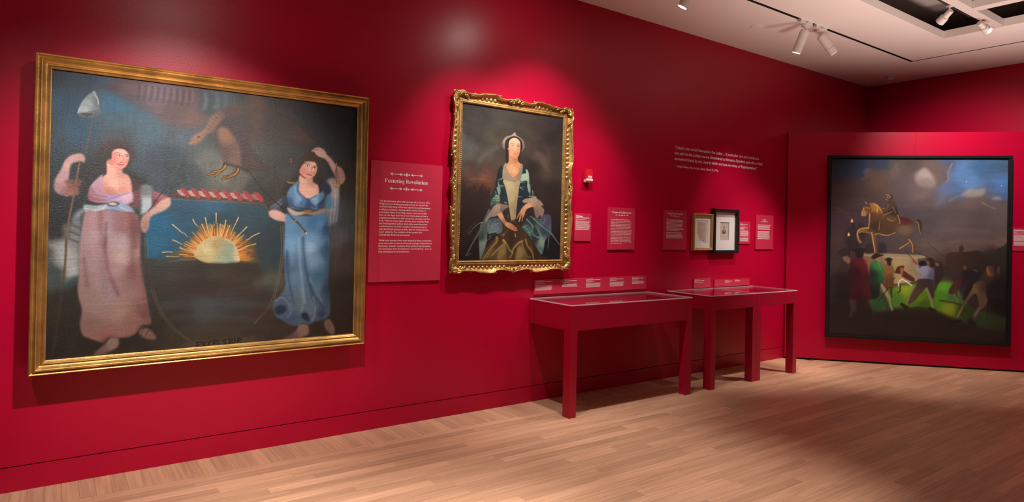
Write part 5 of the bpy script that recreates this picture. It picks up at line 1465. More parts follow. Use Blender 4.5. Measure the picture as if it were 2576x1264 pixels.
S|6a6460|2.1|2.1|1.9|0.13979181675164104|112.5,62.3 141.6,58.4
S|3a3430|2.3|2.3|2.3|0.13100040361647577|619.4,212.7 635.8,211.7
S|15181b|1.6|1.6|1.9|0.08497332928158534|86.1,583.2 104.7,583.8
S|6a6460|1.8|1.8|2.3|0.12987295037643323|637.9,716.4 656.9,721.4
S|3a3430|2.1|2.1|1.9|0.11554735446146791|91.9,568.3 106.3,570.7
S|6a6460|2.1|2.1|2|0.14737015315988294|173,24.8 195.2,24.1
S|3a3430|2.6|2.6|2.6|0.10146461290897929|971.9,212.9 996.3,208.4
S|15181b|3.8|3.8|2.6|0.09124441278247296|1045.6,23.4 1081.2,15.6
S|6a6460|3.1|3.1|2.5|0.11051529506433425|893.8,656.9 920,657
S|596068|2.8|2.8|2.4|0.11390261619598602|716.6,602.3 751.5,605
S|596068|2.3|2.3|2.2|0.07194958667224852|455.4,446.4 475.8,447.1
S|596068|1.9|1.9|2|0.07022241591282444|187.6,952.3 215.9,958
S|15181b|1.8|1.8|2.1|0.06669408048943545|395.7,857.6 422,858.1
S|596068|2.5|2.5|2.6|0.11967520292923746|989.7,318.9 1022.3,321.1
S|15181b|2.6|2.6|2.4|0.06026484813351415|768.5,411.8 801.1,416.1
S|596068|2.2|2.2|2.1|0.10384283266876107|395.7,446.2 411,443
S|15181b|3|3|2.5|0.12125587569438351|825.4,446.1 854,449.3
S|596068|3|3|2.2|0.15895225651741277|440.2,605.9 466,603
S|15181b|2.7|2.7|2|0.07721653358652553|168.9,66.7 185.9,65.7
S|596068|2|2|2.1|0.07660244149851875|356.1,8.3 368,9.3
S|596068|3.6|3.6|2.6|0.07473211453014053|1033.2,935.5 1069.7,936.1
S|596068|3.6|3.6|2.6|0.12829363574586616|1028,198.7 1059.2,199.7
S|6a6460|3.4|3.4|2.4|0.11607036045396481|784.7,890.9 824.3,898.7
S|596068|2.2|2.2|2.5|0.12819106628518262|860.3,740.8 895.6,742
S|596068|1.8|1.8|2.4|0.12056021484211044|777,127.2 805.3,124.4
S|15181b|2.5|2.5|2.1|0.15481413446734482|324.9,124.7 342.1,124.1
S|3a3430|3.3|3.3|2.4|0.1087776727605021|756.3,699.3 782.4,703.4
S|3a3430|2.2|2.2|2.1|0.14033290697003742|347.3,981.1 374.9,987.5
S|6a6460|2.2|2.2|2.1|0.10403290448939753|431.7,917.2 457.6,917.6
S|15181b|2.6|2.6|2.5|0.06832511310664934|844.7,163.2 866.7,165
S|3a3430|2.1|2.1|2.3|0.14565527332532338|643.1,274.1 657.3,272.9
S|15181b|3.4|3.4|2.4|0.13645642209109873|791.4,258.5 824.1,262
S|6a6460|2.6|2.6|2.5|0.10430506550059655|917.6,680.7 933.8,681.9
S|15181b|2.1|2.1|1.9|0.14810018993189555|127.2,277 146.2,280.6
S|6a6460|1.8|1.8|2.5|0.09457837970995006|864.3,574.8 879.7,573.4
S|596068|2|2|2.6|0.09250123940281707|1001.6,-19.1 1026.7,-22.6
S|6a6460|3.5|3.5|2.5|0.11949276106661524|860.5,467.8 874.8,470.1
S|3a3430|1.9|1.9|2.5|0.1110434438062737|932.8,248.1 960.7,247.5
S|6a6460|1.9|1.9|2.5|0.06633268985083268|926.4,368.9 946.2,373.3
S|6a6460|2.3|2.3|2|0.07753594205479465|283.7,23 312,21.6
S|15181b|2.6|2.6|2.1|0.06477783908508787|422.3,725.3 434.2,727.2
S|6a6460|1.8|1.8|2.6|0.10565555698913842|976,227.7 999.2,228.7
S|6a6460|2.2|2.2|1.9|0.14475099357864424|137.7,328.3 162,331
S|15181b|2.7|2.7|1.9|0.0970489529672697|154.8,465.3 171.1,462.4
S|6a6460|2.5|2.5|2.4|0.08646180177492736|812.4,974.2 853.1,978.7
S|3a3430|1.5|1.5|1.9|0.1011672703992559|131.2,779.8 152,780.2
S|596068|3|3|2.6|0.10544936278342307|991.6,352.8 1013.8,352.1
S|6a6460|2.1|2.1|2|0.11809193005251215|248.4,25.6 276.8,21
S|3a3430|2|2|2.2|0.09476344135576939|486.9,902.8 517.8,903.1
S|15181b|2.7|2.7|2.5|0.06456048244329608|870.4,-89 889.6,-93.1
S|596068|1.3|1.3|2|0.12986898565442345|208.1,968.6 235.2,971.6
S|15181b|1.7|1.7|2.4|0.07098818687514104|762.3,35 795,30.1
S|3a3430|2.3|2.3|2.7|0.0769096751340013|1087.5,754.4 1132.7,761
S|6a6460|2.6|2.6|2|0.10698477823253996|233.3,57.4 247.2,59.3
S|596068|2.2|2.2|2|0.08824289834830695|197.4,52.2 223.6,49.2
S|15181b|2.6|2.6|1.8|0.09197626573454389|26.1,268.1 44.2,269.6
S|15181b|1.8|1.8|2|0.09926616113876652|216.7,601.2 226.7,602.6
S|3a3430|2.5|2.5|2|0.11918695672193283|290.1,621.2 320,622.8
S|15181b|1.6|1.6|2|0.12643868583928186|182.7,889.2 204.6,889.9
S|596068|1.8|1.8|2.2|0.12059524535536811|562.1,245.5 593,247.1
S|596068|2.7|2.7|2.3|0.12908181328626464|609,843.9 636.9,850.5
S|15181b|2.2|2.2|1.9|0.11676189472909922|61.6,195.6 80.2,196.2
S|15181b|3|3|2.6|0.12553900151448114|1024,1049.7 1038.7,1052.5
S|3a3430|2.1|2.1|2|0.11602674754781103|278.2,265.6 299,262
S|15181b|1.6|1.6|1.9|0.11462746846013108|163.6,102.6 193.3,104.2
S|3a3430|1.9|1.9|2|0.12949672558359931|178.8,700.6 194.4,698.4
S|3a3430|2.2|2.2|2.3|0.1408059247266889|602.1,-40.5 620.1,-39.3
S|6a6460|2.3|2.3|1.9|0.10772575567571237|55.1,393.3 84.3,394.9
S|15181b|2.8|2.8|2.2|0.08582137013294185|520.8,767.3 556.8,768
S|596068|2.7|2.7|2.2|0.13093784872908207|470.9,141 493,143.7
S|15181b|3.4|3.4|2.4|0.10169964081951097|699,177.9 728.5,174.5
S|6a6460|2.3|2.3|2.2|0.12312740189317863|460.1,848.1 475.6,849.7
S|596068|1.5|1.5|2|0.1377187320932946|207,229.4 232.5,232.4
S|596068|2.8|2.8|2.3|0.1279415305695242|644.6,520.7 678.1,517.3
S|15181b|1.9|1.9|1.9|0.07836750205314592|114.3,118.1 124.6,120.3
S|6a6460|2.3|2.3|1.9|0.12374744903725692|93.9,33.2 119.6,31.2
S|6a6460|3.4|3.4|2.5|0.14936044690146516|910.9,718.3 954.3,721.8
S|15181b|1.4|1.4|2|0.07903519298763526|298.8,757.4 322.6,759.8
S|596068|1.9|1.9|2.6|0.10962391473085681|984.3,206.4 1007.8,205.1
S|596068|1.7|1.7|2.6|0.07194994061535119|972.3,155.6 999.3,153.1
S|3a3430|2.8|2.8|1.9|0.07042817430869476|125.8,312.2 151.5,314.1
S|3a3430|2.7|2.7|2.2|0.1464697755167057|533.2,217.2 558.4,212.1
S|596068|2.7|2.7|1.9|0.06436201872766349|83,302 95.2,300.2
S|3a3430|2.8|2.8|2.6|0.09912998939846052|943.2,381.2 957.1,384.7
S|6a6460|2.3|2.3|1.9|0.12279512505937548|67.4,109 82.9,105
S|3a3430|2.1|2.1|2.1|0.11206022263119511|342.5,955.6 373.4,956.4
S|6a6460|2.3|2.3|2.1|0.06745468828402305|421.3,286.6 455.5,282.3
S|6a6460|3.2|3.2|2.7|0.127218330110423|1066.6,-1.3 1100.3,-3.6
S|15181b|2.5|2.5|2.2|0.10133794680999243|494.6,340.6 509.5,336.2
S|3a3430|2.3|2.3|2.6|0.08267693344680713|1031.9,429.7 1064.4,434.4
S|3a3430|2.2|2.2|2.2|0.12715573734708463|456.5,224 474.3,227.9
S|596068|2.9|2.9|2.2|0.11934552114482669|431.3,18.4 446.5,16.5
S|6a6460|2|2|2|0.14955851492917283|179.3,230 190.2,226.9
S|596068|2|2|2.6|0.09628663084113628|952.3,459.9 990.7,460.1
S|6a6460|2.7|2.7|1.9|0.14371316239780796|98.4,461.4 109.1,460.2
S|3a3430|2.5|2.5|2.6|0.09066755434937493|1003.3,735.9 1019.8,738.8
S|596068|2.1|2.1|2.2|0.10109332663774748|500.3,737.8 521.1,742.9
S|596068|2.9|2.9|2.3|0.15326622703458317|587.1,393.6 621.1,394.8
S|596068|1.9|1.9|1.8|0.11254844621927271|32.8,850.1 43.6,854.8
S|596068|2.5|2.5|2.5|0.1163726939534569|939.5,669.7 956.7,669.5
S|596068|1.9|1.9|2.1|0.13812998616012312|344.2,296.5 360,295.5
S|15181b|2|2|2.2|0.06871249186925939|459.4,137.1 492.8,137.7
S|596068|2.3|2.3|2.2|0.10877902922375605|481.4,970.4 494.8,973.3
S|6a6460|2.1|2.1|2.3|0.12439009057112743|676.6,447.1 715.2,452.5
S|596068|3.3|3.3|2.6|0.11136357770939893|942.6,-84 981.2,-91.7
S|15181b|3.2|3.2|2.4|0.11595523592671073|710.5,557.7 742.7,562.5
S|15181b|2.2|2.2|2.6|0.15890811126976145|1013.4,688.9 1056.2,694
S|3a3430|1.6|1.6|1.9|0.09951015376298357|162.6,568.3 186.1,571.2
S|6a6460|1.8|1.8|1.9|0.08652336978502391|142.3,592 162.2,595.2
S|6a6460|2.6|2.6|2|0.08365139369822641|310.1,967.5 335.6,972.3
S|15181b|3.5|3.5|2.4|0.12209511392320346|810.4,809.9 825.9,812.4
S|6a6460|2.9|2.9|2.5|0.09216135260472291|901.6,1032.4 930.1,1031.9
S|596068|2.6|2.6|2.3|0.07146786771445157|644.1,212.1 679.4,211.8
S|596068|2.2|2.2|1.9|0.08342416999031128|117.5,712.6 134.2,715.2
S|15181b|2.2|2.2|1.9|0.1296447164383495|36.2,125.4 54.2,121.9
S|596068|2.9|2.9|2|0.08284640489659433|235.2,-5.6 258.4,-7
S|3a3430|1.9|1.9|2.4|0.1084571036751939|736,402.9 765,399.3
S|15181b|2.4|2.4|2.1|0.10079120206129372|340.5,638.3 370.9,641.7
S|15181b|2.9|2.9|2|0.1189838651467583|242.2,668.4 260.8,669.1
S|596068|2|2|2.1|0.13511813934055844|429.7,462.1 451,461
S|15181b|2.9|2.9|2.3|0.1290545803897461|674,395.1 711,399.6
S|6a6460|1.7|1.7|1.8|0.1264433500889707|21.2,653.5 44.6,658.9
S|6a6460|1.7|1.7|2.3|0.06722914119838082|643.1,1011.8 664.3,1010.9
S|6a6460|3.1|3.1|2.3|0.09822030294128073|667.6,493.4 681.7,493.3
S|15181b|3.1|3.1|2.3|0.12805500485772933|576.3,146.6 614.6,148.6
S|6a6460|2.3|2.3|2|0.15565138677274215|242.3,716.1 272.6,716.4
S|596068|1.5|1.5|2.3|0.0974061031525833|566.4,102.9 583.2,97.7
S|15181b|1.8|1.8|2|0.11816946983819095|229.7,481.7 241.3,483.6
S|15181b|2.9|2.9|2.2|0.06964864479265334|510,786.5 536.1,789.7
S|15181b|1.6|1.6|1.9|0.10615447361472558|105,841 131.7,844.7
S|15181b|2.3|2.3|1.8|0.10702212685327336|16.5,247.1 32.4,248.8
S|6a6460|1.7|1.7|2|0.07928799672300227|240,353.1 271,353.9
S|6a6460|1.8|1.8|2.6|0.14776253109664503|1005.9,919.4 1024,922.9
S|15181b|2.6|2.6|2.6|0.14945250746322547|993.1,445 1007.6,445.7
S|3a3430|2.3|2.3|1.9|0.08627287729142541|132.1,891.3 147.1,893.7
S|3a3430|2|2|2|0.07670799515393222|180,636.2 201.3,635
S|3a3430|2.6|2.6|2|0.157290356542438|219.2,325.6 232.8,329.7
S|596068|3.3|3.3|2.6|0.08668866072286928|973.7,1018.2 991.4,1018.1
S|596068|3.4|3.4|2.5|0.13801370761143533|904.5,984.9 946.6,992.1
S|3a3430|1.6|1.6|2|0.12580176012884609|201.3,170.2 214.6,170.8
S|596068|3|3|2.6|0.06052285694502457|1000.7,-69.3 1025.7,-72.9
S|15181b|2.8|2.8|2.2|0.10602194034013152|448.3,891.2 483.2,900.2
S|3a3430|2.5|2.5|2.2|0.14250948335488117|479.1,942.6 504.3,949.2
S|15181b|1.9|1.9|2|0.10285145687072701|186.5,417.2 201.8,420.9
S|3a3430|1.8|1.8|2.1|0.1572050463742704|348.9,990.8 364,995.6
S|15181b|2.5|2.5|1.9|0.12501749948030028|58.8,94 75.4,89.7
S|3a3430|1.9|1.9|2.5|0.08845835342407816|927.6,732.4 963.9,736.6
S|15181b|3.8|3.8|2.7|0.09680522351663895|1069.7,397.5 1092.2,393.8
S|596068|2.5|2.5|2.5|0.15249354555053202|867,475.9 888.3,476
S|3a3430|2.2|2.2|2.3|0.06649112588704713|588.7,239.5 609.5,235.7
S|6a6460|3.2|3.2|2.3|0.08953883571661986|657.2,878.6 693.9,879.2
S|15181b|2.5|2.5|1.8|0.12414434860052184|26.1,637.4 45.2,638.3
S|15181b|2.1|2.1|2|0.10067635146772741|293.9,223.6 318.6,221
S|596068|2.8|2.8|2.3|0.08435050206514519|623.7,888.4 645.7,891.7
S|596068|2.1|2.1|2|0.10513631590929451|228.2,904.9 241.2,904.6
S|15181b|1.6|1.6|2|0.13881546271685263|206.2,170.1 237.3,171.8
S|596068|3.2|3.2|2.3|0.12236804723570763|562.8,-55.8 582.3,-54.4
S|15181b|2.7|2.7|2.6|0.13053721013857228|1060.5,604.6 1100.3,602.7
S|3a3430|1.4|1.4|1.9|0.130103977466283|125.2,93.8 155.7,92.9
S|6a6460|3.2|3.2|2.7|0.0956499869372597|1079.5,804.7 1117.6,805
S|3a3430|3|3|2.1|0.07479235074588578|433.6,571.6 462.4,575
S|6a6460|2.7|2.7|1.9|0.14585520370414423|93.9,666.3 112,665.5
S|15181b|2.4|2.4|2.3|0.09257778454243426|676.9,448.4 711.8,448.1
S|596068|2.9|2.9|2.2|0.08731966551005|451.3,964 482.2,964.2
S|6a6460|2.5|2.5|2.6|0.10664769402478631|980.3,594.9 1012.9,597.8
S|6a6460|2.9|2.9|2.2|0.0991770662471811|534.7,862.5 562.5,863.4
S|596068|1.6|1.6|1.9|0.1129840221061999|165.7,784.2 187.8,790.2
S|6a6460|1.7|1.7|1.9|0.11340495725380141|72.1,915.8 94.3,919.4
S|3a3430|1.9|1.9|2.6|0.0734115142980428|1045.6,701.9 1068.5,700.4
S|596068|2.1|2.1|2.3|0.07394854178646929|663.8,562.2 700,559.2
S|3a3430|3.6|3.6|2.6|0.08442909893952952|1049.4,271.1 1089.2,274.4
S|596068|2.4|2.4|2|0.14109407659205614|276.1,484.3 289.2,486.1
S|15181b|2.1|2.1|2.4|0.13596947743537469|713.9,484.1 738.5,486.5
S|15181b|2.6|2.6|2.1|0.09423019933926852|316.1,859 336.3,863.2
S|15181b|2.7|2.7|1.9|0.1483382226827028|129.5,363.9 159.3,361.1
S|15181b|1.8|1.8|1.9|0.1326507115628532|60.6,41.5 81.5,35.7
S|3a3430|3|3|2.1|0.14101835992335493|427.6,634.4 451.1,635
S|6a6460|2.2|2.2|2|0.13487281562327752|256.9,862.5 270.7,866.7
N|2.3|2.3|0.1|3
N|87|4.3|0.06|4
""", 520, 474, 1097.9, 0.920)

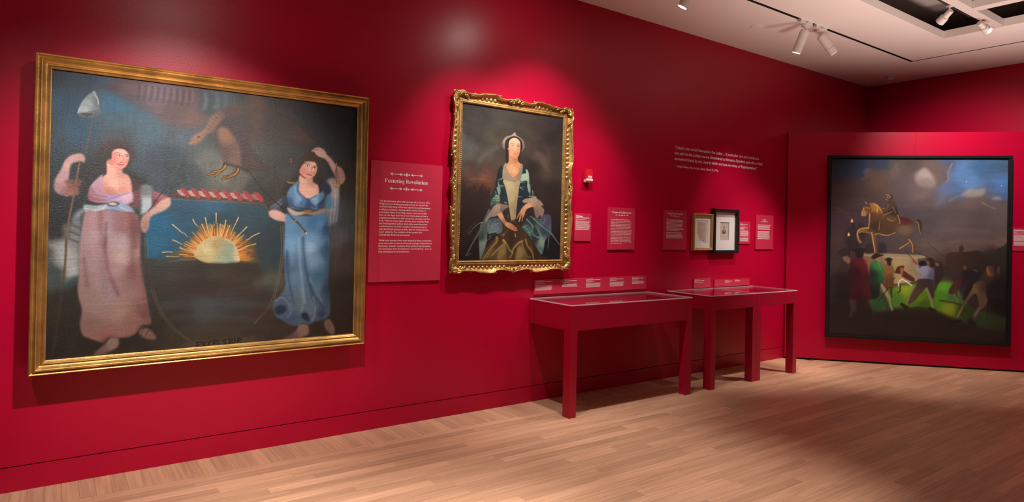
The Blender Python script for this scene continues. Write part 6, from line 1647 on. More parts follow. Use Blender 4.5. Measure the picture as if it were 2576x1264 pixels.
PAINT_STATUE = paint("""
B|26303c,18,24;24385a,61,70;2a3c5c,144,58;2c3a52,267,23;4a423e,328,34;3c3432,429,23;544644,510,45;3c4a66,589,22;4a6c9a,668,66;34567c,765,43;3a5472,881,43;44689a,863,129;4a6e9c,708,131;465e88,610,154;3c5c88,902,194;45393a,83,160;5a463f,228,136;4c3f40,188,226;524646,351,157;7e706c,491,111;66585a,452,178;5c4e50,513,243;43363a,43,274;4c3644,34,364;4a3640,86,341;443640,149,362;4c404a,313,314;4a3c46,414,356;4c4650,514,354;50464a,632,285;5c4e4c,748,240;544a4c,884,259;50474a,730,327;584c4c,904,345;5e5458,634,395;62524e,751,435;6a5450,886,453;5e5048,536,463;60504a,654,482;4a3836,46,455;3c3030,109,453;443634,27,568;2c2222,30,726;241a1c,33,884;2e2623,56,996;2a201e,200,965;2a211d,363,956;2b211d,523,970;2b231e,681,982;2a221e,874,982;2a2a20,442,842;201a1c,890,777;221b1e,889,647;2c2226,715,654;2e2623,830,542;4a3c34,616,549
N|63.1|29.4|0.08|1
N|147.2|21|0.07|2
P|74686a|12.8|0.45|305.2,78.2 320.9,51.6 344.7,29.4 361.5,77.8 329.8,104.5|
P|7a6c70|10.8|0.5|169.1,70.2 191.3,54.5 207.8,70 184.1,114.6 151.4,119.4 175.7,101.4|
P|5c4a48|26.2|0.5|7.3,143.2 57,133.7 64.8,106.8 114.4,110.8 176,119.2 191.5,70.1 264.5,56.3 317.3,78.1 344.8,38.2 464.1,15.7 491.6,164.4 348.1,254.2 186.5,265.8 13.8,277.8|664c46,257,105;54464a,103,178;54464a,347,188;4a3c3a,425,42
P|8c7e7a|14.8|0.85|434.7,94.8 450.2,72.8 477.6,50.7 505.5,63.6 529.6,98.4 542,137.6 510.8,155.4 467.3,155.9 439.2,129.9|948884,482,81;7c6e6c,491,138
P|5a4844|16.8|0.75|501.1,37.4 579.5,23.9 599.8,80.4 600.4,119.6 550,150.6 537.7,115.8 513.5,72.3|
S|96807e|6.2|6.2|5.2|0.5|607.1,45.6 618.6,28.1 599.8,76.1 602.2,110.9 592.7,128.3
P|5e6884|29.3|0.55|546.7,194.2 581.2,141.5 616.7,171.5 571.3,267.9 540,268.4|
P|54494a|21.1|0.7|436.8,235.2 524.2,268.7 594.5,254.4 633.2,236.4 672,235.8 694.8,209.5 740.8,191.6 787,212.5 825.4,229.1 878.6,236.8 897.6,245 896,415.9 455.6,427.5|5e5150,703,248;4a4042,765,316;5a4e52,573,381;5c5050,860,288;4c454a,513,339
P|8c8684|14.5|0.8|671.5,196.9 686.6,175 709.6,161.8 748.1,163.4 778.7,160.9 782.8,182.4 760.1,204.2 702.5,209.4|
P|84848a|10.2|0.75|817.7,222.7 832.7,205.3 855.5,207.2 863.2,222|
S|7e7c7c|8.2|4.1|8.2|0.6|772.1,242.8 795.2,255.3 833.6,271.8
S|86889a|10.4|10.4|12.5|0.4|609.8,232.5 640.6,210.3 671.5,201.2
S|4a4044|16.8|16.8|16.8|0.4|453.6,296.2 591.1,289.3 726.9,296.2
S|5e5250|16.7|16.7|16.7|0.4|572.5,350.5 727.5,342.8 880.1,348.8
S|6a5c60|16.7|16.7|16.7|0.4|534,399.3 670.3,391.6 804.8,397.7
S|76605a|16.6|16.6|16.6|0.4|613.1,458.1 729,450.5 843.6,456.7
S|5c5056|16.8|16.8|16.8|0.4|495.1,430.8 593.1,423.9 690.2,430.8
S|7a5a66|5.5|5.5|6.5|0.5|13.8,277.8 55.5,294.9 105.3,311.8
S|7a5a66|3.3|3.3|4.4|0.4|12.1,300.2 64,308.2 105.7,334.1
S|c8dce0|3.3|3.3|1.2|1|691.3,123.9 692.1,124.3
S|c8dce0|3.3|3.3|1.2|1|861.1,146.2 861.9,146.6
P|2e2825|3.1|0.95|593.2,574.5 594.8,542.9 616.8,519.6 653,514 659.1,518.3 660.8,491.3 670.6,475.2 682.9,490.6 684.4,513 753.1,501 785.2,523.2 832.7,517.3 840.3,494.7 871.5,476 898.9,468.5 897.3,639.4 594.3,651.2|3e2a26,625,560;30261f,745,529;2a2a20,864,507;2c2624,802,590;34302a,602,633
P|3e5c1c|17.1|1|209.2,791.4 337.2,715.3 489.5,691.5 562.3,679.5 631.2,681.3 668.3,738.1 725.5,816.1 888.4,861.4 889.4,932.2 806.6,927.9 686.8,907.6 621.9,875.1 544.3,842.9 441.6,829.8 347.1,837.8 242.9,869.3 218,835.2|86a02a,393,726;4c7a2c,346,776;2e5030,258,833;5c7c1c,465,771;5a9a2c,587,706;46801e,563,761;7c8c1e,617,826;2e3a1c,686,840;2a3824,846,899;3c5a1a,491,809;2a3a2a,727,888;44683a,636,757
P|231d1a|25.7|0.85|210.2,853.3 267.1,868.1 347.3,855.3 491.7,839.5 544.4,847.5 621.9,879.6 694.8,907.2 806.6,932.3 893.3,936.4 894.3,1007.2 444.3,1011.3 15.7,1010.2 13.9,907.6 104.7,902.9|
P|8c7a58|4.3|1|176.5,535.7 469.8,537.3 472,552.5 454.4,561.8 463.9,670.7 336.9,702.1 280.6,700 206.9,649.9 173,571.3|786650,206,579;a08e68,363,574;8c7c5e,443,615;a89468,385,678;6a5a44,264,657
P|968468|2.6|0.95|176.5,535.7 278,536.9 471.8,538.5 472,554.7 278.3,552.3 180.8,551.1|
S|b8a884|2.6|2.6|1.7|0.7|278.3,552.8 470.9,554.3
P|2a2226|6.4|0.75|188.2,492.3 198.1,478.7 216.4,479 224.8,491.2 231.5,530.8 186.8,536.7|
P|2a2226|6.4|0.75|253.1,485.9 263,472.4 281.2,472.7 289.4,484.9 296.1,524.4 251.8,530.2|
P|2a2226|6.5|0.75|145.5,382.3 155.5,368.7 173.9,369.2 182.3,381.4 189.1,421.2 144.2,426.8|
P|2a2226|6.5|0.75|110.1,476.7 120.2,463.1 138.6,463.5 147,475.7 153.8,515.5 108.8,521.3|
P|2a2526|10.8|0.6|118.5,365.1 126.8,369.4 143.7,395.7 160,390.8 181.1,434.7 173.9,492.7 108.3,494.6 79.3,482.1 82.4,419.5 106.7,392.1|
S|2c2422|6.5|6.5|2.2|0.9|116.5,362.9 125.1,391.7
S|241e20|6.5|6.5|2.6|0.9|101.3,441.3 103.2,554.5
P|c87c30|4.3|0.95|107.8,361.8 108.4,349.3 114,340.2 120,351.7 120.1,362.4|
S|fff0c8|6.9|6.9|3.5|1|114.2,350 114.7,358
P|c87c30|4.3|0.95|91.8,440.2 92.4,427.7 98,418.6 104,430.1 104.2,440.8|
S|fff0c8|6.9|6.9|3.5|1|98.2,428.5 98.7,436.5
P|3e2c22|3|1|205.4,301 209.1,274.3 202.6,252.2 227,251.8 251.6,264.7 272.3,295.3 293.2,339.1 349.2,324.7 373.3,324.2 409.4,336.6 433.6,362.4 434.1,397.4 414.8,433 407,446.3 435.3,471.8 442,524.2 424.3,533.5 425.5,485.3 407.3,463.9 375.8,491.1 352.2,518.2 340.4,531.8 348.1,509.5 391.2,455.6 374.9,429.6 342.7,417.3 302.7,431.5 266.3,428.1 242,428.7 242.8,477.4 247.7,530.3 235.5,530.7 226.6,477.8 213.5,425 180.8,417 152.3,422.2 156.9,453.2 165.3,466.3 165.4,475.2 153.1,473.3 142.4,444.7 143.9,409 160,395.3 200.8,392.1 204.3,358.7|a0703a,227,274;5a3c24,216,327;3a2820,237,380;4a3426,302,405;4c1e24,390,346;6a5a48,390,394;7c5c34,160,404;6a4c30,230,456;54402e,411,459
P|7a5a34|2.6|1|203,274.4 190.6,265.7 178,243.7 186.2,248 194.6,261.2 174.5,279.4 164.8,310.7 165,324 183.4,325.9 195.4,310.1 211.5,296.4 215.3,278.6|a88048,171,306;6c4c2c,199,288
S|c89a54|6.5|3.9|2.2|0.85|174.5,279.4 164.8,308.4 167,323.1
S|c89a54|6.9|4.1|2.1|0.85|205.6,309.9 204.3,358.7 200.8,392.1
S|c89a54|7.7|4.6|2.1|0.85|200.8,392.1 164.1,396.1 146,411.2 143.6,440.2 155.1,471 165.4,475.2
S|c89a54|7.3|4.4|2.1|0.85|217.5,416.1 226.4,469 236.3,528.5
S|c89a54|10.7|6.4|2.1|0.85|227.1,256.2 243.5,269.3 244,300.3
S|c89a54|6.4|3.9|2.1|0.85|237.3,260.5 255.8,277.9 268.4,304.2
S|c89a54|5.1|3.1|2.1|0.85|233.9,426.7 262.2,421.6
S|c89a54|5.1|3.1|2.1|0.85|266.3,428.1 302.7,430.7 338.6,415.2
S|c89a54|5.5|3.3|2.1|0.85|364,502.5 411.4,468.1
S|c89a54|5.5|3.3|2.1|0.85|407.1,450.7 425.4,476.5 430.1,522.4
S|c89a54|3.5|2.1|2.2|0.85|156.3,419.8 164.5,415.2 213.5,420.6
S|c89a54|5.2|3.1|2.2|0.85|188.4,252.4 180.1,245.9
S|c89a54|4.3|2.6|2.2|0.85|186.7,276.9 207.2,283.2
S|c89a54|3.4|2.1|2.1|0.85|253.8,401.9 259.1,353.1
P|3a2c24|3.4|1|433.4,347 457,337.8 471,348.4 473.5,383.3 468.3,427.2 458.1,410 453.6,375.1 445.4,357.7|
S|9c7444|5.5|5.5|2.5|0.85|441.3,349.1 455.4,361.9 459.9,396.8 468.2,420.6
P|362822|2.6|1|291.7,246.3 307.7,237.2 331.9,241.3 344.4,271.9 353,307 361.7,355.2 365.9,363.9 353.9,368.6 337.5,342.5 321.6,351.7 293.2,339.1 276.7,317.3 268.5,308.6 292.6,299.3 300.3,281.5 268,282.1 292,264|4a382a,316,264;2c2020,333,299;5a4630,317,339
P|40302a|2.1|1|293,202.1 307.1,199.7 323.4,210.5 323.7,228.1 307.7,237.2 295.6,235.2 289.4,224.3|
S|c08a40|7.3|4.4|1.9|0.85|291.9,204.3 303.2,206.4 310.6,217.3
S|c08a40|6.4|3.8|1.9|0.85|294.5,217.5 305.4,221.8
S|c08a40|5.1|3.1|1.9|0.85|289.4,228.7 297.6,233
S|c08a40|3|1.8|1.9|0.85|268,282.1 292.2,277.2
S|c08a40|3.8|2.3|1.9|0.85|276.7,317.3 300.8,308 324.7,294.3
S|c08a40|4.3|2.6|1.9|0.85|297.2,339 321.5,350.8 337.5,340.3
S|c08a40|4.2|2.5|1.9|0.85|349.1,315.9 361.7,355.2 353.9,364.2
S|c08a40|3.4|2|1.9|0.85|299.9,255 298.3,277.1
S|c08a40|3.4|2|1.9|0.85|324.3,272.3 340.9,307.2
P|2c2324|6.5|0.9|70.1,556.9 94.8,551.7 109.6,577.9 107.9,600.2 95.7,605.1 79,592.3 100.1,622.8 113.6,697.9 111,787 108.4,876.1 42.5,879.4 36.1,745.7 42.8,656.1 54.4,606.6|3a2c2a,75,610;241c1e,72,700;221b1c,71,833
P|8a6a58|4.3|0.85|70.2,561.4 90.7,554 107.4,569.1 109.7,584.6 99.7,598.3 82.9,583.3 74.7,583.5|
P|33272a|4.3|0.95|42.9,535.5 61.2,517 85.7,502.9 102.5,520.2 98.7,538.2 74.2,556.8 53.5,550.8|
P|42131f|6.5|1|115.8,577.7 131.9,559.3 172.8,558 193.6,583.9 206.7,636.6 223.6,680.2 220.6,746.7 221.3,790.9 188.9,796.8 115.4,804.6 105.9,725 100.6,653.9|5c1826,182,598;341018,133,653;38131c,152,759;4a1822,208,738
S|a83a36|7.3|4.3|4.3|0.85|176.9,562.3 198,601.5 210.9,645.3 223.6,680.2 222,706.8
S|7c2a2c|4.3|4.3|3|0.6|220.2,720.2 219.1,777.7
P|1e1a1e|4.3|0.95|119,524.2 151.5,505.4 188.4,513.1 180.4,526.7 172.8,558 140.1,559.1 135.5,532.5|
P|4c4036|8.6|0.75|107.2,805 144.1,803.3 144.5,829.9 157.3,860.3 128.7,866.2 125.1,893 108.7,893.8 116.3,857.9|
P|241b1c|12.9|0.8|144.1,803.3 193,801 209.7,826.8 227,887.8 194.6,898.3 153.7,891.5|
S|544638|4.3|4.3|4.3|0.6|221.9,826.2 239.1,887.2
P|22382a|5.1|1|222.1,582.9 242.2,573.4 258.5,581.7 279.3,616.3 288.2,668.8 280.6,700 265,735.9 257.6,780.4 225.4,790.7 216.4,738 211.1,658.6 210.4,614.3|3a7a3c,259,604;1c2c24,227,658;2e5a34,280,660;1a2420,241,746
S|4aa04c|6.4|3.2|4.3|0.7|254.6,586.2 267.2,621.1 284.1,664.6
P|2a1e1c|3.4|1|217.6,556.5 237.5,533.7 261.9,537.4 282.2,543.4 262.1,552.8 229.9,567.2|
P|a06a54|3|0.95|246.1,562.2 262.1,555.1 266.5,572.6 258.5,581.7 246.3,575.5|
P|8c7658|4.3|0.95|272.5,700.3 297.3,734.6 313.9,769.1 318.5,804 331.1,843 327.3,856.3 314.7,821.8 297.9,774.2 281.5,757.3 265.2,744.8|a48a66,297,743;7c6c58,323,821
S|c4b08c|3.4|3.4|2.1|0.7|315.9,769 320.6,812.7 332,847.3
P|2a3028|8.5|0.6|264.7,718.3 289.6,761.3 306.4,804.6 315.3,856.9 298.9,840.1 273.8,779.7 257.5,771.6|
S|1c1614|4.2|4.2|1.7|0.9|340.4,666.8 305.2,729.8 260,800.1
P|8a5a44|3.4|0.9|296.6,690.5 324.8,693.8 325,707 304.9,707.8|
S|241c1a|7.4|7.4|4.2|0.7|315.4,861.3 367.5,865.3
P|6a4c2e|3.8|1|283.1,602.9 303.1,593.4 323.3,597.1 335.7,623 332.3,658.3 337.2,715.3 329.3,728.8 325.8,759.7 317.8,760.1 313.3,729.5 288.8,708.5 283.9,655.8|7c5a36,304,620;5c4028,329,689
P|33261e|3|1|298.8,575.9 318.9,575.2 319.3,597.2 303.2,597.8|
P|221a1a|2.8|1|288.6,567.4 306.5,555.8 326.8,563.9 318.9,575.2 298.8,575|
S|33281e|8.5|8.5|3.2|0.8|321.2,724.7 326.1,777.3
P|4c2c22|3.2|1|343.8,627.1 355.5,604.7 387.4,599.2 383.7,621.2 407.9,642.3 440.1,667.3 436.4,684.9 408.5,677.3 376.3,656.6 368.1,643.8 344,640.3|
P|a85a44|3.2|0.95|367.6,613.1 379.6,612.6 383.8,630 378.3,660.9 400.4,673.2 384.5,676 372.2,652.4|
S|4c2a20|7.2|7.2|2.1|0.9|339.9,636 364,641.7
S|d8d0c4|8.9|6.3|2.5|1|376.5,674.2 360.8,692.3 361.1,712.1
S|d8d0c4|8.9|6.3|2.5|1|380.5,674 404.7,690.6 426.8,707.2
S|3a2e1c|7.2|7.2|2.5|0.9|369.1,709.6 367.6,740.3 357.7,749.5
P|6c6c84|4.2|1|442.9,588.5 463,609.6 487.9,586.9 499.7,591.4 532.7,612.9 541.6,662.3 533.6,671.6 463.9,669.9 471.8,646.9 450.9,624.9 442.2,598|84849c,488,628;8c8890,455,607;54566c,529,645
S|8a4438|12.6|12.6|3.4|0.95|434.7,571.2 448.7,583.9
P|1c1a20|3.4|1|458.6,588.3 466.5,572.1 491.2,569 499.7,591.4 475.1,596.8|
P|2a2020|3.4|1|499.2,559.7 519.5,549.9 536.1,560.7 540.6,594.5 520.3,604.2 515.9,581.7|
P|7a4c3c|2.9|0.9|501.4,568.6 513.7,570.5 513.9,586.3 503.7,586.7|
P|30242a|4.2|1|463.9,669.9 529.5,671.8 540.7,734.7 539.1,770.9 522.8,771.6 510,736 497.5,718.4 441.1,793.5 410.5,808.5 425.5,750.9 456.3,692.8|3a2c30,514,700;4c3e34,434,764
S|7c7a4c|8.4|8.4|4.2|0.75|440.8,710.9 417.7,764.4 398.7,817.8
S|82785a|12.6|12.6|4.2|0.85|501.6,722.8 522.9,776.2 531.7,821
S|1c1816|16.9|16.9|5.3|0.95|378.7,814.4 402.9,830.7
S|1c1816|14.6|14.6|5.2|0.95|519.6,830.6 544.3,842.9
P|2c2426|6.3|0.9|540.4,576.4 572.9,570.7 585.6,610.9 582.2,656.2 558.5,697.8 542.7,734.6 537.7,671.5 541.2,635.2|
P|8a5c44|3.3|0.8|543.6,576.3 560.8,577.9 561,593.7 546.7,594.2|
S|2c221e|3.2|3.2|1.5|0.9|436.9,516.2 511.4,550.2 610,610
S|2e2522|2.3|2.3|1.3|0.8|501.9,464.3 551.7,512.6 592.8,547.5
S|3a2620|3.8|3.8|1.5|0.9|394,515.6 434.6,566.9
S|26241a|4.2|4.2|2.5|0.8|441.6,829.8 466.3,826.4 495.3,845.4 503.7,858.5
P|3a1f20|6.2|0.9|682.3,589.4 698.2,584.4 706.6,606.5 683,638.8 675.7,692.9 652.1,729.8 668.8,774 644.3,748.2 611.8,740.6 631.3,685.8 667,648.4|4a2426,652,694;33201f,691,607
S|5a7a54|6.2|6.2|4.1|0.6|607.7,731.8 596.1,772.8
S|5a7a54|6.2|6.2|4.1|0.6|640.1,739.3 652.8,783.7
S|5a7a54|6.2|6.2|4.1|0.6|660.2,738.5 660.9,787.8
S|1e2420|8.3|8.3|6.2|0.7|571.9,785.2 636.8,793.4 673.3,805.2
P|241e26|8.3|0.9|682.8,625.3 738.6,609.8 786.5,621.4 771.2,662.2 747.8,698.9 716.5,744.9 684.9,773.3 691.7,692.2|
S|4c4652|3.3|3.3|2.5|0.5|699.5,674 680.3,737.6 660.9,787.8
P|50402c|4.9|1|739.6,681.3 787.2,670.5 796.1,741.4 800.6,776.9 789.1,808.6 765.5,823.1 756.9,778.9 748.4,743.5 732.5,744.2 701.1,790.4 677.7,836.4 662.2,873 654,864.5 673.5,818.6 700.8,763.6 724.1,717.8|6a5638,732,717;5c4a34,701,781;5a4636,773,787;44362a,788,706;6e6644,666,855
S|6a5e54|16.4|16.4|5.1|0.8|761.4,818.8 742.1,860
S|1a1615|16.6|16.6|6.2|0.9|626.3,901.8 670.4,890.5
S|1a1615|24.6|24.6|8.2|0.85|718.5,888 734.7,905
S|5a4c3c|4.1|4.1|2.9|0.6|800.3,759.1 789.7,848.7 774.5,898.5
P|2c2624|8.2|0.92|755.4,667.3 790.4,612.3 822.4,633.4 842,623.8 893.2,630.7 896,843.3 844.9,837 804.3,758.9 795.1,670.1|3a322a,787,644;1e181c,851,703;1c1719,868,800
P|6a4630|3.7|0.95|794.1,589.9 813.8,584.7 829.8,597.5 832.2,633 814.6,642.6 798.6,629.9|8c5c3e,800,616;4c3428,822,607
P|5c3a2c|3.7|0.85|845.6,596.9 857.2,583.2 861.6,618.6 851.9,627.8|
P|8a5a48|4.1|0.6|682.3,593.9 692.3,586.8 698.5,602.3 686.6,611.7|
S|6a6664|8.2|8.2|4.1|0.6|736.6,609.9 748.6,613.9
S|3a3034|4.1|4.1|3.1|0.6|796.2,745.9 843.7,752.6 891.1,766
N|3.2|3.2|0.09|6
""", 400, 448, 893.6, 1.240)

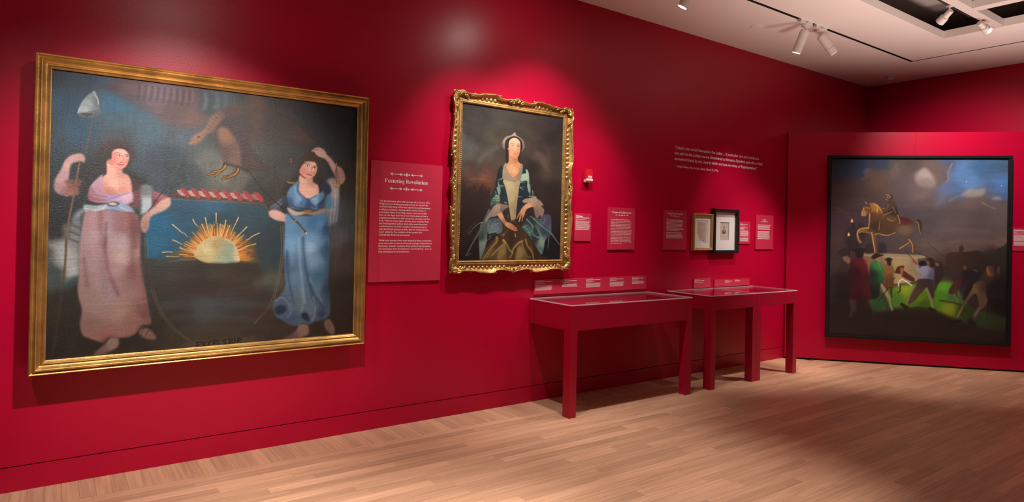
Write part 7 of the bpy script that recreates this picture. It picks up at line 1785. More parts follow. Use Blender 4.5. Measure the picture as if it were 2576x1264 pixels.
PAINT_PORTRAIT = paint("""
B|2c2a2b,10,33;2e2a28,175,63;33302b,394,36;2e2926,594,66;28242a,805,42;35302e,58,177;55504e,16,232;4a4e4e,61,265;4c4a46,19,331;4a463f,122,323;3a352f,164,217;403b33,241,235;3a342e,301,151;3a332d,529,154;2c2624,737,160;332b28,635,265;4e3f3a,608,276;4a403a,678,330;453b35,708,382;2c2522,569,365;332c28,776,294;4a423c,21,406;4a3c35,125,424;5a3c32,96,464;6c4436,172,476;4c332b,68,508;332825,25,531;4a3229,128,537;2c2322,42,605;2e2623,131,626;221a1a,46,754;241b1c,107,829;1c1416,52,954;2a2321,747,517;2c2422,607,498;2a2120,786,626;251e22,754,737;1e1a20,811,847;1a1920,797,972;1b1c22,690,957
N|46.7|35|0.12|1
N|116.8|75.9|0.14|2
S|7a7468|24.8|24.8|22.1|0.35|138.2,359.3 206.4,302.6 273.4,263.1
S|5e5a50|37.7|37.7|26.9|0.35|19.5,343.9 92,312.6
S|8a5242|6.8|6.8|5.4|0.6|67.5,485.6 141.6,473.3 224.1,483.4
S|6a4438|10.9|10.9|8.2|0.4|96.7,471.1 186.6,460.2
P|5c4c44|18.2|0.6|593.8,271.4 627.7,257.6 662.8,276.3 692.3,328.6 714.8,376.2 687.2,389.2 651,345.4 615.2,302.1|
S|241b19|10.8|10.8|6.7|0.7|34,557.8 30.1,605.2
S|241b19|10.8|10.8|6.7|0.7|36.9,518.8 44.6,604.6
S|241b19|10.9|10.9|6.8|0.7|61.5,546.7 59.3,603.9
S|241b19|10.9|10.9|6.8|0.7|73.7,526.7 74,603.2
S|241b19|10.9|10.9|6.8|0.7|88.1,539.5 88.7,602.5
S|241b19|10.9|10.9|6.8|0.7|102,518.3 103.5,601.9
S|241b19|11|11|6.9|0.7|115.4,528.3 118.4,601.2
S|241b19|11|11|6.9|0.7|134.7,554.6 133.3,600.5
S|241b19|11.1|11.1|6.9|0.7|151.8,533.1 148.3,599.8
S|241b19|11.1|11.1|6.9|0.7|160.4,520 163.4,599.1
S|241b19|11.1|11.1|6.9|0.7|170.2,508.4 178.5,598.4
S|241b19|11.2|11.2|7|0.7|191,520.5 193.7,597.7
S|241b19|11.2|11.2|7|0.7|206,546.1 209,597
S|241b19|11.2|11.2|7|0.7|222.7,529.9 224.3,596.3
S|564a42|3.8|3.8|2.7|0.4|6.3,586.4 205.5,581.8
P|2a211f|24.1|0.6|2.5,556.8 70,568.3 205.2,571.6 238.2,647.1 210.5,750.5 108,853.8 12.8,904.4|
P|8a7a6e|3.4|0.9|314.3,229.7 326.6,200.6 352.4,179.4 386.4,169.7 408.9,150.1 420.5,150.4 426.8,165.5 456.3,178.2 484.2,194.3 492.8,218.8 501.3,237 490,253.9 474.7,267.9 466.2,246.6 465,208.8 440.9,182.9 409.8,179.8 371.6,186.8 345.9,214.2 339.8,264.4 320.8,259.9|96867a,334,206;7a6a60,481,214;a09084,417,163;6c5c54,332,253;6a5a52,490,244
S|b4a496|3.2|3.2|2|0.55|325.9,252.8 334.3,253.4
S|b4a496|3.2|3.2|2|0.55|322.9,240.6 330.8,242.4
S|b4a496|3.2|3.2|2|0.55|323.7,228 330.6,230.9
S|b4a496|3.2|3.2|2|0.55|328.1,215.4 333.9,219.4
S|b4a496|3.2|3.2|2|0.55|335.9,203.4 340.3,208.2
S|b4a496|3.2|3.2|2|0.55|346.9,192.6 349.7,198.1
S|b4a496|3.2|3.2|2|0.55|360.7,183.3 361.7,189.2
S|b4a496|3.2|3.2|2|0.55|376.5,176 375.7,182.1
S|b4a496|3.2|3.2|2|0.55|393.8,171.1 391.2,177.1
S|b4a496|3.2|3.2|2|0.55|411.8,168.7 407.6,174.4
S|b4a496|3.2|3.2|2.1|0.55|429.8,169 424,174
S|b4a496|3.2|3.2|2.1|0.55|446.9,171.9 439.8,176.2
S|b4a496|3.3|3.3|2.1|0.55|462.3,177.5 454.3,180.7
S|b4a496|3.3|3.3|2.1|0.55|475.4,185.3 466.8,187.4
S|b4a496|3.3|3.3|2.1|0.55|485.7,195.2 476.7,196
S|b4a496|3.3|3.3|2.1|0.55|492.5,206.6 483.7,206.1
S|b4a496|3.3|3.3|2.1|0.55|495.5,219.1 487.3,217.3
S|b4a496|3.3|3.3|2.1|0.55|494.8,232.1 487.5,229.1
S|b4a496|3.3|3.3|2.1|0.55|490.2,244.9 484.1,240.9
P|231b1d|2.9|1|338.7,227.3 345.6,204.9 371.6,186.8 405.8,173.9 436.8,177 464.6,193.1 477.2,220.3 478.1,251.8 466.9,271.7 461.7,291.1 460.6,322.7 445.1,324 440.5,299.2 460.7,259.7 459.4,215.7 441.1,192.3 409.9,182.9 379.5,195.3 366.8,215.3 365.9,249.6 372.3,273.9 374,329.8 361.4,352.6 346,344.5 342.6,295.2 337.7,258.4|
P|c08e6a|3.5|1|369.5,267.9 405,277.2 451.3,270 444.7,311.4 445.5,336.5 469.4,353.5 481.7,371.5 463.1,404.4 425.4,444.7 394.6,443.6 362.9,405.3 350.5,368.9 368.8,345.8|b88460,384,335;a8724c,426,332;d09c74,393,384;d8a47c,416,401;c48a60,446,362;cc9068,410,436
P|c69474|2.9|1|367.1,224.6 372.2,205.4 390.9,191 415.7,183.9 441.1,190.7 459.2,209.4 462.3,246.9 459.3,278.7 448.4,304.8 429.5,322.1 410.3,325.3 390.7,312.8 374.6,286.1 368.2,261.8|dcb090,410,198;d4a282,392,232;c08664,451,254;cc8e70,389,272;d09a7a,413,295;b47a5a,452,292;b87c60,414,317;d8a486,423,250
P|b07a60|2.3|0.9|358.5,256.5 368,255.6 370.3,267.8 362.7,271.6|
S|5a4036|2.6|2.6|1.7|0.8|378.7,231.2 391.9,223.1 408.2,228.4
S|5a4036|2.6|2.6|1.8|0.75|432.6,232.4 448,227.8 458.7,231.5
P|dccabc|1.7|0.8|388.5,238.7 396.1,235.5 404.6,237.8 396.2,241.1|
P|d4beb0|1.8|0.8|436.8,240.5 444.4,237.2 453.5,239.6 444.6,242.9|
S|33241f|2.6|2.6|1.5|0.9|387.7,238.2 396,234.3 405.3,237.2
S|33241f|2.6|2.6|1.5|0.9|435.6,240 444.4,236 454.2,238.2
S|2a2220|3.8|3.8|1.5|0.95|396.1,237.4 396.6,239.2
S|2a2220|3.8|3.8|1.5|0.95|444.9,239.1 445.3,240.9
S|96644a|2.6|2.6|2.1|0.75|424.9,233.1 430.6,256.1 432.6,271.6 424.3,278.6 410.7,273
S|e4bca0|4.1|4.1|3.5|0.5|419.5,244.6 422,266.3
S|9c4a3e|3.8|3.8|1.8|0.9|405.4,289.7 418.9,289.8 434.4,289.7
S|b06a56|3.5|3.5|2.3|0.7|411.3,295.4 428.7,295.5
S|8c5a44|2.9|2.9|2.6|0.4|409.7,305.6 425.1,304.3
S|96603f|3.5|3.5|2.9|0.5|388.8,313 406.4,324.6 429.5,322.7 444.6,308.3
P|1c2a30|3.4|1|316.7,374.6 294.9,394.8 281.2,435.7 268.2,497.9 262.1,541.1 255.1,538.1 237.7,610.7 234.9,649.8 270.2,648.5 309.1,620.7 382.1,637.5 391.6,683.7 441.2,695.4 472.8,640.7 496.7,599.3 546.8,580.2 555,569.6 536.6,523 517.6,456.3 525.7,390.5 509.2,369.5 485.3,361.8 478.7,403.3 410.2,451.9 332.9,413.6|1a262a,304,446;20323c,334,534;1c2c38,479,553;24343c,349,599
P|8ba392|2.9|0.95|321.3,402.1 326.3,445 308.1,464.7 293.4,471.8 287.7,528.7 288.7,470.8 286.2,520.1 278.4,523.8 299.7,575.1 310.5,535.2 292.8,477.1 320.4,465.5 323.7,442.2|9cb4a0,311,434;7c9888,291,536
P|93ab98|3|0.95|475.4,422.5 514.4,410.3 509.8,388.5 525.7,390.5 538.4,415 543.8,462.4 543.7,475.1 553.9,532.3 541.4,539.7 527.5,503.1 522.1,462.8 471.8,469.3 475.1,438.8|a4bca6,496,446;82a08e,536,489
S|b4c4ac|4.3|1.7|1.7|0.8|305.6,505.9 337.7,507.3
S|b4c4ac|4.3|1.7|1.7|0.8|305.9,515.7 337.9,513.9
S|b4c4ac|4.4|1.8|1.8|0.8|464.7,510.1 506.4,504.3
S|b4c4ac|4.4|1.8|1.8|0.8|469,513.2 498.6,525
S|b4c4ac|4.4|1.8|1.8|0.8|454.2,574.4 487.5,572.8
S|b4c4ac|4.3|1.7|1.7|0.8|344.9,614.2 369.2,613.2
S|b4c4ac|4.3|1.7|1.7|0.8|345,615.9 369.6,628.1
S|b4c4ac|4.4|1.8|1.8|0.8|467.9,476.3 509.7,473.7
S|88a696|7.8|3.6|2.7|0.85|548.3,488.4 553.6,522.1 550.7,566.4
S|88a696|7.8|3.6|2.7|0.85|573,527.8 578.1,554.8 567.8,569
S|88a696|7.8|3.6|2.7|0.85|534.8,462 541.1,532.9
S|88a696|7.4|3.4|2.6|0.85|286.3,523.4 299.1,555.5
S|88a696|7.4|3.4|2.6|0.85|271.3,550.4 279.9,576.1
S|88a696|7.8|3.6|2.7|0.85|546.4,566.6 593.5,564.3
P|6c8878|2.8|0.95|271.8,569.9 299.7,575.1 308.7,607.6 293.3,624.6 254,632.8 234.8,646.6 241.4,604 264.3,580.1|88a290,281,596;4c6458,269,622
S|33463f|3.4|3.4|2|0.8|241.4,604 280.6,599 304.3,594.6
S|33463f|3.4|3.4|2|0.8|238,620.4 277.1,615.5 300.8,611.2
S|33463f|3.4|3.4|2|0.8|256.5,583.7 284.2,585.7
P|a89c78|2.3|1|328.7,473.2 377.2,473.5 426.4,475.5 467.7,469.6 460.4,506.9 453.8,561 447.1,614.9 440.8,682.1 439.6,708.9 421.8,736.1 405.4,736.5 396.7,716.8 387.1,670.5 373,604.7 359.2,552.4 343.7,506.9|b8ac86,386,511;a49670,452,501;b4a682,401,590;9a8c66,438,602;a89a74,412,683;8c7e5a,436,676
P|a08c72|2.9|0.85|346.3,356.9 358.1,371.5 362.9,405.3 382.9,435 410.1,448.8 440.6,434.3 454.9,392.4 473.2,350.1 487.4,364.8 482.8,409.4 468.8,463.9 410.8,470.7 334.6,469.2 324.1,432.8 328.2,383|a8947a,344,413;b29c80,395,459;94806a,467,404
S|8a785e|2.4|2.4|1.5|0.55|466.7,442.9 467.1,446.6
S|7c6a56|2.3|2.3|1.5|0.55|382.4,427.5 387.7,431.2
S|8a785e|2.3|2.3|1.4|0.55|351.3,446.1 353.9,447.7
S|7c6a56|2.3|2.3|1.4|0.55|363.6,396.6 363.7,399.6
S|7c6a56|2.3|2.3|1.5|0.55|381.7,457.3 380.2,459.7
S|8a785e|2.3|2.3|1.5|0.55|429.8,460.2 433.6,463.4
S|8a785e|2.4|2.4|1.5|0.55|451.8,447.4 452,449.2
S|8a785e|2.3|2.3|1.4|0.55|357.8,420.8 359,418.2
S|c4b094|2.4|2.4|1.5|0.55|454.8,436.3 460.2,433.6
S|c4b094|2.4|2.4|1.5|0.55|470.2,438.3 474,436.7
S|7c6a56|2.3|2.3|1.4|0.55|359.3,458.5 363.6,460.8
S|c4b094|2.3|2.3|1.4|0.55|334,407 335.7,404.4
S|8a785e|2.4|2.4|1.5|0.55|474.1,362.1 478.7,361.4
S|8a785e|2.3|2.3|1.4|0.55|346.7,465 343.4,467.2
S|c4b094|2.4|2.4|1.5|0.55|480.2,374.8 474.9,379.1
S|7c6a56|2.3|2.3|1.4|0.55|369.9,417.6 369.4,420.3
S|7c6a56|2.4|2.4|1.5|0.55|442.6,455.4 446.6,457.3
S|c4b094|2.3|2.3|1.4|0.55|341.2,415.4 341.5,418.1
S|7c6a56|2.4|2.4|1.5|0.55|462.3,395.8 463.4,395.8
S|c4b094|2.3|2.3|1.4|0.55|328.6,427.6 330.3,426.2
S|7c6a56|2.3|2.3|1.4|0.55|344.9,386.8 346.4,387.4
S|c4b094|2.4|2.4|1.5|0.55|481.6,456.3 478.6,456.6
S|8a785e|2.3|2.3|1.4|0.55|364.7,428.5 367.9,429.8
S|7c6a56|2.3|2.3|1.5|0.55|382,436.9 382.2,433.8
S|c4b094|2.3|2.3|1.4|0.55|330.8,412.2 330.9,409.7
S|c4b094|2.3|2.3|1.4|0.55|339.9,371.8 335.6,369.2
S|c4b094|2.3|2.3|1.5|0.55|433.4,441.3 435.8,441.3
S|8a785e|2.3|2.3|1.4|0.55|333.3,413 334.2,416.6
S|c4b094|2.3|2.3|1.4|0.55|330,468.6 331.2,467.5
S|c4b094|2.4|2.4|1.5|0.55|479.8,397.8 483.9,397.5
S|8a785e|2.3|2.3|1.4|0.55|340.9,390 344.4,392.6
S|7c6a56|2.3|2.3|1.4|0.55|335.3,435.2 332.3,436.7
S|7c6a56|2.3|2.3|1.4|0.55|336.3,399.1 334.4,401.5
S|c4b094|2.3|2.3|1.4|0.55|359.5,418.5 360.2,418.3
S|7c6a56|2.3|2.3|1.4|0.55|343.1,377.7 344.7,381.7
S|c8b896|2.9|2.9|1.7|0.8|330.8,469.4 372.6,472.4 418.6,472.7 469,470.2
P|56706a|3.4|0.95|222.2,661.3 243,702.9 228.2,732.5 215.4,823.6 209.6,888.4 166.5,991.5 156.7,920.8 150.5,837.3 167.8,779.2 189.3,727.1|6a8078,217,862;3a4a48,170,844;4c605c,199,779;7c9488,183,889
P|5c7280|5.6|0.85|224.3,732.7 330.9,729.8 333.3,808.8 293.8,822.5 223.2,823.5|52606e,268,741;6f8896,285,777;505e6a,316,757;6e8c96,246,804
S|8aa8a4|5.1|2.3|2.5|0.75|245.2,777.7 263.9,747.9 287.2,734.2
S|8aa8a4|5.1|2.3|2.5|0.75|268.3,760.9 307.7,756.7 328.3,776
S|8aa8a4|5.1|2.2|2.5|0.75|234.5,813.6 277.5,806.4 308.7,789.5
S|8aa8a4|5.1|2.3|2.5|0.75|260.7,770.8 245.8,797.2
S|8aa8a4|5.1|2.2|2.5|0.75|231.5,842.9 270.1,822.8 293.7,819.2
S|8aa8a4|5|2.2|2.5|0.75|186.4,888.5 216.6,865.7 247.3,849.2
P|1c2224|2.8|0.8|230.9,823.4 285.7,816.1 278.2,829.3 239,833|
P|3a5054|4.2|0.97|528.3,717.8 561.7,699.9 684.5,741.1 739.5,795.5 819.3,892.5 744.8,823.2 714,837.5 688.5,872.3 685.1,906.9 664.7,958.5 628.9,927.5 570.6,852.7 526.9,812.5 492,772.6 512.2,745.2|26343c,563,737;4c6a68,548,799;7a9484,626,825;24343c,601,859;84a090,662,879;2a3c48,677,796;527872,655,934
P|44546a|6.1|0.75|648.1,697.3 734.1,693 739.6,830.2 686.8,817.1 641.5,769.6|5a5c74,702,720;34485c,686,803;4c5c72,725,768
S|7fa29a|9.6|3.8|2.7|0.8|528.4,721.2 572,757.4 599,797.8 625.6,817.9 665.7,844.9
S|7fa29a|7.3|2.9|2.7|0.8|587.9,716.1 641,752.4 694.7,785.8 740,812.8 819.2,889
S|7fa29a|4.6|1.9|2.8|0.8|683.5,706.6 684.2,730.7 658.4,748.6
S|7fa29a|5|2|2.8|0.8|729.5,760.9 734.8,788.6 744.5,812.8
S|7fa29a|6.5|2.6|2.7|0.8|496.4,779.3 525.5,765.2 546.4,758
S|7fa29a|5.4|2.2|2.7|0.8|548.1,812.2 581.8,798.1 585.3,770.8
S|7fa29a|6|2.4|2.7|0.8|570.5,849.3 609.5,859.2 652.7,851.9 674.4,844.8
S|7fa29a|7.3|2.9|2.7|0.8|626,831.6 653,862.2 688.6,875.8
S|7fa29a|6.2|2.5|2.8|0.8|723.1,844.3 720.4,903.3 716.4,917.2
S|7fa29a|6.7|2.7|2.7|0.8|611.3,920.7 646.5,934.4 664.6,955.1
S|7fa29a|5.4|2.1|2.7|0.8|513,772.2 547.7,798.6 557.2,832.4
S|7fa29a|4.8|1.9|2.7|0.8|561.7,699.9 596.5,715.9 648.8,721.3
P|1d2a30|6.1|0.8|598.2,770.5 624.9,797.4 643.4,831.4 626.2,838.5 590.8,811.6 585.7,784.4|
P|1c282c|4.8|0.7|574.3,832.2 609.1,845.5 644,852 626.9,862.4 579.3,856|
S|6c7c76|7.2|3.6|2.8|0.85|182.3,749.9 144.4,760.5 103.8,793.3 74.9,828.7
S|4c5656|4.9|2.4|2.7|0.85|67.3,825.7 77.6,793.8 106.8,767.7 136.2,741.4
S|5a6460|16.7|8.3|2.8|0.85|175.3,772.6 146.3,824.6 102.8,888.9 81.5,927.1 60.2,961.9
S|66706c|4.3|2.2|2.7|0.85|56.5,961.9 71.4,962 89.6,949.4 104.7,952.6
S|84928a|8.3|4.2|2.8|0.85|170.9,753.4 160.2,779.4
P|42311f|3.4|1|331.4,746.3 363.1,728.9 403.8,731.2 428.4,730.5 487.8,772.7 527.1,819.3 593.1,886.6 655.9,955 683.4,996.6 189.5,992.3 170.3,991.5 202.8,920.8 248.1,875.2 301.9,829 333.1,802.2|3c2c20,423,814;463520,350,842;4a3826,515,840;4c3a24,241,908;38281c,630,962;5a482c,274,960
S|9c8452|19.9|10|6.3|0.85|290.6,848.7 287.4,874.9 241.6,920.7 189.3,985.2
S|a48c58|17.3|8.6|6.3|0.85|343,864.7 351.7,887.7 312.4,914.2 281.5,940.3 250.8,966.3
S|b49a66|12.9|6.5|6.3|0.85|343,864.7 376.1,894.2 393.4,927.4 418.5,947.3 395,980.4
S|a48c58|17.8|8.9|6.5|0.85|494.9,870.2 457.9,887.2 425.9,920.7 414.4,947.3
S|a88e5e|11.9|6|6.6|0.85|524.1,859.9 542.2,900.4 577.5,941.1 596.3,992.3
S|9c8452|11.9|5.9|6.5|0.85|495.4,887 513.5,927.4 544.4,971.5 570.1,978.5
S|8c7446|9|4.5|6.6|0.85|572.2,907.1 586.1,941.1 596,982.1
S|8c7444|11.2|5.6|6.2|0.85|219.8,972.6 249.8,933.8 269.1,920.7
P|7c6a40|14.2|0.85|298.9,992.8 305.1,933.8 327.8,894.4 364,894.3 369.3,937.3 362.9,993.4|94824f,333,947;6c5a36,363,980
P|88784c|14.7|0.85|448.7,994.3 451.3,940.8 466.6,900.6 496.1,907.2 531.4,961.3 540.8,995.2|988854,476,948;6c5c38,528,988
P|2c2014|11.6|0.5|375.9,887.6 401.3,920.7 412.6,887.4 415.3,840.8 399,841|
P|a08a7a|3.4|0.95|269.8,635.4 297.2,624.5 341.4,629.2 377.9,634.4 374.2,647.8 350.3,658.6 334.6,672.4 327,685.8 295.4,696.7 272.1,710.5 229.2,718.2 210.4,741.4 195.3,751.5 202.1,722.2 235.7,675.8 254.5,649.1|b49c8a,294,654;8c7868,350,645;96847c,236,699;7c6a60,326,666
S|78665a|2.9|2.9|2|0.6|297.3,627.7 290.4,660.8 279.3,687.4
S|78665a|2.9|2.9|2|0.6|313.3,630.4 325.9,649.6 330.4,665.9
S|78665a|2.8|2.8|2|0.6|277.7,635.1 255.3,675.1 240.3,698.4
S|78665a|2.9|2.9|2|0.6|333.4,632.9 349.9,645.4
P|a48c78|3.6|0.95|490.4,599.6 513.1,585.1 555.2,576.4 602.1,563.9 611.1,577.2 646.5,596.2 671.5,622.7 651.8,627 679.1,657 658.5,702.5 640.6,689.3 623.8,710.3 601.9,700.7 582.7,636.5 565,616.8 539.2,611 505.5,612.4|b49a84,582,599;988472,634,610;8c7a6c,644,669;7c6a5e,605,677;a8907c,513,599
S|6c5a50|3.6|3.6|2.4|0.6|608.2,621.8 626.5,655.4 640.6,689.3
S|6c5a50|3.6|3.6|2.4|0.6|582.7,636.5 605.3,669.8 619.4,707
S|6c5a50|3.7|3.7|2.4|0.6|643.1,627.3 661.6,661
S|6c5a50|3.6|3.6|2.4|0.6|576.7,578.8 594.9,612.1
P|c4926c|2.8|1|287.5,696.9 322.9,682.6 343.9,714.9 360.8,740.9 385.3,746.9 410.1,756.3 435.3,772.5 452.1,782.2 444,789 423.2,782.7 456.6,795.5 448.6,802.3 419.6,799.4 386.5,786.7 353.5,767.5 328.7,741.7 303.9,716.1|d0a07c,316,706;c8946e,365,757;b87c58,419,793;b4785a,440,781;a87450,345,751
S|8c5a40|2.9|2.9|1.8|0.7|410.4,766.3 427.3,782.6 435.8,789.2
S|8c5a40|2.3|2.3|1.7|0.5|394.4,776.6 419.4,792.8
P|c4926c|3|1|539.2,611 565,616.8 582.6,633.1 557.2,640.9 532,652 519.7,666 512,689.9 500,710.5 494.4,734.2 488.2,737.7 491.7,714.1 486.9,694 481.4,717.7 471.6,738.1 463.2,738.4 470.4,701.2 474.2,687.7 454.2,715.1 446.2,722 453.7,698.4 469.6,674.4 485.6,650.3 506,629.3|d0a07c,536,628;c8966e,498,660;b88460,475,711;bc8a66,492,711
S|8c6044|2.4|2.4|1.5|0.6|480.3,680.8 474.8,707.8
S|8c6044|2.4|2.4|1.5|0.6|493,687.1 489.6,714.1
S|8c6044|2.4|2.4|1.5|0.6|469.7,677.8 458.1,705
S|9c8a7c|3.5|3.5|1.7|0.7|384.1,703.8 371.7,697.6 367.9,707.6 380.3,713.9
S|9c8a7c|3.5|3.5|1.7|0.7|401.4,739.9 409.3,729.7 424,739.3
S|9c8a7c|3.5|3.5|1.8|0.7|425.3,715.9 446.1,718.7
S|9a8468|2.6|2.6|1.7|0.8|378.7,796.8 347.2,823.8
S|a48e70|7.5|7.5|2.9|0.7|331.3,830.6 347.2,823.8 343.5,837
S|a08a6c|2.6|2.6|1.8|0.8|434.1,802.5 434.6,819.2
S|a89272|8.8|11.7|2.9|0.8|434.6,819.2 441.3,837.5
S|2c1c18|2.6|2.6|1.7|0.6|405.5,739.8 430.4,749.2 431.8,795.9
N|4.4|4.4|0.09|5
""", 300, 362, 829.4, 1.100)


BX0, BX1, BZ0, BZ1 = -0.094, 1.852, 0.674, 2.459
t = thing('allegory_painting', 'large gilt-framed painting of two robed women and a rising sun', 'painting', (0.879, 0, 1.5665))
t.rotation_euler = (0, math.radians(-0.42), 0)
cx, cz = 0.879, 1.5665
prof = [(0, 0), (0, 0.085), (0.002, 0.093), (0.006, 0.096), (0.010, 0.093), (0.013, 0.086), (0.018, 0.084), (0.020, 0.088), (0.026, 0.097), (0.031, 0.101), (0.036, 0.099),
        (0.039, 0.093), (0.046, 0.085), (0.052, 0.080), (0.055, 0.079), (0.057, 0.083), (0.061, 0.085), (0.064, 0.082), (0.066, 0.075), (0.073, 0.068), (0.078, 0.066), (0.078, 0.045)]
rail_frame(t, BX0 - cx, BX1 - cx, BZ0 - cz, BZ1 - cz, prof, 'gold', back=0.062)
obj('hanging_cleat', nbox(-0.6, 0.6, -0.075, -0.001, 0.55, 0.62), 'ink_dark', t)
painted_canvas('canvas', t, BX0 + 0.070 - cx, BX1 - 0.070 - cx, BZ0 + 0.070 - cz, BZ1 - 0.070 - cz, -0.118, PAINT_ALLEGORY, 'canvas_rough')

SU0, SU1, SZ0, SZ1 = 0.330, 2.325, 0.303, 2.527
t = thing('statue_painting', 'black-framed painting of a night crowd pulling at a golden horse statue, on the partition', 'painting', PA + PU * ((SU0 + SU1) / 2) + Vector((0, 0, (SZ0 + SZ1) / 2)), prot)
hw, hh = (SU1 - SU0) / 2, (SZ1 - SZ0) / 2
rail_frame(t, -hw, hw, -hh, hh, [(0, 0), (0, 0.048), (0.002, 0.050), (0.026, 0.050), (0.028, 0.047), (0.029, 0.036), (0.040, 0.034), (0.041, 0.012)], 'black_frame', back=0.018)
obj('hanging_cleat', nbox(-0.5, 0.5, -0.02, -0.001, 0.7, 0.78), 'ink_dark', t)
painted_canvas('canvas', t, -hw + 0.036, hw - 0.036, -hh + 0.036, hh - 0.036, -0.040, PAINT_STATUE, 'canvas_fine')
obj('glazing', nbox(-hw + 0.029, hw - 0.029, -0.0535, -0.0515, -hh + 0.029, hh - 0.029), 'glass', t)

OX0, OX1, OZ0, OZ1 = 2.612, 3.868, 1.178, 2.645      # plain outer line of the carved frame
t = thing('portrait_painting', 'portrait of a woman in green silk in an ornately carved gilt frame', 'painting', ((OX0 + OX1) / 2, 0, (OZ0 + OZ1) / 2))
portrait = t
hw, hh = (OX1 - OX0) / 2, (OZ1 - OZ0) / 2
# carved rococo frame: plain sight moulding, gadrooned cove, scrolling outer lip, pierced corners
INS = {(-1, 0): 0.058, (1, 0): 0.062, (0, -1): 0.056, (0, 1): 0.052}
rail_frame(t, -hw + 0.058, hw - 0.062, -hh + 0.056, hh - 0.052, [(0, 0), (0, 0.040), (0.003, 0.044), (0.008, 0.045), (0.012, 0.040), (0.017, 0.041), (0.020, 0.046), (0.025, 0.046), (0.029, 0.040), (0.032, 0.036), (0.032, 0.010)], 'gold_old', back=0.004, name='sight_rail')
def wave(s):
    """outer swing of the lip along a side, 0..1 symmetric; metres beyond the plain line"""
    s = min(s, 1 - s)
    K = [(0.0, -0.004), (0.10, -0.010), (0.17, -0.008), (0.24, 0.007), (0.30, 0.014), (0.335, 0.012), (0.352, -0.006), (0.40, -0.013), (0.45, -0.004), (0.5, 0.008)]
    for (a, va), (b, vb) in zip(K, K[1:]):
        if s <= b:
            k = (s - a) / (b - a); k = k * k * (3 - 2 * k)
            return va + (vb - va) * k
    return K[-1][1]
SIDES = [((-1, -1), (1, -1), (0, -1)), ((1, -1), (1, 1), (1, 0)), ((1, 1), (-1, 1), (0, 1)), ((-1, 1), (-1, -1), (-1, 0))]
for (a, b, nn) in SIDES:
    NSEG = 72
    A3 = Vector((a[0] * hw, 0, a[1] * hh)); B3 = Vector((b[0] * hw, 0, b[1] * hh)); N3 = Vector((nn[0], 0, nn[1]))
    bm = bmesh.new()
    prev = None
    lip = []
    amp = 1.0 if nn[1] != 0 else 0.8
    for k in range(NSEG + 1):
        s = 0.012 + k / NSEG * 0.976
        w = wave(s) * amp
        base = A3.lerp(B3, s)
        # cross section from the sight rail outward and up to the lip, then back to the wall
        inset = INS[nn]
        sec = [(-inset - 0.002, 0.040), (-0.042, 0.036), (-0.030, 0.036), (-0.016 + w * 0.4, 0.045), (-0.006 + w, 0.062), (w, 0.070), (w + 0.004, 0.066), (w + 0.003, 0.045), (w - 0.010, 0.006)]
        ring = [bm.verts.new(base + N3 * o_ + Vector((0, -d_, 0))) for o_, d_ in sec]
        lip.append(base + N3 * (w + 0.001) + Vector((0, -0.069, 0)))
        if prev:
            for j in range(len(sec) - 1):
                bm.faces.new((prev[j], ring[j], ring[j + 1], prev[j + 1]))
        prev = ring
    bmesh.ops.recalc_face_normals(bm, faces=bm.faces)
    rail = obj('carved_rail', bm, 'gold_old', t, smooth=True)
    bm = bmesh.new(); ring_tube(bm, lip, [0.0058 + 0.002 * math.sin(i * 0.9) ** 2 for i in range(len(lip))], seg=8)
    obj('scrolled_lip', bm, 'gold_old', rail, smooth=True)
    # gadroons along the cove
    Lg = (B3 - A3).length
    ng = int(Lg / 0.043)
    T3 = (B3 - A3).normalized()
    for k in range(ng):
        s = (k + 0.5) / ng
        if s < 0.075 or s > 0.925 or abs(s - 0.5) < 0.055:
            continue
        if 'gad' not in globals():
            g_ = bmesh.new(); blob(g_, (0, 0, 0), (0.0165, 0.010, 0.023), 10, 6)
            for v in g_.verts:
                v.co.x *= 1.0 - 0.22 * (v.co.z / 0.023)
            gad = obj('gadroon', g_, 'gold_old', rail, smooth=True)
            go = gad
        else:
            go = bpy.data.objects.new('gadroon', gad.data); COL.objects.link(go); go.parent = rail
        p_ = A3.lerp(B3, s) - N3 * 0.024 + Vector((0, -0.037, 0))
        go.location = p_
        # local z points outward
        go.rotation_euler = Matrix((T3, N3.cross(T3), N3)).transposed().to_euler()
    # beads on the sight edge
    bm = bmesh.new()
    nb = int(Lg / 0.016)
    for k in range(3, nb - 3):
        s = (k + 0.5) / nb
        ins = INS[nn] + 0.0225
        p_ = A3.lerp(B3, s) - N3 * ins + Vector((0, -0.0505, 0))
        if abs(p_.x) > hw - 0.07 and nn[1] != 0 or abs(p_.z) > hh - 0.07 and nn[0] != 0:
            continue
        blob(bm, p_, (0.0045, 0.003, 0.0045), 6, 4)
    obj('beading', bm, 'gold_old', rail, smooth=True)
    # scroll ends where the lip breaks, and the middle cartouche
    def sc(s, off, r, turns, flip):
        c = A3.lerp(B3, s) + N3 * off
        pts, rr = [], []
        for i in range(15):
            th = i / 14 * turns * 2 * PI
            q_ = r * (1 - i / 17)
            pts.append(c + T3 * (flip * math.cos(th) * q_) + N3 * (math.sin(th) * q_) + Vector((0, -0.062 - 0.006 * i / 14, 0)))
            rr.append(0.0055 - 0.0018 * i / 14)
        return pts, rr
    for s, fl in ((0.345, 1), (0.655, -1)):
        bm = bmesh.new()
        p_, r_ = sc(s, 0.002, 0.014, 1.1, fl); ring_tube(bm, p_, r_, seg=7)
        blob(bm, A3.lerp(B3, s + fl * 0.012) + N3 * 0.016 + Vector((0, -0.062, 0)), (0.007, 0.006, 0.007), 8, 6)
        obj('lip_scroll', bm, 'gold_old', rail, smooth=True)
    bm = bmesh.new()
    c = A3.lerp(B3, 0.5) + Vector((0, -0.058, 0))
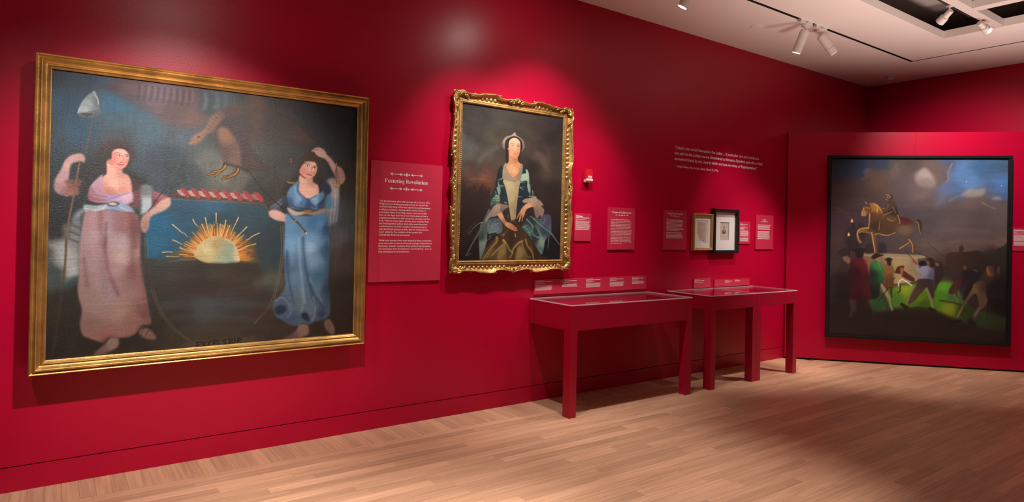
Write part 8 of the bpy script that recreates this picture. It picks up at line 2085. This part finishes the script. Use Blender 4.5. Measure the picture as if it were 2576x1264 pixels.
    for k in range(7):
        th = math.radians(-72 + 24 * k)
        dr = N3 * math.cos(th) + T3 * math.sin(th)
        ring_tube(bm, [c - N3 * 0.016 + dr * 0.004, c - N3 * 0.016 + dr * 0.022 + Vector((0, -0.012, 0)), c - N3 * 0.016 + dr * 0.042], [0.003, 0.0068, 0.0035], seg=7)
    for fl in (-1, 1):
        p_, r_ = sc(0.5 + fl * 0.034, -0.020, 0.022, 1.3, -fl); ring_tube(bm, p_, r_, seg=7)
        ring_tube(bm, spline([c + T3 * fl * 0.03 - N3 * 0.03, c + T3 * fl * 0.055 - N3 * 0.012 + Vector((0, -0.008, 0)), c + T3 * fl * 0.085 - N3 * 0.026], 5), [0.003 + 0.006 * math.sin(i / 10 * PI) for i in range(11)], seg=7)
    blob(bm, c - N3 * 0.018 + Vector((0, -0.012, 0)), (0.010, 0.009, 0.010))
    obj('cartouche', bm, 'gold_old', rail, smooth=True)
# pierced corner carving: shell, C scrolls and leaves
for sx in (-1, 1):
    for sz in (-1, 1):
        c = Vector((sx * (hw - 0.012), -0.055, sz * (hh - 0.012)))
        D = Vector((sx, 0, sz)).normalized(); E1 = Vector((-sx, 0, 0)); E2 = Vector((0, 0, -sz))
        bm = bmesh.new()
        for k in range(7):                       # fluted shell
            th = math.radians(-66 + 22 * k)
            P_ = Vector((-D.z, 0, D.x))
            dr = D * math.cos(th) + P_ * math.sin(th)
            ring_tube(bm, [c - D * 0.050, c - D * 0.050 + dr * 0.030 + Vector((0, -0.016, 0)), c - D * 0.050 + dr * 0.062 + Vector((0, -0.008, 0))], [0.003, 0.008, 0.004], seg=7)
        shell = obj('corner_shell', bm, 'gold_old', t, smooth=True)
        bm = bmesh.new()
        for Ea, Eb in ((E1, E2), (E2, E1)):
            # big C scroll running from the corner along one side
            pts = spline([c + D * 0.006 + Ea * 0.030, c + Ea * 0.052 - Eb * 0.020 + Vector((0, -0.01, 0)), c + Ea * 0.085 - Eb * 0.014 + Vector((0, -0.014, 0)), c + Ea * 0.112 + Eb * 0.006,
                          c + Ea * 0.128 + Eb * 0.026, c + Ea * 0.120 + Eb * 0.040], 6)
            ring_tube(bm, pts, [0.0045 + 0.0035 * math.sin(i / (len(pts) - 1) * PI) for i in range(len(pts))], seg=8)
            pts = spline([c + Ea * 0.030, c + Ea * 0.022 - Eb * 0.012 + Vector((0, -0.006, 0)), c + Ea * 0.034 - Eb * 0.019 + Vector((0, -0.008, 0)), c + Ea * 0.046 - Eb * 0.008], 6)
            ring_tube(bm, pts, [0.0045] * len(pts), seg=7)
            blob(bm, c + Ea * 0.030 - Eb * 0.004 + Vector((0, -0.008, 0)), (0.008, 0.007, 0.008))
            # leaf sprays
            for q_, ln, tl in ((0.125, 0.045, -0.016), (0.14, 0.050, 0.006), (0.155, 0.034, -0.024), (0.075, 0.035, 0.03), (0.095, 0.032, 0.034)):
                p0 = c + Ea * q_ + Eb * 0.004
                pts = spline([p0, p0 + Ea * ln * 0.5 + Eb * tl * 0.3 + Vector((0, -0.010, 0)), p0 + Ea * ln + Eb * tl], 4)
                ring_tube(bm, pts, [0.002 + 0.0062 * math.sin((i / (len(pts) - 1)) ** 0.7 * PI) for i in range(len(pts))], seg=6)
            blob(bm, c + Ea * 0.182 - Eb * 0.012 + Vector((0, -0.008, 0)), (0.0085, 0.008, 0.0085))
        # leaf tip at the point
        for k_ in (-0.5, 0.0, 0.5):
            P_ = Vector((-D.z, 0, D.x))
            dr = (D + P_ * k_).normalized()
            ring_tube(bm, spline([c - D * 0.004, c + dr * 0.016 + Vector((0, -0.006, 0)), c + dr * (0.030 if k_ == 0 else 0.024)], 4), [0.003, 0.004, 0.006, 0.0065, 0.0065, 0.006, 0.005, 0.004, 0.002], seg=7)
        obj('corner_scrollwork', bm, 'gold_old', shell, smooth=True)
obj('back_panel', nbox(-hw + 0.05, hw - 0.045, -0.012, -0.001, -hh + 0.05, hh - 0.045), 'ink_dark', t)

painted_canvas('canvas', t, -hw + 0.084, hw - 0.088, -hh + 0.082, hh - 0.078, -0.034, PAINT_PORTRAIT, 'canvas_fine')
obj('glazing', nbox(-hw + 0.085, hw - 0.089, -0.0405, -0.0390, -hh + 0.083, hh - 0.079), 'glass', t)

# ------------------------------------------------------------------ ceiling fittings
def track_spotlight(x, y, foot_y, foot_x, zf, lens, label):
    """lamp on an adapter in the slot; foot = where the lens is"""
    t = thing('track_spotlight', label, 'spotlight', (x, y, HC), 0, 'white track spotlights')
    obj('adapter', nbox(-0.105, 0.105, -0.019, 0.019, -0.028, 0.010, bevel=0.004), 'white_metal', t)
    base = bmesh.new(); cyl(base, (0, 0, -0.026), (0, 0, -0.052), 0.040, 0.036)
    obj('swivel', base, 'white_metal', t)
    end = Vector((foot_x - x, foot_y - y, zf - HC))
    top = Vector((0.0, 0.0, -0.085))
    d = (end - top).normalized()
    side = d.cross(Vector((1, 0, 0))).normalized()
    st = bmesh.new(); cyl(st, (0, 0, -0.05), top + d * 0.03, 0.010, seg=10)
    obj('stem', st, 'white_metal', t)
    hb = bmesh.new()
    L = (end - top).length
    prof = [(0.0, 0.028), (0.008, 0.040), (0.02, 0.044), (L * 0.70, 0.044), (L * 0.705, 0.0475), (L * 0.73, 0.0475), (L * 0.735, 0.043), (L, 0.043), (L, 0.039), (L - 0.03, 0.038)]
    ring_tube(hb, [top + d * s for s, r in prof], [r for s, r in prof], seg=28, cap=True)
    obj('housing', hb, 'white_metal', t, smooth=False)
    lb = bmesh.new(); cyl(lb, end - d * 0.004, end + d * 0.0015, 0.0385, seg=28)
    obj('lens', lb, lens, t)
    return t
track_spotlight(4.36, -1.003, -0.93, 4.32, 3.465, 'lens', 'white track spotlight with a lit lens at the top edge, nearest the portrait')
track_spotlight(6.11, -1.003, -0.915, 6.10, 3.395, 'lens', 'white track spotlight with a lit lens, left of the pair in the ceiling slot')
track_spotlight(6.39, -1.003, -1.08, 6.52, 3.43, 'lens_dim', 'white track spotlight turned away, right of the pair in the ceiling slot')

def grid_spotlight(x, y, z, d, label):
    t = thing('grid_spotlight', label, 'spotlight', (x, y, z), 0, 'small spotlights in the ceiling recess')
    d = Vector(d).normalized()
    st = bmesh.new(); cyl(st, (0, 0, 0), (0, 0, -0.05), 0.008, seg=8); obj('stem', st, 'white_metal', t)
    yk = bmesh.new(); box(yk, -0.02, 0.02, -0.02, 0.02, -0.012, 0.0); obj('adapter', yk, 'white_metal', t)
    hs = bmesh.new(); c = Vector((0, 0, -0.06))
    ring_tube(hs, [c - d * 0.02, c + d * 0.05, c + d * 0.055, c + d * 0.12], [0.026, 0.028, 0.038, 0.040], seg=16); obj('housing', hs, 'white_metal', t)
    ln = bmesh.new(); cyl(ln, c + d * 0.1205, c + d * 0.122, 0.032, seg=16); obj('lens', ln, 'lamp_inner', t)
grid_spotlight(6.70, -2.063, HC + 0.004, (0.3, 0.75, -0.5), 'small white spotlight tilted on the dark grid track in the ceiling recess')
grid_spotlight(7.30, -2.110, HC + 0.005, (0.8, -0.2, -0.4), 'small white spotlight under the beam crossing in the ceiling recess')

for x_, y_, lb in ((5.89, -0.596, 'round white cover plate on the ceiling left of the spotlight pair'), (8.612, -0.576, 'round white cover plate on the ceiling near the dark corner')):
    t = thing('ceiling_cover_plate', lb, 'cover plate', (x_, y_, HC), 0, 'round ceiling cover plates')
    bm = bmesh.new(); ring_tube(bm, [(0, 0, 0.0), (0, 0, -0.004), (0, 0, -0.007)], [0.062, 0.062, 0.055], seg=32); obj('disc', bm, 'ceiling', t)
    bm = bmesh.new(); cyl(bm, (0, 0, -0.0068), (0, 0, -0.0085), 0.006, seg=10); obj('screw', bm, 'white_metal', t)
t = thing('smoke_detector', 'white domed smoke detector on the ceiling by the dark corner', 'smoke detector', (9.05, -0.515, HC))
bm = bmesh.new(); ring_tube(bm, [(0, 0, 0), (0, 0, -0.018)], [0.062, 0.060], seg=28); obj('base', bm, 'white_metal', t)
bm = bmesh.new(); ring_tube(bm, [(0, 0, -0.0185), (0, 0, -0.035), (0, 0, -0.05), (0, 0, -0.058)], [0.050, 0.048, 0.036, 0.018], seg=28); obj('dome', bm, 'white_metal', t, smooth=True)
bm = bmesh.new()
for k in range(8):
    a = k * PI / 4
    blob(bm, (0.0475 * math.cos(a), 0.0475 * math.sin(a), -0.028), (0.006, 0.006, 0.004), 6, 4)
obj('vents', bm, 'lamp_inner', t)

# ------------------------------------------------------------------ panel headings in a heavy-and-hairline serif face
def _arc(cx, cy, rx, ry, a0, a1, ws, wt, n=16):
    out = []
    for i in range(n + 1):
        a = math.radians(a0 + (a1 - a0) * i / n)
        out.append((cx + rx * math.cos(a), cy + ry * math.sin(a), wt + (ws - wt) * abs(math.cos(a)) ** 1.4))
    return out
def glyphs():
    T, h = 0.125, 0.034
    foot = lambda x, r=0.085: [(x - r, 0.016, h), (x + r, 0.016, h)]
    head = lambda x, y: [(x - 0.085, y - 0.016, h), (x, y - 0.016, h)]
    stem = lambda x, y0, y1: [(x, y0, T), (x, y1, T)]
    arch = lambda x: [(x + 0.04, 0.35, h), (x + 0.10, 0.44, 0.05), (x + 0.17, 0.455, 0.07), (x + 0.225, 0.41, 0.10), (x + 0.24, 0.34, T), (x + 0.24, 0.0, T)]
    g = {' ': (0.20, [])}
    g['o'] = (0.47, [_arc(0.235, 0.235, 0.165, 0.235, 0, 360, T, h, 24)])
    g['c'] = (0.41, [_arc(0.235, 0.235, 0.165, 0.235, 48, 318, T, h), [(0.30, 0.36, 0.09), (0.36, 0.36, 0.09)]])
    g['e'] = (0.43, [_arc(0.235, 0.235, 0.165, 0.235, 6, 320, T, h), [(0.10, 0.26, h), (0.40, 0.26, h)]])
    g['s'] = (0.37, [[(0.31, 0.36, 0.05), (0.27, 0.44, h), (0.17, 0.46, 0.05), (0.09, 0.37, 0.10), (0.17, 0.27, T), (0.27, 0.18, T), (0.29, 0.09, 0.10), (0.20, 0.015, 0.05), (0.10, 0.03, h), (0.05, 0.13, 0.05)]])
    g['t'] = (0.30, [[(0.13, 0.60, 0.03), (0.13, 0.47, T), (0.13, 0.12, T), (0.17, 0.03, 0.07), (0.27, 0.06, h)], [(0.02, 0.455, h), (0.27, 0.455, h)]])
    g['r'] = (0.35, [stem(0.11, 0, 0.47), foot(0.11), head(0.11, 0.47), [(0.15, 0.34, h), (0.21, 0.44, 0.05), (0.29, 0.41, 0.09)]])
    g['i'] = (0.23, [stem(0.115, 0, 0.47), foot(0.115), head(0.115, 0.47), [(0.11, 0.585, 0.12), (0.11, 0.705, 0.12)]])
    g['l'] = (0.23, [stem(0.115, 0, 0.73), foot(0.115), head(0.115, 0.73)])
    g['n'] = (0.47, [stem(0.11, 0, 0.47), foot(0.11), head(0.11, 0.47), arch(0.11), foot(0.35)])
    g['h'] = (0.47, [stem(0.11, 0, 0.73), foot(0.11), head(0.11, 0.73), arch(0.11), foot(0.35)])
    g['m'] = (0.71, [stem(0.11, 0, 0.47), foot(0.11), head(0.11, 0.47), arch(0.11), foot(0.35), arch(0.35), foot(0.59)])
    g['u'] = (0.47, [[(0.11, 0.47, T), (0.11, 0.13, T), (0.15, 0.04, 0.07), (0.23, 0.025, 0.05), (0.31, 0.10, h)], stem(0.35, 0, 0.47), head(0.11, 0.47), head(0.35, 0.47), [(0.35, 0.016, h), (0.44, 0.016, h)]])
    g['v'] = (0.41, [[(0.08, 0.47, T), (0.215, 0.0, 0.09)], [(0.215, 0.0, h), (0.345, 0.47, h)], [(0.0, 0.455, h), (0.17, 0.455, h)], [(0.27, 0.455, h), (0.41, 0.455, h)]])
    g['a'] = (0.42, [[(0.08, 0.36, 0.08), (0.12, 0.44, 0.04), (0.21, 0.455, 0.05), (0.275, 0.39, 0.10), (0.28, 0.3, T), (0.28, 0.08, T), (0.33, 0.02, 0.06), (0.40, 0.04, h)], [(0.27, 0.28, h), (0.16, 0.24, 0.07), (0.095, 0.13, 0.11), (0.14, 0.03, 0.06), (0.25, 0.08, h)]])
    g['d'] = (0.48, [_arc(0.23, 0.235, 0.155, 0.235, 30, 330, T, h), stem(0.36, 0, 0.73), head(0.36, 0.73), [(0.36, 0.016, h), (0.46, 0.016, h)]])
    g['g'] = (0.43, [_arc(0.19, 0.315, 0.11, 0.145, 0, 360, 0.105, h, 20), [(0.29, 0.42, h), (0.34, 0.46, 0.05), (0.40, 0.45, 0.07)], [(0.11, 0.18, h), (0.08, 0.10, 0.06), (0.16, 0.04, 0.10), (0.30, 0.01, 0.10), (0.36, -0.08, 0.06), (0.30, -0.17, h), (0.18, -0.19, h), (0.07, -0.15, 0.05), (0.06, -0.06, 0.05), (0.14, 0.02, h)]])
    g['F'] = (0.55, [stem(0.15, 0, 0.70), foot(0.15, 0.12), [(0.03, 0.684, h), (0.50, 0.684, h)], [(0.495, 0.70, h), (0.495, 0.50, h)], [(0.15, 0.36, h), (0.35, 0.36, h)], [(0.35, 0.45, h), (0.35, 0.27, h)]])
    g['E'] = (0.60, g['F'][1] + [[(0.03, 0.016, h), (0.54, 0.016, h)], [(0.535, 0.0, h), (0.535, 0.21, h)]])
    g['R'] = (0.66, [stem(0.15, 0, 0.70), foot(0.15, 0.12), [(0.03, 0.684, h), (0.30, 0.684, h), (0.41, 0.645, 0.07), (0.455, 0.53, T), (0.41, 0.41, 0.07), (0.30, 0.37, h), (0.15, 0.37, h)], [(0.31, 0.37, 0.05), (0.41, 0.30, T), (0.455, 0.14, T), (0.50, 0.03, 0.08), (0.62, 0.03, h)]])
    g['B'] = (0.60, [stem(0.15, 0, 0.70), [(0.03, 0.684, h), (0.30, 0.684, h), (0.40, 0.645, 0.07), (0.44, 0.54, T), (0.40, 0.43, 0.07), (0.30, 0.385, h), (0.15, 0.385, h)], [(0.30, 0.385, h), (0.43, 0.33, 0.07), (0.475, 0.20, T), (0.43, 0.06, 0.07), (0.30, 0.016, h), (0.03, 0.016, h)]])
    g['C'] = (0.65, [_arc(0.34, 0.35, 0.25, 0.35, 42, 318, T + 0.01, h), [(0.565, 0.71, h), (0.565, 0.47, h)]])
    g['M'] = (0.86, [[(0.13, 0, h), (0.13, 0.70, h)], [(0.15, 0.70, T), (0.42, 0.0, 0.09)], [(0.42, 0.0, h), (0.68, 0.70, h)], stem(0.70, 0, 0.70), foot(0.13, 0.10), foot(0.70, 0.12), [(0.02, 0.684, h), (0.20, 0.684, h)], [(0.64, 0.684, h), (0.83, 0.684, h)]])
    g['W'] = (0.92, [[(0.11, 0.70, T), (0.31, 0.0, 0.08)], [(0.31, 0.0, h), (0.49, 0.66, h)], [(0.44, 0.70, T), (0.64, 0.0, 0.08)], [(0.64, 0.0, h), (0.83, 0.70, h)], [(0.0, 0.684, h), (0.24, 0.684, h)], [(0.36, 0.684, h), (0.56, 0.684, h)], [(0.74, 0.684, h), (0.92, 0.684, h)]])
    return g
GLYPHS = glyphs()
def heading(i, s, x, z, cap, width):
    o, x0, z0 = panel_objs[i]
    total = sum(GLYPHS[c][0] for c in s)
    kx, kz = width / total, cap / 0.70
    bm = bmesh.new()
    cur = x - x0
    for c in s:
        adv, strokes = GLYPHS[c]
        for st in strokes:
            L, Rr = [], []
            for k, (px_, py_, w_) in enumerate(st):
                a = st[max(k - 1, 0)]; b = st[min(k + 1, len(st) - 1)]
                dx, dy = b[0] - a[0], b[1] - a[1]
                ln = math.hypot(dx, dy) or 1.0
                nx, ny = -dy / ln * w_ / 2, dx / ln * w_ / 2
                L.append(bm.verts.new((cur + (px_ + nx) * kx, YT, z - z0 + (py_ + ny) * kz)))
                Rr.append(bm.verts.new((cur + (px_ - nx) * kx, YT, z - z0 + (py_ - ny) * kz)))
            for k in range(len(st) - 1):
                bm.faces.new((L[k], L[k + 1], Rr[k + 1], Rr[k]))
        cur += adv * kx
    obj('heading', bm, 'ink', o)
heading(0, 'Fostering Revolution', 2.046, 1.8695, 0.0305, 0.367)
heading(1, 'Women and Enlightenment', 4.444, 1.7130, 0.0180, 0.268)
heading(2, 'Colonial Women Merchants', 5.250, 1.7280, 0.0165, 0.250)
heading(3, 'War Begins', 6.950, 1.7070, 0.0150, 0.086)

flush_text()
